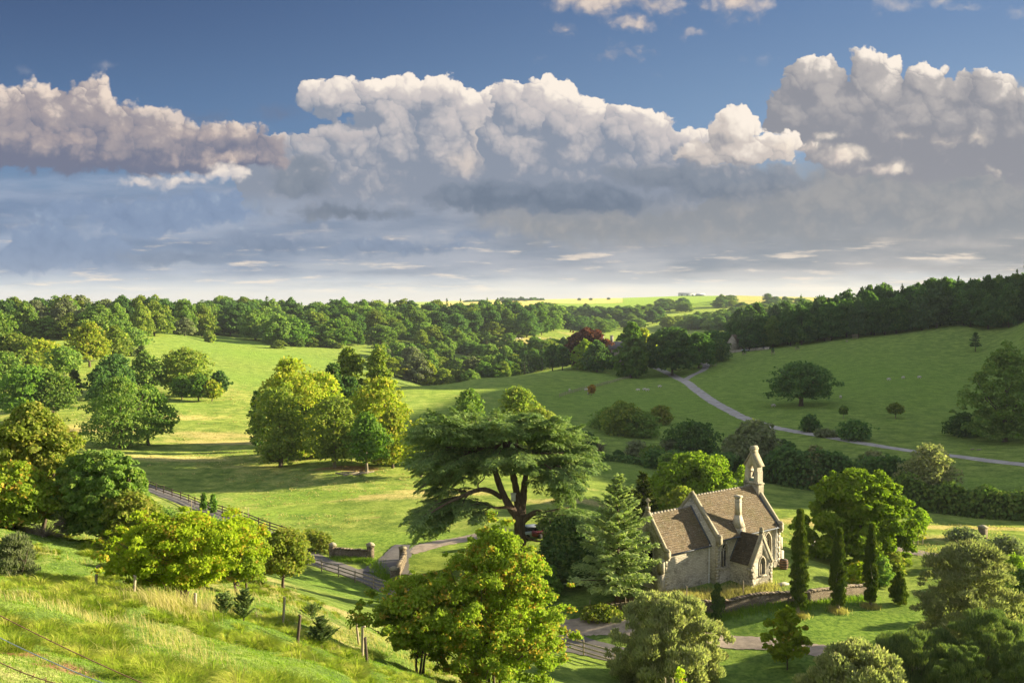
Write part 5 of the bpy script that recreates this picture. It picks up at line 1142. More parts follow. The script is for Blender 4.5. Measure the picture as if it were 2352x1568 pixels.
# chimney growing out of the eave
mb = MB(); cx = 3.65; y0 = 0.02
def frustum(mb, x, y, z0, z1, w0, d0, w1, d1, dy=0):
    v = [(x - w0 / 2, y - d0 / 2, z0), (x + w0 / 2, y - d0 / 2, z0), (x + w0 / 2, y + d0 / 2, z0), (x - w0 / 2, y + d0 / 2, z0), (x - w1 / 2, y + dy - d1 / 2, z1), (x + w1 / 2, y + dy - d1 / 2, z1), (x + w1 / 2, y + dy + d1 / 2, z1), (x - w1 / 2, y + dy + d1 / 2, z1)]
    mb.add(v, [[0, 3, 2, 1], [4, 5, 6, 7], [0, 1, 5, 4], [1, 2, 6, 5], [2, 3, 7, 6], [3, 0, 4, 7]])
frustum(mb, cx, 0.42, nH - 0.35, nH + 0.5, 1.0, 1.0, 1.0, 1.0); frustum(mb, cx, 0.42, nH + 0.5, nH + 1.75, 1.0, 1.0, 0.5, 0.5, 0.05); frustum(mb, cx, 0.47, nH + 1.75, nH + 3.4, 0.5, 0.5, 0.46, 0.46)
frustum(mb, cx, 0.47, nH + 3.4, nH + 3.52, 0.48, 0.48, 0.62, 0.62); frustum(mb, cx, 0.47, nH + 3.52, nH + 3.68, 0.64, 0.64, 0.64, 0.64); frustum(mb, cx, 0.47, nH + 3.08, nH + 3.15, 0.55, 0.55, 0.51, 0.51)
mb.build('chimney', M['ashlar'], CH)
mb = MB(); frustum(mb, cx - 0.62, 0.62, nH + 0.0, nH + 0.62, 0.5, 0.7, 0.1, 0.5, 0.2); mb.build('chimney_shoulder', M['tiles'], CH)
# bell turret
bx, by = nL - 0.16, nW / 2; tw, td = 1.78, 0.82
mb = MB(); hole = arch(by, 0.60, 8.55, 9.75, 10.25)
outer = [(by - tw / 2 - 0.10, 6.9), (by + tw / 2 + 0.10, 6.9), (by + tw / 2 + 0.10, 8.25), (by + tw / 2 - 0.04, 8.6), (by + tw / 2 - 0.04, 9.55), (by + tw / 2 - 0.11, 9.68), (by + tw / 2 - 0.11, 10.2), (by, 11.45), (by - tw / 2 + 0.11, 10.2), (by - tw / 2 + 0.11, 9.68), (by - tw / 2 + 0.04, 9.55), (by - tw / 2 + 0.04, 8.6), (by - tw / 2 - 0.10, 8.25)]
for s in (-1, 1): bm_add(mb, wall_face(outer, [hole], (lambda a, b, d, s=s: (bx + s * (td / 2 - d), a, b)), td / 2))
n = len(outer); mb.add([(bx - td / 2, a, b) for a, b in outer] + [(bx + td / 2, a, b) for a, b in outer], [[i, (i + 1) % n, n + (i + 1) % n, n + i] for i in range(n)])
bt = mb.build('bell_turret', M['ashlar'], CH)
mb = MB()
for s in (-1, 1):
    e = np.array([bx, by + s * (tw / 2 + 0.02), 10.10]); t = np.array([bx, by, 11.55]); d = unit(t - e); up = unit(np.array([0, 0, 1.0]) - d * d[2]); a = np.array([td / 2 + 0.10, 0, 0])
    V = [e - a, e + a, t + a, t - a]; mb.add([*(v + up * 0.11 for v in V), *(v + up * 0.006 for v in V)], [[0, 1, 2, 3], [4, 7, 6, 5], [0, 4, 5, 1], [1, 5, 6, 2], [2, 6, 7, 3], [3, 7, 4, 0]])
mb.build('turret_roof', M['coping'], bt)
mb = MB(); mb.box((bx, by, 11.66), (0.92, 0.36, 0.42)); frustum(mb, bx, by, 11.86, 12.04, 1.04, 0.48, 0.94, 0.40); frustum(mb, bx, by, 12.04, 12.22, 0.90, 0.40, 0.80, 0.22); mb.build('turret_cap', M['coping'], bt)
mb = MB(); mb.box((bx, by, 8.30), (td + 0.14, tw + 0.30, 0.12)); mb.build('string_course', M['coping'], bt)
prof_ = [(0.03, 0.0), (0.10, -0.02), (0.13, -0.10), (0.15, -0.26), (0.19, -0.38), (0.24, -0.44)]
mb = MB(); zt = 9.42; pp = np.array([(bx, by, zt + q) for _, q in prof_]); mb.tube(pp, [p for p, _ in prof_], 12); mb.beam((bx - 0.02, by - 0.30, zt + 0.06), (bx - 0.02, by + 0.30, zt + 0.06), 0.12, 0.10); mb.beam((bx, by - 0.30, zt + 0.45), (bx, by + 0.30, zt + 0.45), 0.08, 0.06)
mb.tube([(bx, by - 0.2, zt - 0.0), (bx, by - 0.26, zt - 0.25), (bx, by - 0.24, zt - 0.8)], 0.02, 5); mb.build('bell', M['bronze'], bt)
mb = MB(); mb.box((bx - 0.1, by, 8.66), (0.5, 0.58, 0.24)); mb.build('bell_housing', simple_mat('green_copper', (0.16, 0.24, 0.20), 0.2, 6, 0.7, 0.2, 0.005), bt)
# buttress at the west end, quoins, gutters, pipes
for f_ in (lambda a, b, d: (nL + a, 0.32 + d, b), lambda a, b, d: (nL + a, nW - 0.34 + d, b), lambda a, b, d: (-cL - a, cc_ + 0.32 + d, b)):
    mb = MB()
    for z0, z1, pr in ((-0.5, 1.9, 0.62), (1.9, 3.3, 0.40)): mb.prism([(0, z0), (pr, z0), (pr, z1 - 0.28), (0, z1)], -0.32, 0.32, f_)
    mb.build('buttress', M['ashlar'], CH)
mb = MB(); r_ = np.random.default_rng(3)
for x, y, sx in ((0.0, 0.0, 1), (nL, 0.0, -1), (-cL, cc_, 1), (p0_, -pD, 1), (p1_, -pD, -1)):
    top = {0.0: nH - .3, nL: nH - .3, -cL: cH - .2}.get(x, pH - .1); z = -0.2; k = 0
    while z < top:
        l = 0.52 if k % 2 else 0.30; mb.box((x + sx * (l / 2 - 0.012), y + 0.10 - 0.012, z + 0.15), (l, 0.2, 0.285)); z += 0.30; k += 1
mb.build('quoins', M['ashlar'], CH)
mb = MB()
mb.beam((0.40, -ov - 0.07, eave_z(nH, nR, nW / 2) - 0.06), (nL - 0.4, -ov - 0.07, eave_z(nH, nR, nW / 2) - 0.06), 0.13, 0.10); mb.beam((-cL + 0.3, cc_ - ov - 0.07, eave_z(cH, cR, ch2) - 0.06), (-0.02, cc_ - ov - 0.07, eave_z(cH, cR, ch2) - 0.06), 0.13, 0.10)
mb.build('gutter', M['lead'], CH)
for x, y, zt in ((-0.22, cc_ - 0.10, cH - 0.12), (nL - 0.75, -0.10, nH - 0.12)):
    mb = MB(); mb.tube([(x, y - 0.10, zt), (x, y, zt - 0.25), (x, y, 0.0 if x < 0 else 1.0), (x + (0 if x < 0 else 0.18), y - (0 if x < 0 else 0.2), -0.2 if x < 0 else 0.82)], 0.058, 8)
    for z in (0.8, 2.2, 3.3): mb.box((x, y + 0.03, z), (0.17, 0.12, 0.06))
    mb.build('downpipe', M['pipe'], CH)
# string of pale stones under the nave eave
mb = MB(); mb.box((nL / 2, -0.02, nH - 0.16), (nL - 0.9, 0.05, 0.16)); mb.build('eaves_course', M['ashlar'], CH)
def local(a, b): 
    x, y = church_xy(a, b); return np.array([x, y, Zs(x, y)])
# water butt
t = thing('water_butt', 'dark wooden water butt at the corner of the nave', 'barrel', local(nL - 0.35, -0.72))
mb = MB(); mb.tube([(0, 0, -0.1), (0, 0, 0.0), (0, 0, 0.25), (0, 0, 0.5), (0, 0, 0.78), (0, 0, 0.98)], [0.36, 0.37, 0.43, 0.45, 0.42, 0.36], 16); mb.build('barrel_body', M['wood_dark'], t, True, fix=False)
for z in (0.14, 0.36, 0.66, 0.88):
    mb = MB(); rr = 0.385 + 0.07 * math.sin(z * 3.1); mb.tube([(0, 0, z - 0.03), (0, 0, z + 0.03)], rr + 0.012, 16); mb.build('hoop', M['iron'], t)
# gravestones
for i, (u, v, h, lab) in enumerate([(1868, 1262, 1.1, 'upright headstone in the lit grass behind the tallest cypress'), (1897, 1258, 0.8, 'smaller headstone beside the upright one'), (1798, 1342, 0.25, 'flat pale grave slab in front of the porch')]):
    p = ground(u, v); mb = MB(); w = 0.62
    if h < 0.5: mb.box((0, 0, 0.06), (1.1, 0.6, 0.16), 0.5)
    else: mb.prism([(-w / 2, -0.2), (w / 2, -0.2), (w / 2, h * 0.8), (w / 3, h * 0.95), (0, h), (-w / 3, h * 0.95), (-w / 2, h * 0.8)], -0.07, 0.07, lambda a, b, d: (a * 0.85 - d * .5, d + a * 0.5, b))
    o = mb.build('gravestone', M['slab']); o.location = p; tag(o, lab, 'gravestone')
# ------------------------------------------------------------------ roads, walls, fences
M['asphalt'] = simple_mat('worn_tarmac', (0.135, 0.122, 0.112), 0.22, 1.5, 0.9, 0.5, 0.01)
M['drive'] = simple_mat('pale_drive', (0.33, 0.30, 0.265), 0.30, 0.45, 0.9, 0.4, 0.01)
M['gravel'] = simple_mat('gravel', (0.30, 0.235, 0.175), 0.3, 1.6, 0.95, 0.7, 0.02, c2=(0.40, 0.32, 0.24))
def spline(pts, n):
    p = np.array(pts, float); d = np.append(0, np.cumsum(np.linalg.norm(np.diff(p, axis=0), axis=1))); t = np.linspace(0, d[-1], n)
    def cr(col):
        m = np.gradient(p[:, col], d); out = np.empty(n)
        for i, s in enumerate(t):
            k = min(np.searchsorted(d, s, 'right') - 1, len(d) - 2); h = d[k + 1] - d[k]; q = (s - d[k]) / h
            out[i] = (2 * q ** 3 - 3 * q ** 2 + 1) * p[k, col] + (q ** 3 - 2 * q ** 2 + q) * h * m[k] + (-2 * q ** 3 + 3 * q ** 2) * p[k + 1, col] + (q ** 3 - q ** 2) * h * m[k + 1]
        return out
    return np.stack([cr(0), cr(1)], -1)
def road(name, uv, w, mat, lift, label=None, n=160, wide=None):
    pts = np.array([ground(*q) if len(q) == 2 else on(q[0], q[2]) for q in uv])[:, :2]; c = spline(pts, n); t = unit(np.gradient(c, axis=0)); nn = np.stack([-t[:, 1], t[:, 0]], -1)
    W = np.full(n, w, float) if wide is None else np.interp(np.linspace(0, 1, n), np.linspace(0, 1, len(wide)), wide)
    r = np.random.default_rng(n); cols = []
    for s in np.linspace(-0.5, 0.5, 7):
        e = c + nn * (W * s * (1 + (0.06 * r.normal(size=n) if abs(s) == 0.5 else 0)))[:, None]; cols.append(np.column_stack([e, Zg(e[:, 0], e[:, 1]) + lift - (0.5 * lift if abs(s) == 0.5 else 0)]))
    V = np.stack(cols, 1); i = np.arange(n - 1)[:, None] * 7; j = np.arange(6)[None]
    F = np.stack([i + j, i + j + 1, i + 7 + j + 1, i + 7 + j], -1).reshape(-1, 4)
    o = link(name, mesh_np(name, V.reshape(-1, 3), F, smooth_=True), None, [mat]); tag(o, kind='structure')
    m = o.data; bm = bmesh.new(); bm.from_mesh(m); bmesh.ops.recalc_face_normals(bm, faces=bm.faces)
    if sum(f.normal.z for f in bm.faces) < 0: bmesh.ops.reverse_faces(bm, faces=bm.faces)
    bm.to_mesh(m); bm.free(); return o
road('drive', [(2900, 0, 172), (2650, 0, 178), (2480, 1084), (2352, 1067), (2200, 1048), (2050, 1029), (1900, 1003), (1800, 986), (1725, 966), (1660, 935), (1610, 903), (1570, 874), (1530, 855), (1500, 842), (1478, 832)], 3.9, M['drive'], 0.10, n=300)
road('drive_branch', [(1573, 872), (1590, 862), (1612, 852), (1622, 840), (1618, 830), (1632, 822), (1665, 812), (1705, 806), (1740, 803)], 3.4, M['drive'], 0.13, n=140)
road('lane', [(120, 1048), (230, 1078), (340, 1120), (450, 1162), (560, 1205), (650, 1245), (720, 1282), (800, 1313), (880, 1345), (960, 1376), (1080, 1410), (1200, 1442), (1290, 1470), (1400, 1500), (1520, 1535), (1640, 1590)], 3.4, M['asphalt'], 0.07, n=220)
road('gateway', [(930, 1252), (905, 1285), (880, 1318)], 5.0, M['asphalt'], 0.10, n=40, wide=[2.8, 3.4, 6])
road('gravel_path', [(1255, 1452), (1330, 1440), (1420, 1440), (1520, 1452), (1640, 1470), (1760, 1478), (1900, 1496), (2020, 1520), (2150, 1560)], 2.6, M['gravel'], 0.09, n=120, wide=[4.5, 3.6, 3.0, 2.8, 2.7, 2.7, 2.7, 2.7, 2.7])
road('path', [(935, 1268), (1000, 1250), (1080, 1235), (1160, 1215)], 2.6, M['gravel'], 0.08, n=60)
road('track', [(1830, 1236), (1880, 1240), (2000, 1252), (2100, 1268), (2200, 1285)], 2.2, M['gravel'], 0.08, n=60)

def stone_wall(name, a, b, h, w, label, cat='wall', mat='drystone', cap=True, batter=0.08):
    """coursed wall from ground point a to b, following the ground, ragged coping stones on top"""
    r = np.random.default_rng(int(abs(a[0] * 13 + b[1] * 7))); a = np.array(a[:2]); b = np.array(b[:2]); L = np.linalg.norm(b - a); n = max(4, int(L / 0.45)); t = np.linspace(0, 1, n)
    p = a + (b - a) * t[:, None]; z = Zg(p[:, 0], p[:, 1]); z = np.convolve(np.pad(z, 2, 'edge'), np.ones(5) / 5, 'valid'); nn = unit(np.array([-(b - a)[1], (b - a)[0]])); mb = MB()
    hh = h * (1 + 0.03 * r.normal(size=n)); o0 = np.array([a[0], a[1], z[0]])
    rows = []
    for s, q in ((-1, 0), (-1, 1), (1, 1), (1, 0)):
        ww = w / 2 * (1 if q == 0 else 1 - batter * 2) + 0.03 * r.normal(size=n) * 0.6
        rows.append(np.column_stack([p + nn * (s * ww)[:, None], z - 0.5 if q == 0 else z + hh]))
    V = np.stack(rows, 1); i = np.arange(n - 1)[:, None] * 4; j = np.arange(3)[None]
    F = np.stack([i + j, i + 4 + j, i + 4 + j + 1, i + j + 1], -1).reshape(-1, 4)
    mb.add(V.reshape(-1, 3) - o0, np.vstack([F, [[0, 1, 2, 3]], [[4 * n - 1, 4 * n - 2, 4 * n - 3, 4 * n - 4]]]))
    t_ = thing(name, label, cat, o0); mb.build('wall_body', M[mat], t_)
    if cap:
        mb = MB(); d = 0.0; ang = math.atan2(b[1] - a[1], b[0] - a[0])
        while d < L:
            s = 0.22 + 0.3 * r.random(); q = min(d + s / 2, L); pp = a + (b - a) * q / L; zz = np.interp(q / L, t, z + hh)
            mb.box((pp[0] - o0[0], pp[1] - o0[1], zz - o0[2] + 0.05), (s * 0.96, w * (1.05 + 0.15 * r.random()), 0.10 + 0.07 * r.random()), ang + 0.05 * r.normal()); d += s
        mb.build('coping_stones', M[mat], t_)
    return t_
def pillar(u, v, h, w, label, y=None):
    p = place(u, v, y); t = thing('gate_pillar', label, 'pillar', p, 0.3); mb = MB(); mb.box((0, 0, h / 2 - 0.2), (w, w, h + 0.4)); mb.build('shaft', M['drystone'], t)
    mb = MB(); mb.box((0, 0, h + 0.06), (w + 0.16, w + 0.16, 0.12)); frustum(mb, 0, 0, h + 0.12, h + 0.34, w + 0.1, w + 0.1, 0.25, 0.25); mb.build('cap', M['coping'], t); return t
# churchyard wall stands at the edge of the shelf
wa = ground(1618, 1404); wb = ground(1985, 1372)
stone_wall('dry_stone_wall', ground(1600, 1402), ground(1850, 1384), 0.95, 0.5, 'long dry-stone wall holding up the churchyard grass')
stone_wall('dry_stone_wall', ground(1852, 1383), ground(1990, 1366), 1.0, 0.5, 'dry-stone wall running on behind the cypresses')
stone_wall('rubble_wall', ground(1372, 1408), ground(1455, 1398), 0.55, 0.7, 'tumbled low rubble wall under the young cedar')
pillar(764, 1279, 1.35, 0.7, 'weathered gate pillar at the left end of the gateway wall'); pillar(851, 1284, 1.6, 0.75, 'gate pillar at the right end of the gateway wall, with a pyramid cap')
stone_wall('gateway_wall', ground(770, 1280), ground(846, 1285), 1.05, 0.45, 'curving stone wall between two pillars by the lane', mat='drystone')
pillar(925, 1287, 1.4, 0.7, 'far gate pillar half hidden by hawthorn leaves'); pillar(905, 1338, 1.4, 0.7, 'near gate pillar behind the big hawthorn')
stone_wall('gateway_wall', ground(930, 1290), ground(908, 1336), 1.05, 0.45, 'stone wing wall between the two right gate pillars')
pillar(2257, 1236, 1.4, 0.8, 'lone stone pillar standing in the sunny field at the right')
def fence(name, uv, label, h=1.15, sp=2.6, rails=3, mat='wood_grey', pw=0.12, extra=0.12):
    pts = np.array([ground(*q) if len(q) == 2 else on(q[0], q[2]) for q in uv]); c = pts[:, :2]; seg = np.append(0, np.cumsum(np.linalg.norm(np.diff(c, axis=0), axis=1))); n = max(2, int(seg[-1] / sp) + 1); d = np.linspace(0, seg[-1], n)
    x = np.interp(d, seg, c[:, 0]); y = np.interp(d, seg, c[:, 1]); z = Zg(x, y); o0 = np.array([x[0], y[0], z[0]]); t = thing(name, label, 'fence', o0); r = np.random.default_rng(n)
    for i in range(n):
        mb = MB(); tilt = r.normal(size=2) * 0.02; b = np.array([x[i], y[i], z[i]]) - o0; hh = h + extra + 0.05 * r.normal()
        mb.beam(b + [0, 0, -0.4], b + [tilt[0], tilt[1], hh], pw, pw); mb.build('post', M[mat], t)
    for k in range(rails):
        mb = MB(); zz = h * (0.30 + 0.65 * k / max(1, rails - 1))
        for i in range(n - 1):
            mb.beam(np.array([x[i], y[i] - pw * 0.55, z[i] + zz + 0.015 * r.normal()]) - o0, np.array([x[i + 1], y[i + 1] - pw * 0.55, z[i + 1] + zz + 0.015 * r.normal()]) - o0, 0.04, 0.12)
        mb.build('rail', M[mat], t)
    return t
fence('rail_fence', [(20, 1016), (60, 1026), (110, 1040), (180, 1064)], 'dark rail fence showing at the left behind the hawthorns', mat='wood_dark')
fence('rail_fence', [(310, 1108), (370, 1131), (430, 1152), (520, 1184), (600, 1212), (680, 1239), (757, 1268)], 'long dark rail fence between the lane and the pasture', mat='wood_dark')
fence('rail_fence', [(700, 1300), (760, 1318), (830, 1342), (905, 1364)], 'weathered rail fence below the gateway')
fence('rail_fence', [(1262, 1482), (1310, 1495), (1360, 1510), (1412, 1526)], 'weathered rail fence beside the gravel at the bottom centre')
fence('rail_fence', [(1285, 912), (1330, 898), (1380, 886), (1425, 873), (1448, 869)], 'long weathered fence crossing the park below the manor', sp=3.2)
fence('rail_fence', [(1155, 848), (1200, 845), (1255, 838)], 'faint fence along the far edge of the middle field', sp=3.5, rails=2)
# round stakes of the wire fence on the bank
for u, v, t_, mat, lab in [(219, 1353, 1299, 'wood_grey', 'leaning pale fence stake, first from the left on the near bank'), (308, 1371, 1321, 'wood_grey', 'pale fence stake just left of the yellow hawthorn'), (448, 1398, 1362, 'wood_grey', 'fence stake in the shade right of the yellow hawthorn trunk'), (650, 1438, 1370, 'wood_grey', 'slender pale stake on its own below the olive hawthorn'),
                           (684, 1478, 1411, 'wood_dark', 'dark stake left of the small dark pine'), (824, 1482, 1414, 'wood_grey', 'rear pale stake of the three by the big hawthorn'), (832, 1512, 1437, 'wood_grey', 'middle stake of the three by the big hawthorn'), (843, 1528, 1463, 'wood_dark', 'dark front stake of the three by the big hawthorn'),
                           (236, 1257, 1231, 'wood_grey', 'short stake under the ivy clad hawthorn'), (253, 1258, 1237, 'wood_grey', 'short stake right of the one under the ivy clad hawthorn'), (300, 1268, 1252, 'wood_dark', 'half hidden stake behind the yellow hawthorn'),
                           (1532, 1600, 1553, 'wood_grey', 'left stake top poking up at the bottom edge'), (1552, 1600, 1557, 'wood_grey', 'middle stake top poking up at the bottom edge'), (1575, 1600, 1556, 'wood_grey', 'right stake top poking up at the bottom edge'), (1577, 1392, 1345, 'wood_grey', 'thin stake in the long grass below the chancel'), (1707, 1367, 1333, 'wood_grey', 'thin stake behind the wall in front of the porch'),
                           (1355, 1400, 1377, 'wood_grey', 'thin stake left of the young cedar'), (1437, 1398, 1372, 'wood_grey', 'thin stake right of the young cedar trunk')]:
    if v >= 1600: p = on(u, 52 if u < 1600 else 60); h = P(u, t_, p[1])[2] - p[2]
    else: p = ground(u, v); h = P(u, t_, p[1])[2] - p[2]
    r = np.random.default_rng(u); mb = MB(); rad = 0.062 if v > 1280 and u < 900 else 0.04
    mb.tube([(0, 0, -0.4), (0, 0, 0.2), (0.03 * r.normal(), 0.03 * r.normal(), h * 0.97), (0.03 * r.normal(), 0.03 * r.normal(), h)], [rad, rad, rad * 0.95, rad * 0.6], 9)
    o = mb.build('fence_stake', M[mat], None, fix=False); o.location = p; o.rotation_euler = (0.04 * r.normal(), (0.12 if u == 219 else 0.03 * r.normal()), 0); tag(o, lab, 'stake')
# wires close to the camera at the lower left, strung between two stakes outside the picture
def wire(name, a, b, rad, mat, label, barbs=False, sag=0.03):
    A = P(*a); B = P(*b); d = B - A; A2 = A - d * 0.6; B2 = B + d * 0.5; t = np.linspace(0, 1, 60); pts = A2 + (B2 - A2) * t[:, None]; pts[:, 2] -= sag * 4 * t * (1 - t) - sag * 0.9
    mb = MB(); mb.tube(pts - A, rad, 6)
    if barbs:
        ln = np.linalg.norm(B2 - A2); r = np.random.default_rng(4)
        for q in np.arange(0.05, ln, 0.11):
            p = A2 + (B2 - A2) * q / ln; p[2] -= sag * 4 * (q / ln) * (1 - q / ln) - sag * 0.9
            for k in range(2): e = rdir(r, 1)[0] * 0.014; mb.tube([p - A - e, p - A + e], 0.0016, 4)
    o = mb.build(name, M[mat], None, fix=False); o.location = A; tag(o, label, 'wire')
wire('fence_wire', (0, 1414, 4.6), (330, 1572, 4.0), 0.0024, 'iron', 'rusty fence wire slanting across the bottom left corner')
wire('fence_wire', (0, 1465, 4.5), (240, 1572, 3.9), 0.0022, 'steel', 'bluish bright fence wire below the rusty one')
wire('barbed_wire', (0, 1522, 4.3), (130, 1572, 4.0), 0.0024, 'iron', 'twisted barbed wire at the very bottom left corner', True)
# tree guards, young guarded trees and stakes in the park
def guard(u, v, h_px, hw_px, fol, label, n=4, leaf_=True):
    p = ground(u, v); y = p[1]; H = h_px * y / FPX; w = hw_px * y / FPX; t = thing('guarded_sapling', label, 'young tree', p); r = np.random.default_rng(u)
    mb = MB(); gh = min(1.7, H * 0.7) if leaf_ else H
    for i in range(n): a = math.pi / 4 + i * math.pi / 2; mb.beam((w * math.cos(a), w * math.sin(a), -0.3), (w * math.cos(a), w * math.sin(a), gh), 0.12, 0.12)
    for z in (0.35, 0.65, 0.95):
        for i in range(n): a = math.pi / 4 + i * math.pi / 2; b = a + math.pi / 2; mb.beam((w * math.cos(a), w * math.sin(a), gh * z), (w * math.cos(b), w * math.sin(b), gh * z), 0.05, 0.10)
    mb.build('guard', M['wood_grey'], t)
    if leaf_:
        V, CC = crown(r, 260, w * 1.1, H - gh * 0.55, gh * 0.55, 0.55, 'egg', clumps=10, cr=0.4); leaf_obj('crown', V, FOL[fol], t)
for a in [(1632, 823, 15, 3, 'dark', 'guarded sapling beside the upper drive bend'), (1638, 842, 26, 8, 'mid', 'guarded sapling below the upper drive, larger than its neighbour'), (1671, 819, 16, 4, 'dark', 'guarded sapling in the park below the cottage'), (1709, 815, 16, 4, 'dark', 'guarded sapling below the parked cars'),
          (1775, 814, 17, 4, 'dark', 'guarded sapling left of the bank shadow in the upper park'), (1831, 804, 19, 5, 'mid', 'guarded sapling on the bank below the dark wood'), (1902, 783, 25, 6, 'mid', 'guarded sapling highest along the bank')]: guard(*a)
guard(1964, 780, 12, 6, 'mid', 'empty wooden tree guard near the edge of the dark wood', leaf_=False)
guard(1945, 785, 3, 2, 'mid', 'low broken tree guard on the bank', leaf_=False)
conifer(2240, 808, 765, 15, 'spruce', 'small wind shaped cedar in a guard high on the right hillside', n=500, tiers=6, per=5, leaf=1.5, name='young_cedar_tree', z0=0.3)
for u, v, h in [(440, 1172, 26), (462, 1168, 34), (473, 1172, 34), (497, 1178, 34), (558, 1206, 34), (570, 1204, 40)]:
    p = ground(u, v); mb = MB(); mb.tube([(0, 0, -0.3), (0.02, 0, h * p[1] / FPX)], 0.045, 6); o = mb.build('tree_stake', M['wood_grey'], None, fix=False); o.location = p
    tag(o, {440: 'first thin stake beyond the long rail fence', 462: 'second thin stake beyond the long rail fence, by a leafy whip', 473: 'third thin stake beyond the long rail fence', 497: 'fourth thin stake beyond the rail fence, right of the whips', 558: 'thin stake near the right end of the long rail fence', 570: 'tallest thin stake near the right end of the long rail fence'}[u], 'stake')
for u, v, t_, lab in [(468, 1172, 1130, 'left leafy whip among thin stakes'), (490, 1178, 1132, 'right leafy whip among thin stakes')]: bush(u, v, t_, 9, 'green', lab, name='sapling', cat='young tree', n=500, leaf=0.35, prof='egg')
for u, v, h in [(2098, 1248, 14), (2108, 1250, 16), (2119, 1250, 14)]:
    p = ground(u, v); mb = MB(); mb.tube([(0, 0, -0.3), (0.02, 0, h * p[1] / FPX)], 0.05, 6); o = mb.build('tree_stake', M['wood_grey'], None, fix=False); o.location = p
    tag(o, {2098: 'left stake of the three round the thin sapling in the sunny field', 2108: 'middle stake of the three round the thin sapling in the sunny field', 2119: 'right stake of the three round the thin sapling in the sunny field'}[u], 'stake')
bush(2105, 1240, 1210, 22, 'haw_yellow', 'thin yellow leaved sapling between three stakes', name='sapling', cat='young tree', n=160, leaf=0.4)
bush(1570, 1600, 1530, 24, 'haw_yellow', 'bright yellow green sapling at the bottom edge among stake tops', name='sapling', cat='young tree', y=50, n=500, leaf=0.22, prof='tall')
conifer(737, 1487, 1418, 34, 'pine', 'small dark pine on the near bank between two stakes', n=2600, leaf=0.20, tiers=7, per=6, name='pine_sapling', cat='young tree', wid=0.25, droop=-0.6)
conifer(560, 1425, 1362, 36, 'pine', 'pale pine sapling in the long grass', n=900, leaf=0.2, tiers=6, per=5, name='pine_sapling', cat='young tree', wid=0.22, droop=-0.8)
conifer(515, 1415, 1366, 28, 'pine', 'faint pine sapling left of the pale one', n=600, leaf=0.2, tiers=6, per=5, name='pine_sapling', cat='young tree', wid=0.22, droop=-0.8)
conifer(717, 1425, 1390, 24, 'pine', 'feathery pine sapling behind the small dark pine', n=500, leaf=0.2, tiers=6, per=4, name='pine_sapling', cat='young tree', wid=0.2, droop=-0.8)
# bare tree, dead bush, logs
def twigs(name, u, v, vt, hw, n, rad, mat, label, cat, y=None, up=1.0, droop=0.0):
    p = place(u, v, y); H, R = size_of(p, vt, hw); r = np.random.default_rng(u + n); mb = MB()
    for i in range(n):
        a = r.random() * 6.28; el = (0.15 + 0.85 * r.random()) * up; d = np.array([math.cos(a) * R, math.sin(a) * R, H * el]) * (0.5 + 0.5 * r.random()); m = d * 0.5 + r.normal(size=3) * 0.08 * R + [0, 0, 0.1 * H]
        mb.tube([(0, 0, 0), m * 0.5, m, d - [0, 0, droop * H]], rad * np.array([1, 0.8, 0.6, 0.25]), 4)
        for k in range(3): q = m + (d - m) * r.random(); e = q + r.normal(size=3) * 0.18 * R; mb.tube([q, (q + e) / 2 + r.normal(size=3) * 0.03 * R, e], rad * np.array([0.45, 0.35, 0.15]), 3)
    o = mb.build(name, M[mat], None, fix=False); o.location = p; tag(o, label, cat)
twigs('bare_tree', 1375, 1045, 990, 24, 26, 0.10, 'bark', 'thin nearly bare tree on the valley floor', 'tree')
twigs('dead_bush', 105, 1232, 1165, 62, 70, 0.022, 'twig_dead', 'tangled dead bush between the left hawthorns', 'bush', up=0.9, droop=0.15)
twigs('bare_twigs', 590, 1420, 1376, 12, 4, 0.012, 'twig_dead', 'few bare pale twigs in the long grass', 'twigs')
def logs(u, v, n, L, label):
    p = ground(u, v); r = np.random.default_rng(u); mb = MB()
    for i in range(n): a = r.random() * 1.2 - 0.4; c = np.append(r.normal(size=2) * [L * 0.35, 0.5], 0.12 + 0.1 * i / n); d = np.array([math.cos(a), math.sin(a), 0.05 * r.normal()]) * L * (0.25 + 0.3 * r.random()); mb.tube([c - d, c + d * 0.2, c + d], [0.14, 0.13, 0.08], 7)
    o = mb.build('fallen_log', M['log'], None, fix=False); o.location = p; tag(o, label, 'log')
logs(812, 1088, 6, 4.5, 'bleached fallen logs at the foot of the field clump'); logs(668, 1056, 3, 3.5, 'dark fallen branches in the shade left of the field clump'); logs(2240, 1032, 2, 2.2, 'stone coloured logs lying beside the drive at the right'); logs(640, 1008, 2, 2.5, 'fallen bough on the dry grass left of the clump')
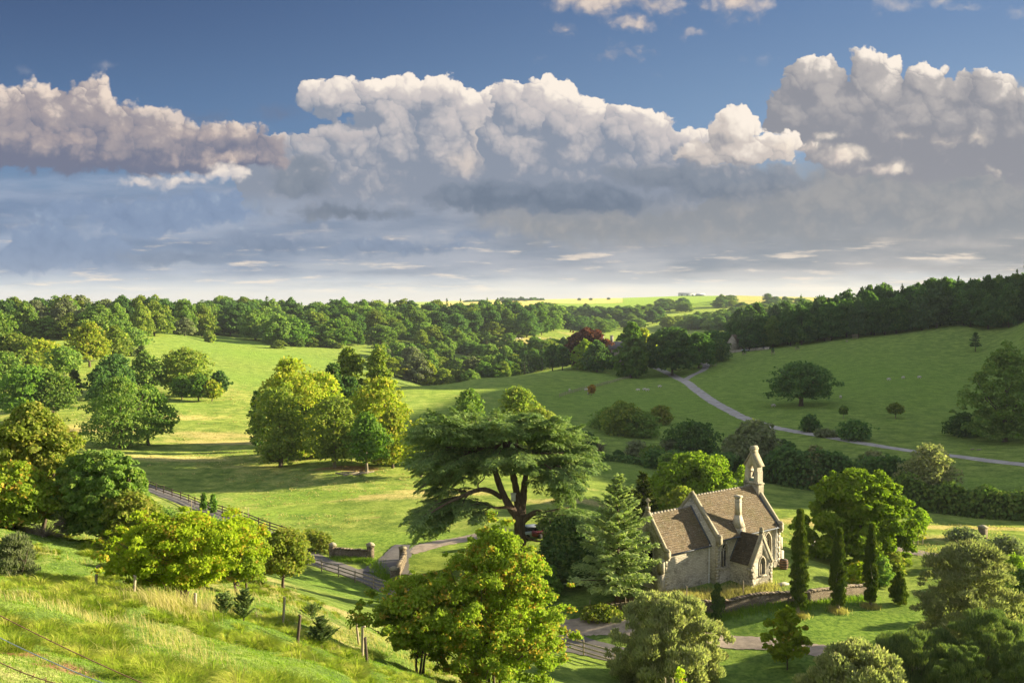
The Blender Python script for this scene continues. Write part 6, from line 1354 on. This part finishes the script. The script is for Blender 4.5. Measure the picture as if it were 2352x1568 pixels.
# sheep
def sheep_mesh():
    me = bpy.data.meshes.new('sheep'); v = [(0, 0, .62), (.32, 0, .64), (.55, 0, .60), (.72, 0, .50), (.90, 0, .38), (-.30, 0, .62), (-.52, 0, .58), (-.62, 0, .42)]; e = [(0, 1), (1, 2), (2, 3), (3, 4), (0, 5), (5, 6), (6, 7)]; rad = [.27, .28, .22, .13, .07, .28, .22, .04]
    for x, i in ((.38, 1), (-.38, 5)):
        for s in (-.13, .13): k = len(v); v += [(x, s, .38), (x + .02, s * 1.05, .20), (x, s * 1.05, .0)]; e += [(i, k), (k, k + 1), (k + 1, k + 2)]; rad += [.10, .055, .045]
    for s in (-1, 1): k = len(v); v.append((.74, s * .15, .54)); e.append((3, k)); rad.append(.035)
    me.from_pydata(v, e, []); o = bpy.data.objects.new('sheep_tmp', me); COL.objects.link(o); mo = o.modifiers.new('skin', 'SKIN'); 
    for i, q in enumerate(me.skin_vertices[0].data): q.radius = (rad[i], rad[i]); q.use_root = (i == 0)
    o.modifiers.new('sub', 'SUBSURF').levels = 1; dg = bpy.context.evaluated_depsgraph_get(); m2 = bpy.data.meshes.new_from_object(o.evaluated_get(dg)); bpy.data.objects.remove(o); m2.name = 'sheep'
    m2.materials.clear(); m2.materials.append(M['wool']); m2.polygons.foreach_set('use_smooth', [True] * len(m2.polygons)); return m2
SHEEP = sheep_mesh(); rs = np.random.default_rng(12)
def sheep(u, v, label, group=None, rz=None, s=1.15):
    p = ground(u, v); o = bpy.data.objects.new('sheep', SHEEP); COL.objects.link(o); o.location = p; o.rotation_euler = (0, 0, rs.random() * 6.28 if rz is None else rz); o.scale = (s, s, s); tag(o, label, 'sheep', group)
for u, v, rz, lab in [(1308, 899, 1.4, 'lone sheep at the left of the middle field'), (1346, 898, 0.3, 'sheep just left of the rust coloured sapling'), (1351, 907, 1.5, 'sheep below the rust coloured sapling'), (1466, 898, 3.0, 'left sheep of the row of three grazing in the middle field'), (1480, 897, 0.1, 'middle sheep of the row of three in the middle field'), (1487, 898, 0.2, 'right sheep of the row of three, almost touching the middle one'), (1515, 890, 0.1, 'sheep grazing alone nearest the drive'),
                      (2041, 874, 0.2, 'left sheep of the trio on the right hillside'), (2074, 870, 0.4, 'middle sheep of the trio on the right hillside'), (2111, 869, 0.1, 'right sheep of the trio on the right hillside'), (1931, 915, 1.5, 'sheep right of the spreading parkland tree'), (1776, 935, 0.2, 'sheep lying left below the parkland tree')]: sheep(u, v, lab, rz=rz)
sheep(1731, 1341, 'sheep grazing against the left corner of the porch', rz=2.6, s=1.1); sheep(1752, 1338, 'sheep grazing below the porch window', rz=0.9, s=1.1)
for i in range(34):
    u = 1150 + 170 * rs.random(); v = 776 + 16 * rs.random(); sheep(u, v, 'tiny white sheep dotted over the sunny far pasture', 'sheep in the far sunny pasture', s=1.4)
# cars
def car_parts(paint):
    P_ = {}
    prof_ = [(-2.1, .35), (2.1, .35), (2.15, .62), (2.05, .80), (1.1, .92), (-1.85, .95), (-2.1, .85)]
    cab = [(1.15, .90), (.55, 1.36), (.2, 1.44), (-1.0, 1.44), (-1.75, .93)]
    mb = MB(); mb.prism(prof_, -.84, .84, lambda a, b, d: (a, d, b)); mb.prism([(0.5, 1.372), (.2, 1.46), (-1.0, 1.46), (-1.15, 1.38)], -.62, .62, lambda a, b, d: (a, d, b)); P_['body'] = (mb, paint)
    mg = MB(); mg.prism(cab, -.68, .68, lambda a, b, d: (a, d * (1 - 0.14 * (b - .9) / .54), b)); P_['glass'] = (mg, M['glass'])
    return P_
M['tyre'] = simple_mat('tyre', (0.02, 0.02, 0.02), 0.2, 5, 0.9, 0)
def car(u, y, rz, colour, label, v=None):
    p = ground(u, v) if v else on(u, y); m = simple_mat('car_paint', colour, 0.05, 2, 0.3, 0); t = thing('parked_car', label, 'car', p + [0, 0, 0.05], rz)
    for k, (mb, mt) in car_parts(m).items(): mb.build('body' if k == 'body' else 'windows', mt, t)
    for x in (-1.3, 1.3):
        for s in (-.80, .80): mb = MB(); mb.tube([(x, s - .1, .32), (x, s + .1, .32)], .32, 14); mb.build('wheel', M['tyre'], t)
car(1712, 0, 0.3, (0.45, 0.48, 0.52), 'pale car by the cottage gate', 807); car(1738, 0, 0.1, (0.10, 0.13, 0.22), 'blue car parked under the ridge wood', 803); car(1760, 0, 0.05, (0.06, 0.07, 0.09), 'black car parked right of the blue one under the wood', 802)
car(1228, 0, 0.4, (0.28, 0.31, 0.36), 'silver blue car seen under the great cedar', 1234); car(1254, 0, 0.5, (0.14, 0.03, 0.04), 'dark red car seen under the great cedar', 1232)
# ------------------------------------------------------------------ manor, cottage, farm sheds
M['manor'] = stone_mat('manor_stone', (0.46, 0.41, 0.31), (0.40, 0.35, 0.26), (0.32, 0.28, 0.2), 0.8, 0.35, mb_=0.01, bumpd=0.01)
M['slate'] = simple_mat('slate', (0.10, 0.095, 0.10), 0.25, 2, 0.8, 0.3, 0.02)
M['shed'] = simple_mat('shed_sheet', (0.62, 0.62, 0.60), 0.08, 0.5, 0.6, 0.1, 0.01); M['shed_dark'] = simple_mat('shed_dark', (0.16, 0.17, 0.18), 0.15, 0.5, 0.7, 0.1, 0.01)
def house(name, label, o0, rz, blocks, chimneys=(), wallm='manor', roofm='slate', cat='house', wins=()):
    """blocks: x0, x1, y0, y1, eave, ridge, axis. Gables are part of the wall; windows are set in front of the wall face"""
    t = thing(name, label, cat, o0, rz); wl = MB(); rf = []
    for (x0, x1, y0, y1, e, rd, ax) in blocks:
        if ax == 'x':
            wl.prism([(y0, -2), (y1, -2), (y1, e), ((y0 + y1) / 2, rd), (y0, e)], x0, x1, lambda a, b, d: (d, a, b)); ym = (y0 + y1) / 2
            for s, ye in ((-1, y0), (1, y1)): rf.append([(x0 - .2, ym, rd + .08), (x1 + .2, ym, rd + .08), (x1 + .2, ye + s * .3, e - .22), (x0 - .2, ye + s * .3, e - .22)])
        else:
            wl.prism([(x0, -2), (x1, -2), (x1, e), ((x0 + x1) / 2, rd), (x0, e)], y0, y1, lambda a, b, d: (a, d, b)); xm = (x0 + x1) / 2
            for s, xe in ((-1, x0), (1, x1)): rf.append([(xm, y0 - .2, rd + .08), (xm, y1 + .2, rd + .08), (xe + s * .3, y1 + .2, e - .22), (xe + s * .3, y0 - .2, e - .22)])
    wl.build('wall', M[wallm], t)
    mb = MB()
    for q in rf:
        q = np.array(q); nrm = unit(np.cross(q[1] - q[0], q[3] - q[0])); nrm = nrm if nrm[2] > 0 else -nrm; mb.add(np.vstack([q + nrm * .06, q + nrm * .2]), [[0, 3, 2, 1], [4, 5, 6, 7], [0, 1, 5, 4], [1, 2, 6, 5], [2, 3, 7, 6], [3, 0, 4, 7]])
    roof = mb.build('roof', M[roofm], t)
    for (x, y, z0, z1, w) in chimneys: mb = MB(); mb.box((x, y, (z0 + z1) / 2), (w, w * .7, z1 - z0)); mb.box((x, y, z1 + .1), (w + .2, w * .7 + .2, .2)); mb.box((x - w / 4, y, z1 + .4), (.25, .25, .5)); mb.box((x + w / 4, y, z1 + .4), (.25, .25, .5)); mb.build('chimney', M[wallm], roof)
    for (x, y, z, w, h, face) in wins:
        fr = MB(); gl = MB()
        if face == 'y': fr.box((x, y - .04, z), (w + .3, .10, h + .3)); gl.box((x, y - .10, z), (w, .04, h)); bars = [((x + k * w / 3 - w / 6 * 0, y - .13, z), (.08, .05, h)) for k in (-.5, .5)] + [((x, y - .13, z + h * .1), (w, .05, .08))]
        else: fr.box((x - .04, y, z), (.10, w + .3, h + .3)); gl.box((x - .10, y, z), (.04, w, h)); bars = [((x - .13, y + k * w / 3, z), (.05, .08, h)) for k in (-.5, .5)]
        for c, s in bars: fr.box(c, s)
        f = fr.build('window', M[wallm], t); gl.build('pane', M['glass'], f)
    return t
mp = on(1412, 492)
house('manor_house', 'pale stone manor house with gables and tall chimneys behind the sweeping lime', mp, 0.0, [(-9, 22, 0, 9, 8.2, 12.0, 'x'), (-10, -4, -3, 9.2, 8.6, 12.6, 'y'), (12, 18, -3.5, 9.2, 8.0, 11.8, 'y')],
      [(-6, 4, 10, 15.2, 1.8), (-1, 4.5, 10, 15, 1.6), (9, 4.5, 10, 14.6, 1.6), (20, 4.5, 10, 14.6, 1.6)], wins=[(-7, -3, 5.8, 2.6, 2.0, 'y'), (-7, -3, 2.2, 2.6, 2.2, 'y'), (-1.5, 0, 5.8, 2.4, 1.9, 'y'), (-1.5, 0, 2.2, 2.4, 2.1, 'y'), (4, 0, 5.8, 2.4, 1.9, 'y'), (9, 0, 5.8, 2.4, 1.9, 'y'), (15, -3.5, 5.5, 2.6, 2.0, 'y'), (15, -3.5, 2.0, 2.6, 2.2, 'y'), (20, 0, 5.4, 1.8, 1.8, 'y')])
cpn = on(1688, 512)
house('cottage', 'small gabled stone cottage beside the clipped yew dome', cpn, -0.55, [(-2.6, 2.6, -4, 5, 4.4, 8.4, 'y')], wallm='manor', roofm='tiles', wins=[(-0.9, -4, 3.6, .9, 1.2, 'y')])
stone_wall('garden_wall', on(1664, 500), on(1722, 498), 1.2, 0.5, 'pale garden wall below the cottage', mat='manor')
pillar(1703, 0, 1.8, 0.8, 'small gate pillar left of the cottage drive', y=499); pillar(1716, 0, 1.8, 0.8, 'small gate pillar right of the cottage drive', y=499)
stone_wall('park_wall', on(1724, 496), on(1768, 492), 1.2, 0.5, 'low wall in the shade under the parked cars', mat='manor')
for u0, u1, y, h, m, lab in [(1560, 1597, 2550, 6.5, 'shed', 'long white farm shed on the skyline'), (1599, 1620, 2550, 4.5, 'shed_dark', 'grey farm shed joined to the white one on the skyline')]:
    a = on(u0, y); L = (u1 - u0) * y / FPX; t = house('farm_shed', lab, a + [L / 2, 0, 0], 0.0, [(-L / 2, L / 2, 0, 18, h, h + 2.2, 'x')], wallm=m, roofm='shed_dark' if m == 'shed' else 'shed', cat='barn')
    mb = MB()
    for k in range(3): mb.box((-L / 3 + k * L / 3, -0.08, h * 0.4 - 0.5), (L / 8, .12, h * .8)); 
    mb.build('door', M['shed_dark'], t)

# ------------------------------------------------------------------ the great cedar
def great_cedar():
    b = ground(1195, 1291); y0 = b[1]; t = thing('cedar_tree', 'great cedar of Lebanon with flat spreading boughs at the centre', 'tree', b); r = np.random.default_rng(77)
    def L(u, v, dy=0.0): return P(u, v, y0 + dy) - b
    mb = MB()
    def limb(pts, rad): 
        q = np.array([L(*p) for p in pts]); s = spline3(q, 10); mb.tube(s, np.interp(np.linspace(0, 1, len(s)), np.linspace(0, 1, len(rad)), rad) * 0.82 * (1 + 0.06 * r.normal(size=len(s))), 9)
    def spline3(p, m):
        out = []
        for i in range(len(p) - 1):
            a, b_, c, d = p[max(i - 1, 0)], p[i], p[i + 1], p[min(i + 2, len(p) - 1)]
            for k in range(m): s = k / m; out.append(0.5 * ((2 * b_) + (c - a) * s + (2 * a - 5 * b_ + 4 * c - d) * s * s + (3 * b_ - a - 3 * c + d) * s ** 3))
        out.append(p[-1]); return np.array(out)
    limb([(1196, 1300), (1196, 1270), (1194, 1225), (1192, 1180)], [1.0, 0.82, 0.78, 0.80])
    limb([(1196, 1200), (1164, 1151), (1147, 1113), (1134, 1074), (1114, 1043), (1088, 1026), (1050, 1010)], [0.55, 0.50, 0.42, 0.38, 0.34, 0.26, 0.10])
    limb([(1193, 1190), (1188, 1140, 1), (1178, 1090, 1), (1166, 1060, 1), (1156, 1005, 0), (1142, 985, -1), (1120, 960, -1)], [0.62, 0.52, 0.44, 0.40, 0.32, 0.25, 0.08])
    limb([(1197, 1195, .5), (1203, 1126, 1), (1208, 1090, 2), (1216, 1062, 2), (1240, 1020, 3), (1265, 990, 3)], [0.55, 0.46, 0.38, 0.34, 0.24, 0.08])
    limb([(1168, 1065, 1), (1164, 1040, 1), (1176, 1000, 2), (1190, 972, 2)], [0.3, 0.26, 0.2, 0.06])
    limb([(1150, 1141, 0), (1128, 1128, -2), (1101, 1124, -3), (1062, 1139, -4), (1025, 1156, -5), (985, 1180, -6)], [0.34, 0.32, 0.28, 0.24, 0.17, 0.06])
    limb([(1200, 1198), (1222, 1180, -1), (1240, 1176, -2), (1262, 1186, -3), (1300, 1205, -4)], [0.42, 0.36, 0.32, 0.26, 0.07])
    limb([(1185, 1175), (1165, 1165, -1), (1140, 1166, -2), (1118, 1160, -3)], [0.26, 0.22, 0.16, 0.05])
    limb([(1208, 1090, 2), (1228, 1072, 0), (1252, 1066, -2), (1290, 1080, -3), (1320, 1110, -4)], [0.22, 0.18, 0.14, 0.10, 0.04])
    limb([(1114, 1045), (1090, 1058, -2), (1050, 1070, -3), (1000, 1095, -4), (965, 1120, -5)], [0.22, 0.2, 0.16, 0.1, 0.04])
    limb([(1101, 1126, -3), (1098, 1112, -3), (1112, 1098, -3), (1110, 1088, -3)], [0.12, 0.09, 0.07, 0.03])
    limb([(1196, 1225, .4), (1225, 1240, -2), (1255, 1245, -3), (1278, 1262, -4)], [0.2, 0.14, 0.1, 0.04])
    # flat boughs: root, tip, width, depth offsets
    boughs = []
    hub = [(1140, 985, -1), (1165, 1010, 0), (1190, 985, 2), (1215, 1010, 2), (1110, 1020, -1), (1240, 1030, 2)]
    tips = [(985, 962), (1010, 948), (1045, 940), (1085, 938), (1125, 944), (1165, 955), (1200, 952), (1235, 958), (1270, 962), (1305, 966), (1330, 985), (1345, 1008), (1355, 1040), (960, 985), (950, 1005), (1000, 990), (1050, 975), (1100, 972), (1150, 985), (1205, 985), (1255, 990), (1300, 1005)]
    for u, v in tips:
        h = min(hub, key=lambda q: abs(q[0] - u) + 0.4 * abs(q[1] - v)); 
        for k in range(4): boughs.append((L(h[0] + 12 * r.normal(), h[1] + 8, h[2] + r.normal()), L(u + 10 * r.normal(), v + 9 * k + 4 * r.normal(), (r.random() - 0.55) * 15), 2.1))
    low = [((1100, 1030), (935, 1060)), ((1100, 1035), (945, 1085)), ((1095, 1040), (965, 1120)), ((1080, 1050), (990, 1130)), ((1110, 1040), (1010, 1085)), ((1110, 1050), (1050, 1110)), ((1075, 1050), (950, 1040)), ((1090, 1030), (1000, 1030)),
           ((1060, 1140), (945, 1185)), ((1050, 1140), (935, 1212)), ((1040, 1150), (955, 1240)), ((1060, 1140), (1005, 1170)), ((1030, 1150), (985, 1222)), ((1080, 1130), (1040, 1190)), ((1020, 1155), (960, 1165)), ((1070, 1128), (990, 1145)), ((1060, 1138), (1050, 1170)), ((1030, 1155), (1010, 1205)),
           ((1215, 1050), (1352, 1075)), ((1225, 1050), (1340, 1100)), ((1240, 1060), (1330, 1125)), ((1250, 1065), (1300, 1130)), ((1230, 1040), (1358, 1058)), ((1260, 1068), (1275, 1120)), ((1240, 1065), (1310, 1100)), ((1215, 1060), (1260, 1095)), ((1280, 1078), (1318, 1150)),
           ((1165, 1030), (1140, 1065)), ((1170, 1030), (1200, 1062)), ((1180, 1020), (1230, 1060)), ((1150, 1020), (1100, 1060)), ((1130, 1020), (1060, 1055)), ((1190, 1040), (1190, 1075)),
           ((1240, 1178), (1320, 1185)), ((1250, 1182), (1345, 1215)), ((1255, 1185), (1310, 1230)), ((1240, 1180), (1280, 1215)), ((1250, 1180), (1370, 1195)), ((1265, 1190), (1335, 1245)), ((1130, 1162), (1090, 1190)), ((1120, 1160), (1070, 1175))]
    low += [((1150, 1020), (1128, 1078)), ((1170, 1025), (1160, 1082)), ((1185, 1025), (1205, 1080)), ((1200, 1035), (1238, 1080)), ((1110, 1040), (1085, 1095)), ((1090, 1045), (1030, 1100)), ((1080, 1050), (985, 1105)), ((1070, 1050), (1010, 1140)), ((1060, 1060), (940, 1060)), ((1100, 1035), (1060, 1085)), ((1085, 1040), (965, 1075)), ((1120, 1035), (1120, 1080)),
            ((1235, 1060), (1290, 1090)), ((1245, 1065), (1345, 1085)), ((1255, 1068), (1315, 1135)), ((1240, 1062), (1335, 1115)), ((1225, 1055), (1305, 1070)), ((1230, 1060), (1250, 1115)), ((1265, 1075), (1290, 1150)), ((1210, 1050), (1225, 1085)), ((1160, 1040), (1165, 1078)), ((1030, 1155), (960, 1215)), ((1060, 1140), (1020, 1200)), ((1250, 1180), (1330, 1225)), ((1250, 1180), (1295, 1240))]
    for (a, c) in low:
        for k in range(2): dy = -5 * r.random() + 1.5 * r.normal(); boughs.append((L(a[0], a[1], -1 + r.normal()), L(c[0] + 7 * r.normal(), c[1] + 6 * r.normal(), dy * 1.3 if k else -dy * 0.9), 1.85))
    Vs = []
    for p0, p1, w in boughs:
        ln = np.linalg.norm(p1 - p0); m = (p0 + p1) / 2 + np.array([0, 0, 0.10 * ln]); hd = unit(p1 - p0)
        k = max(2, int(ln / 1.3))
        for i in range(k):
            f = 0.35 + 0.65 * (i + 0.5 * r.random()) / k; c = p0 * (1 - f) ** 2 + 2 * m * f * (1 - f) + p1 * f * f + r.normal(size=3) * [0.5, 0.5, 0.12]
            Rp = w * (0.62 + 0.4 * r.random()) * (1.12 - 0.45 * f); Vs.append(plate(r, c, Rp, int(115 * Rp * Rp + 60), 0.34, (0.10 * hd[2] * hd[0] - 0.05 * hd[0], -0.05 * hd[1])))
        Vs.append(sprays(r, m, p1 + hd * 0.5, int(60 * ln), w * 0.7, w * 0.6, 0.22, 0.06, 0.34)); mb.tube([p0, m * 0.6 + p0 * 0.4, m, (m + p1) / 2 + [0, 0, .05], p1], [0.09, 0.08, 0.06, 0.035, 0.01], 5)
    leaf_obj('crown', np.vstack(Vs), FOL['cedar'], t); mb.build('trunk', M['bark_cedar'], t, True, fix=False)
    p = L(1179, 1138, 0.3)
    bxm = MB(); bxm.box((0, 0, 0), (0.5, 0.4, 0.75)); bxm.box((0, -0.02, 0.42), (0.6, 0.52, 0.08)); bxm.box((0, -0.215, 0.05), (0.28, 0.03, 0.16)); o = bxm.build('nest_box', M['pipe']); o.location = b + p + np.array([0, -0.9, 0]); tag(o, 'pale nest box fixed to the stems of the great cedar', 'nest box')
great_cedar()

# ------------------------------------------------------------------ grass of the near bank
M_gr = foliage('grass_blades', (0.210, 0.300, 0.030), (0.380, 0.430, 0.060), (0.52, 0.49, 0.12), trans=0.5, objvar=0.0, tip=0.05)
M_tus = foliage('tussock_blades', (0.300, 0.360, 0.045), (0.470, 0.480, 0.085), (0.54, 0.49, 0.13), trans=0.5, objvar=0.0, tip=0.15)
M_dry = foliage('straw_blades', (0.360, 0.310, 0.110), (0.540, 0.460, 0.210), None, trans=0.45, objvar=0.0)
M_lush = foliage('lush_blades', (0.130, 0.235, 0.024), (0.230, 0.350, 0.040), (0.32, 0.39, 0.055), trans=0.5, objvar=0.0)
def blades(r, X_, Y_, h, w, lean):
    n = len(X_); z = Zg(X_, Y_) - 0.03; a = r.random(n) * 6.283; d = np.stack([np.cos(a), np.sin(a), 0 * a], -1); s = np.stack([-np.sin(a), np.cos(a), 0 * a], -1)
    B = np.stack([X_, Y_, z], -1); L_ = lean * h * (0.4 + 0.9 * r.random(n)); wind = np.array([-0.25, -0.05, 0])
    mid = B + d * (L_ * 0.35)[:, None] + np.array([0, 0, 1.0]) * (h * 0.6)[:, None] + wind * (h * 0.25)[:, None]; tip = B + d * L_[:, None] + np.array([0, 0, 1.0]) * (h * 0.92)[:, None] + wind * (h * 0.9)[:, None]
    V = np.stack([B - s * w[:, None] / 2, B + s * w[:, None] / 2, mid + s * w[:, None] * 0.38, tip, mid - s * w[:, None] * 0.38], 1)
    return V.reshape(-1, 3)
def grass(name, n, mat, mask, hfun, label, seed, tuft=14, spread=0.16, wmul=1.0, lean=0.55, ymax=70):
    r = np.random.default_rng(seed); out = 0; Vs = []
    while out < n:
        m = 30000; v = 1210 + 380 * r.random(m) ** 0.9; u = -30 + 1500 * r.random(m)
        y = 7 * np.exp(r.random(m) * math.log(ymax / 7)); x = (u - 1176) / FPX * y
        k = mask(x, y, r); x, y = x[k], y[k]
        if len(x) > (n - out) // tuft + 1: x, y = x[:(n - out) // tuft + 1], y[:(n - out) // tuft + 1]
        if not len(x): break
        hs = hfun(x, y, r); X_ = np.repeat(x, tuft) + r.normal(size=len(x) * tuft) * spread; Y_ = np.repeat(y, tuft) + r.normal(size=len(x) * tuft) * spread
        h = np.repeat(hs, tuft) * (0.45 + 0.75 * r.random(len(X_))); w = np.maximum(0.010, np.hypot(X_, Y_) * 0.00062) * wmul * (0.7 + 0.6 * r.random(len(X_)))
        Vs.append(blades(r, X_, Y_, h, w, lean)); out += len(X_)
    V = np.vstack(Vs); nb = len(V) // 5; i = np.arange(nb)[:, None] * 5
    me = mesh_np(name, V, [(i + np.array([[0, 1, 2, 4]]), 0), (i + np.array([[4, 2, 3]]), 0)]); o = link(name, me, None, [mat]); tag(o, label, 'grass', kind='stuff')
def bank(x, y): return smooth(66, 52, np.hypot(x, y) + 0.45 * (x + 10))
def n1(x, y, s, sd): return nfbm(x / s, y / s, sd, 3)
def tuf(x, y): return n1(x, y, 1.15, 51) * 0.55 + n1(x, y, 5.5, 57) * 0.45
grass('short_grass', 200000, M_lush, lambda x, y, r: r.random(len(x)) < bank(x, y) * np.clip(y / 30, 0.25, 1.3) * 0.8, lambda x, y, r: 0.05 + 0.07 * r.random(len(x)), 'short lush grass carpeting the near bank', 61, 8, 0.12, 1.1, 0.8)
def tussocks(name, n, mat, seed, label, hmin=0.16, hmax=0.46, per=150, thr=0.44):
    r = np.random.default_rng(seed); cx = []; cy_ = []
    while len(cx) < n:
        y = 7 * np.exp(r.random(4000) * math.log(9.5)); u = -30 + 1500 * r.random(4000); x = (u - 1176) / FPX * y
        k = r.random(4000) < bank(x, y) * smooth(thr, thr + 0.14, n1(x, y, 4.0, 57)) * np.clip(y / 34, 0.12, 1.3)
        cx += list(x[k]); cy_ += list(y[k])
    cx = np.array(cx[:n]); cy_ = np.array(cy_[:n]); big = r.random(n) ** 1.6; H_ = hmin + (hmax - hmin) * big; Rr = 0.10 + 0.28 * big
    m = (per * (0.5 + 1.2 * big)).astype(int); k = np.repeat(np.arange(n), m); N = len(k); a = r.random(N) * 6.283; q = np.sqrt(r.random(N))
    bx_ = cx[k] + np.cos(a) * q * Rr[k] * 0.7; by_ = cy_[k] + np.sin(a) * q * Rr[k] * 0.7; zz = Zg(bx_, by_) - 0.03; h = H_[k] * (0.55 + 0.6 * r.random(N)) * (1.1 - 0.45 * q)
    d = np.stack([np.cos(a), np.sin(a), 0 * a], -1) + np.column_stack([r.normal(size=(N, 2)) * 0.4, np.zeros(N)]); sv = unit(np.stack([-d[:, 1], d[:, 0], 0 * a], -1)); w = np.maximum(0.011, np.hypot(bx_, by_) * 0.00066) * (0.7 + 0.6 * r.random(N))
    B = np.stack([bx_, by_, zz], -1); out_ = (0.25 + 0.95 * q) * H_[k]; up = np.array([0, 0, 1.0]); wind = np.array([-0.18, -0.05, 0])
    mid = B + d * (out_ * 0.35)[:, None] + up * (h * 0.68)[:, None] + wind * (h * 0.2)[:, None]; tip = B + d * (out_ * 1.05)[:, None] + up * (h * (1.0 - 0.35 * q))[:, None] + wind * (h * 0.8)[:, None]
    V = np.stack([B - sv * w[:, None] / 2, B + sv * w[:, None] / 2, mid + sv * w[:, None] * 0.4, tip, mid - sv * w[:, None] * 0.4], 1).reshape(-1, 3); i = np.arange(N)[:, None] * 5
    me = mesh_np(name, V, [(i + np.array([[0, 1, 2, 4]]), 0), (i + np.array([[4, 2, 3]]), 0)]); tag(link(name, me, None, [mat]), label, 'grass', kind='stuff')
tussocks('tussock_grass', 1500, M_gr, 62, 'tussocks of long yellow green grass on the near bank')
tussocks('pale_tussock_grass', 500, M_tus, 66, 'paler straw tipped tussocks on the near bank', 0.2, 0.5, 120, 0.48)
grass('dry_grass', 14000, M_dry, lambda x, y, r: r.random(len(x)) < bank(x, y) * smooth(0.56, 0.66, n1(x, y, 4.0, 41)) * np.clip(y / 30, 0.2, 1.3), lambda x, y, r: 0.22 + 0.30 * r.random(len(x)), 'dry seeding grass stems standing on the near bank', 63, 7, 0.2, 0.7, 0.35)
# long grass in the churchyard and rough edges
def patch(name, n, mat, uv, sp, h, label, seed):
    r = np.random.default_rng(seed); P_ = np.array([ground(*q)[:2] for q in uv]); t = r.random(n) * (len(P_) - 1); k = t.astype(int); c = P_[k] + (P_[np.minimum(k + 1, len(P_) - 1)] - P_[k]) * (t - k)[:, None] + r.normal(size=(n, 2)) * sp
    V = blades(r, c[:, 0], c[:, 1], h * (0.5 + 0.8 * r.random(n)), np.full(n, 0.00042 * float(np.hypot(*P_.mean(0)))), 0.4); i = np.arange(n)[:, None] * 5
    me = mesh_np(name, V, [(i + np.array([[0, 1, 2, 4]]), 0), (i + np.array([[4, 2, 3]]), 0)]); o = link(name, me, None, [mat]); tag(o, label, 'grass', kind='stuff')
patch('long_grass', 5000, M_dry, [(1510, 1372), (1600, 1375), (1680, 1362), (1780, 1350)], 0.7, 0.55, 'long pale grass inside the churchyard wall', 71)
patch('long_grass', 4000, M_lush, [(1620, 1412), (1750, 1398), (1850, 1392), (2000, 1372)], 0.5, 0.5, 'rank green grass along the foot of the wall', 72)
for u, v, s in [(1835, 1414, 73), (1925, 1404, 74), (2000, 1394, 75)]: patch('long_grass', 900, M_dry, [(u - 12, v), (u + 12, v)], 0.3, 0.45, {73: 'dry grass ring at the foot of the tallest cypress', 74: 'dry grass ring at the foot of the middle cypress', 75: 'dry grass ring at the foot of the rightmost slim cypress'}[s], s)
patch('long_grass', 1500, M_dry, [(350, 1392), (420, 1398), (520, 1400)], 0.5, 0.65, 'tall bleached grass under the yellow hawthorn', 76)
patch('long_grass', 3000, M_lush, [(770, 1284), (850, 1288), (905, 1345)], 0.5, 0.5, 'weeds along the gateway walls', 77)

# rough tufts and seed heads over the pastures
def tufts(name, n, mat, boxes, h, label, seed, wk=0.00085, per=9):
    r = np.random.default_rng(seed); Vs = []
    for (u0, u1, y0, y1, share) in boxes:
        m = int(n * share); y = y0 * np.exp(r.random(m * 4) * math.log(y1 / y0)); u = u0 + (u1 - u0) * r.random(m * 4); x = (u - 1176) / FPX * y
        k = r.random(m * 4) < smooth(0.42, 0.62, nfbm(x / 9, y / 9, seed, 3)); x, y = x[k][:m], y[k][:m]
        X_ = np.repeat(x, per) + r.normal(size=len(x) * per) * 0.22; Y_ = np.repeat(y, per) + r.normal(size=len(x) * per) * 0.22; d = np.hypot(X_, Y_)
        Vs.append(blades(r, X_, Y_, h * (0.5 + 0.9 * r.random(len(X_))), d * wk * (0.6 + 0.8 * r.random(len(X_))), 0.8))
    V = np.vstack(Vs); i = np.arange(len(V) // 5)[:, None] * 5
    me = mesh_np(name, V, [(i + np.array([[0, 1, 2, 4]]), 0), (i + np.array([[4, 2, 3]]), 0)]); tag(link(name, me, None, [mat]), label, 'grass', kind='stuff')
tufts('seed_heads', 2200, M_dry, [(0, 950, 115, 330, 0.8), (1800, 2352, 112, 135, 0.2)], 0.22, 'pale seeding grass heads scattered through the pastures', 82, 0.0007, 6)
# ------------------------------------------------------------------ haze: thin even air round the whole scene
def build_haze():
    mb = MB(); mb.box((0, 0, -10), (12200, 12200, 180)); o = mb.build('haze', None, None) if False else None
    me = mb.data('haze'); bm = bmesh.new(); bm.from_mesh(me); bmesh.ops.recalc_face_normals(bm, faces=bm.faces); bm.to_mesh(me); bm.free()
    m = bpy.data.materials.new('haze'); m.use_nodes = True; nt = m.node_tree; nt.nodes.clear()
    out = nt.nodes.new('ShaderNodeOutputMaterial'); v = nt.nodes.new('ShaderNodeVolumePrincipled'); v.inputs['Color'].default_value = (0.82, 0.90, 1.0, 1); v.inputs['Density'].default_value = 0.00005; v.inputs['Anisotropy'].default_value = 0.1
    nt.links.new(v.outputs[0], out.inputs['Volume']); o = link('haze', me, None, [m]); tag(o, 'thin evening haze over the far valley', 'haze', kind='stuff')
build_haze()
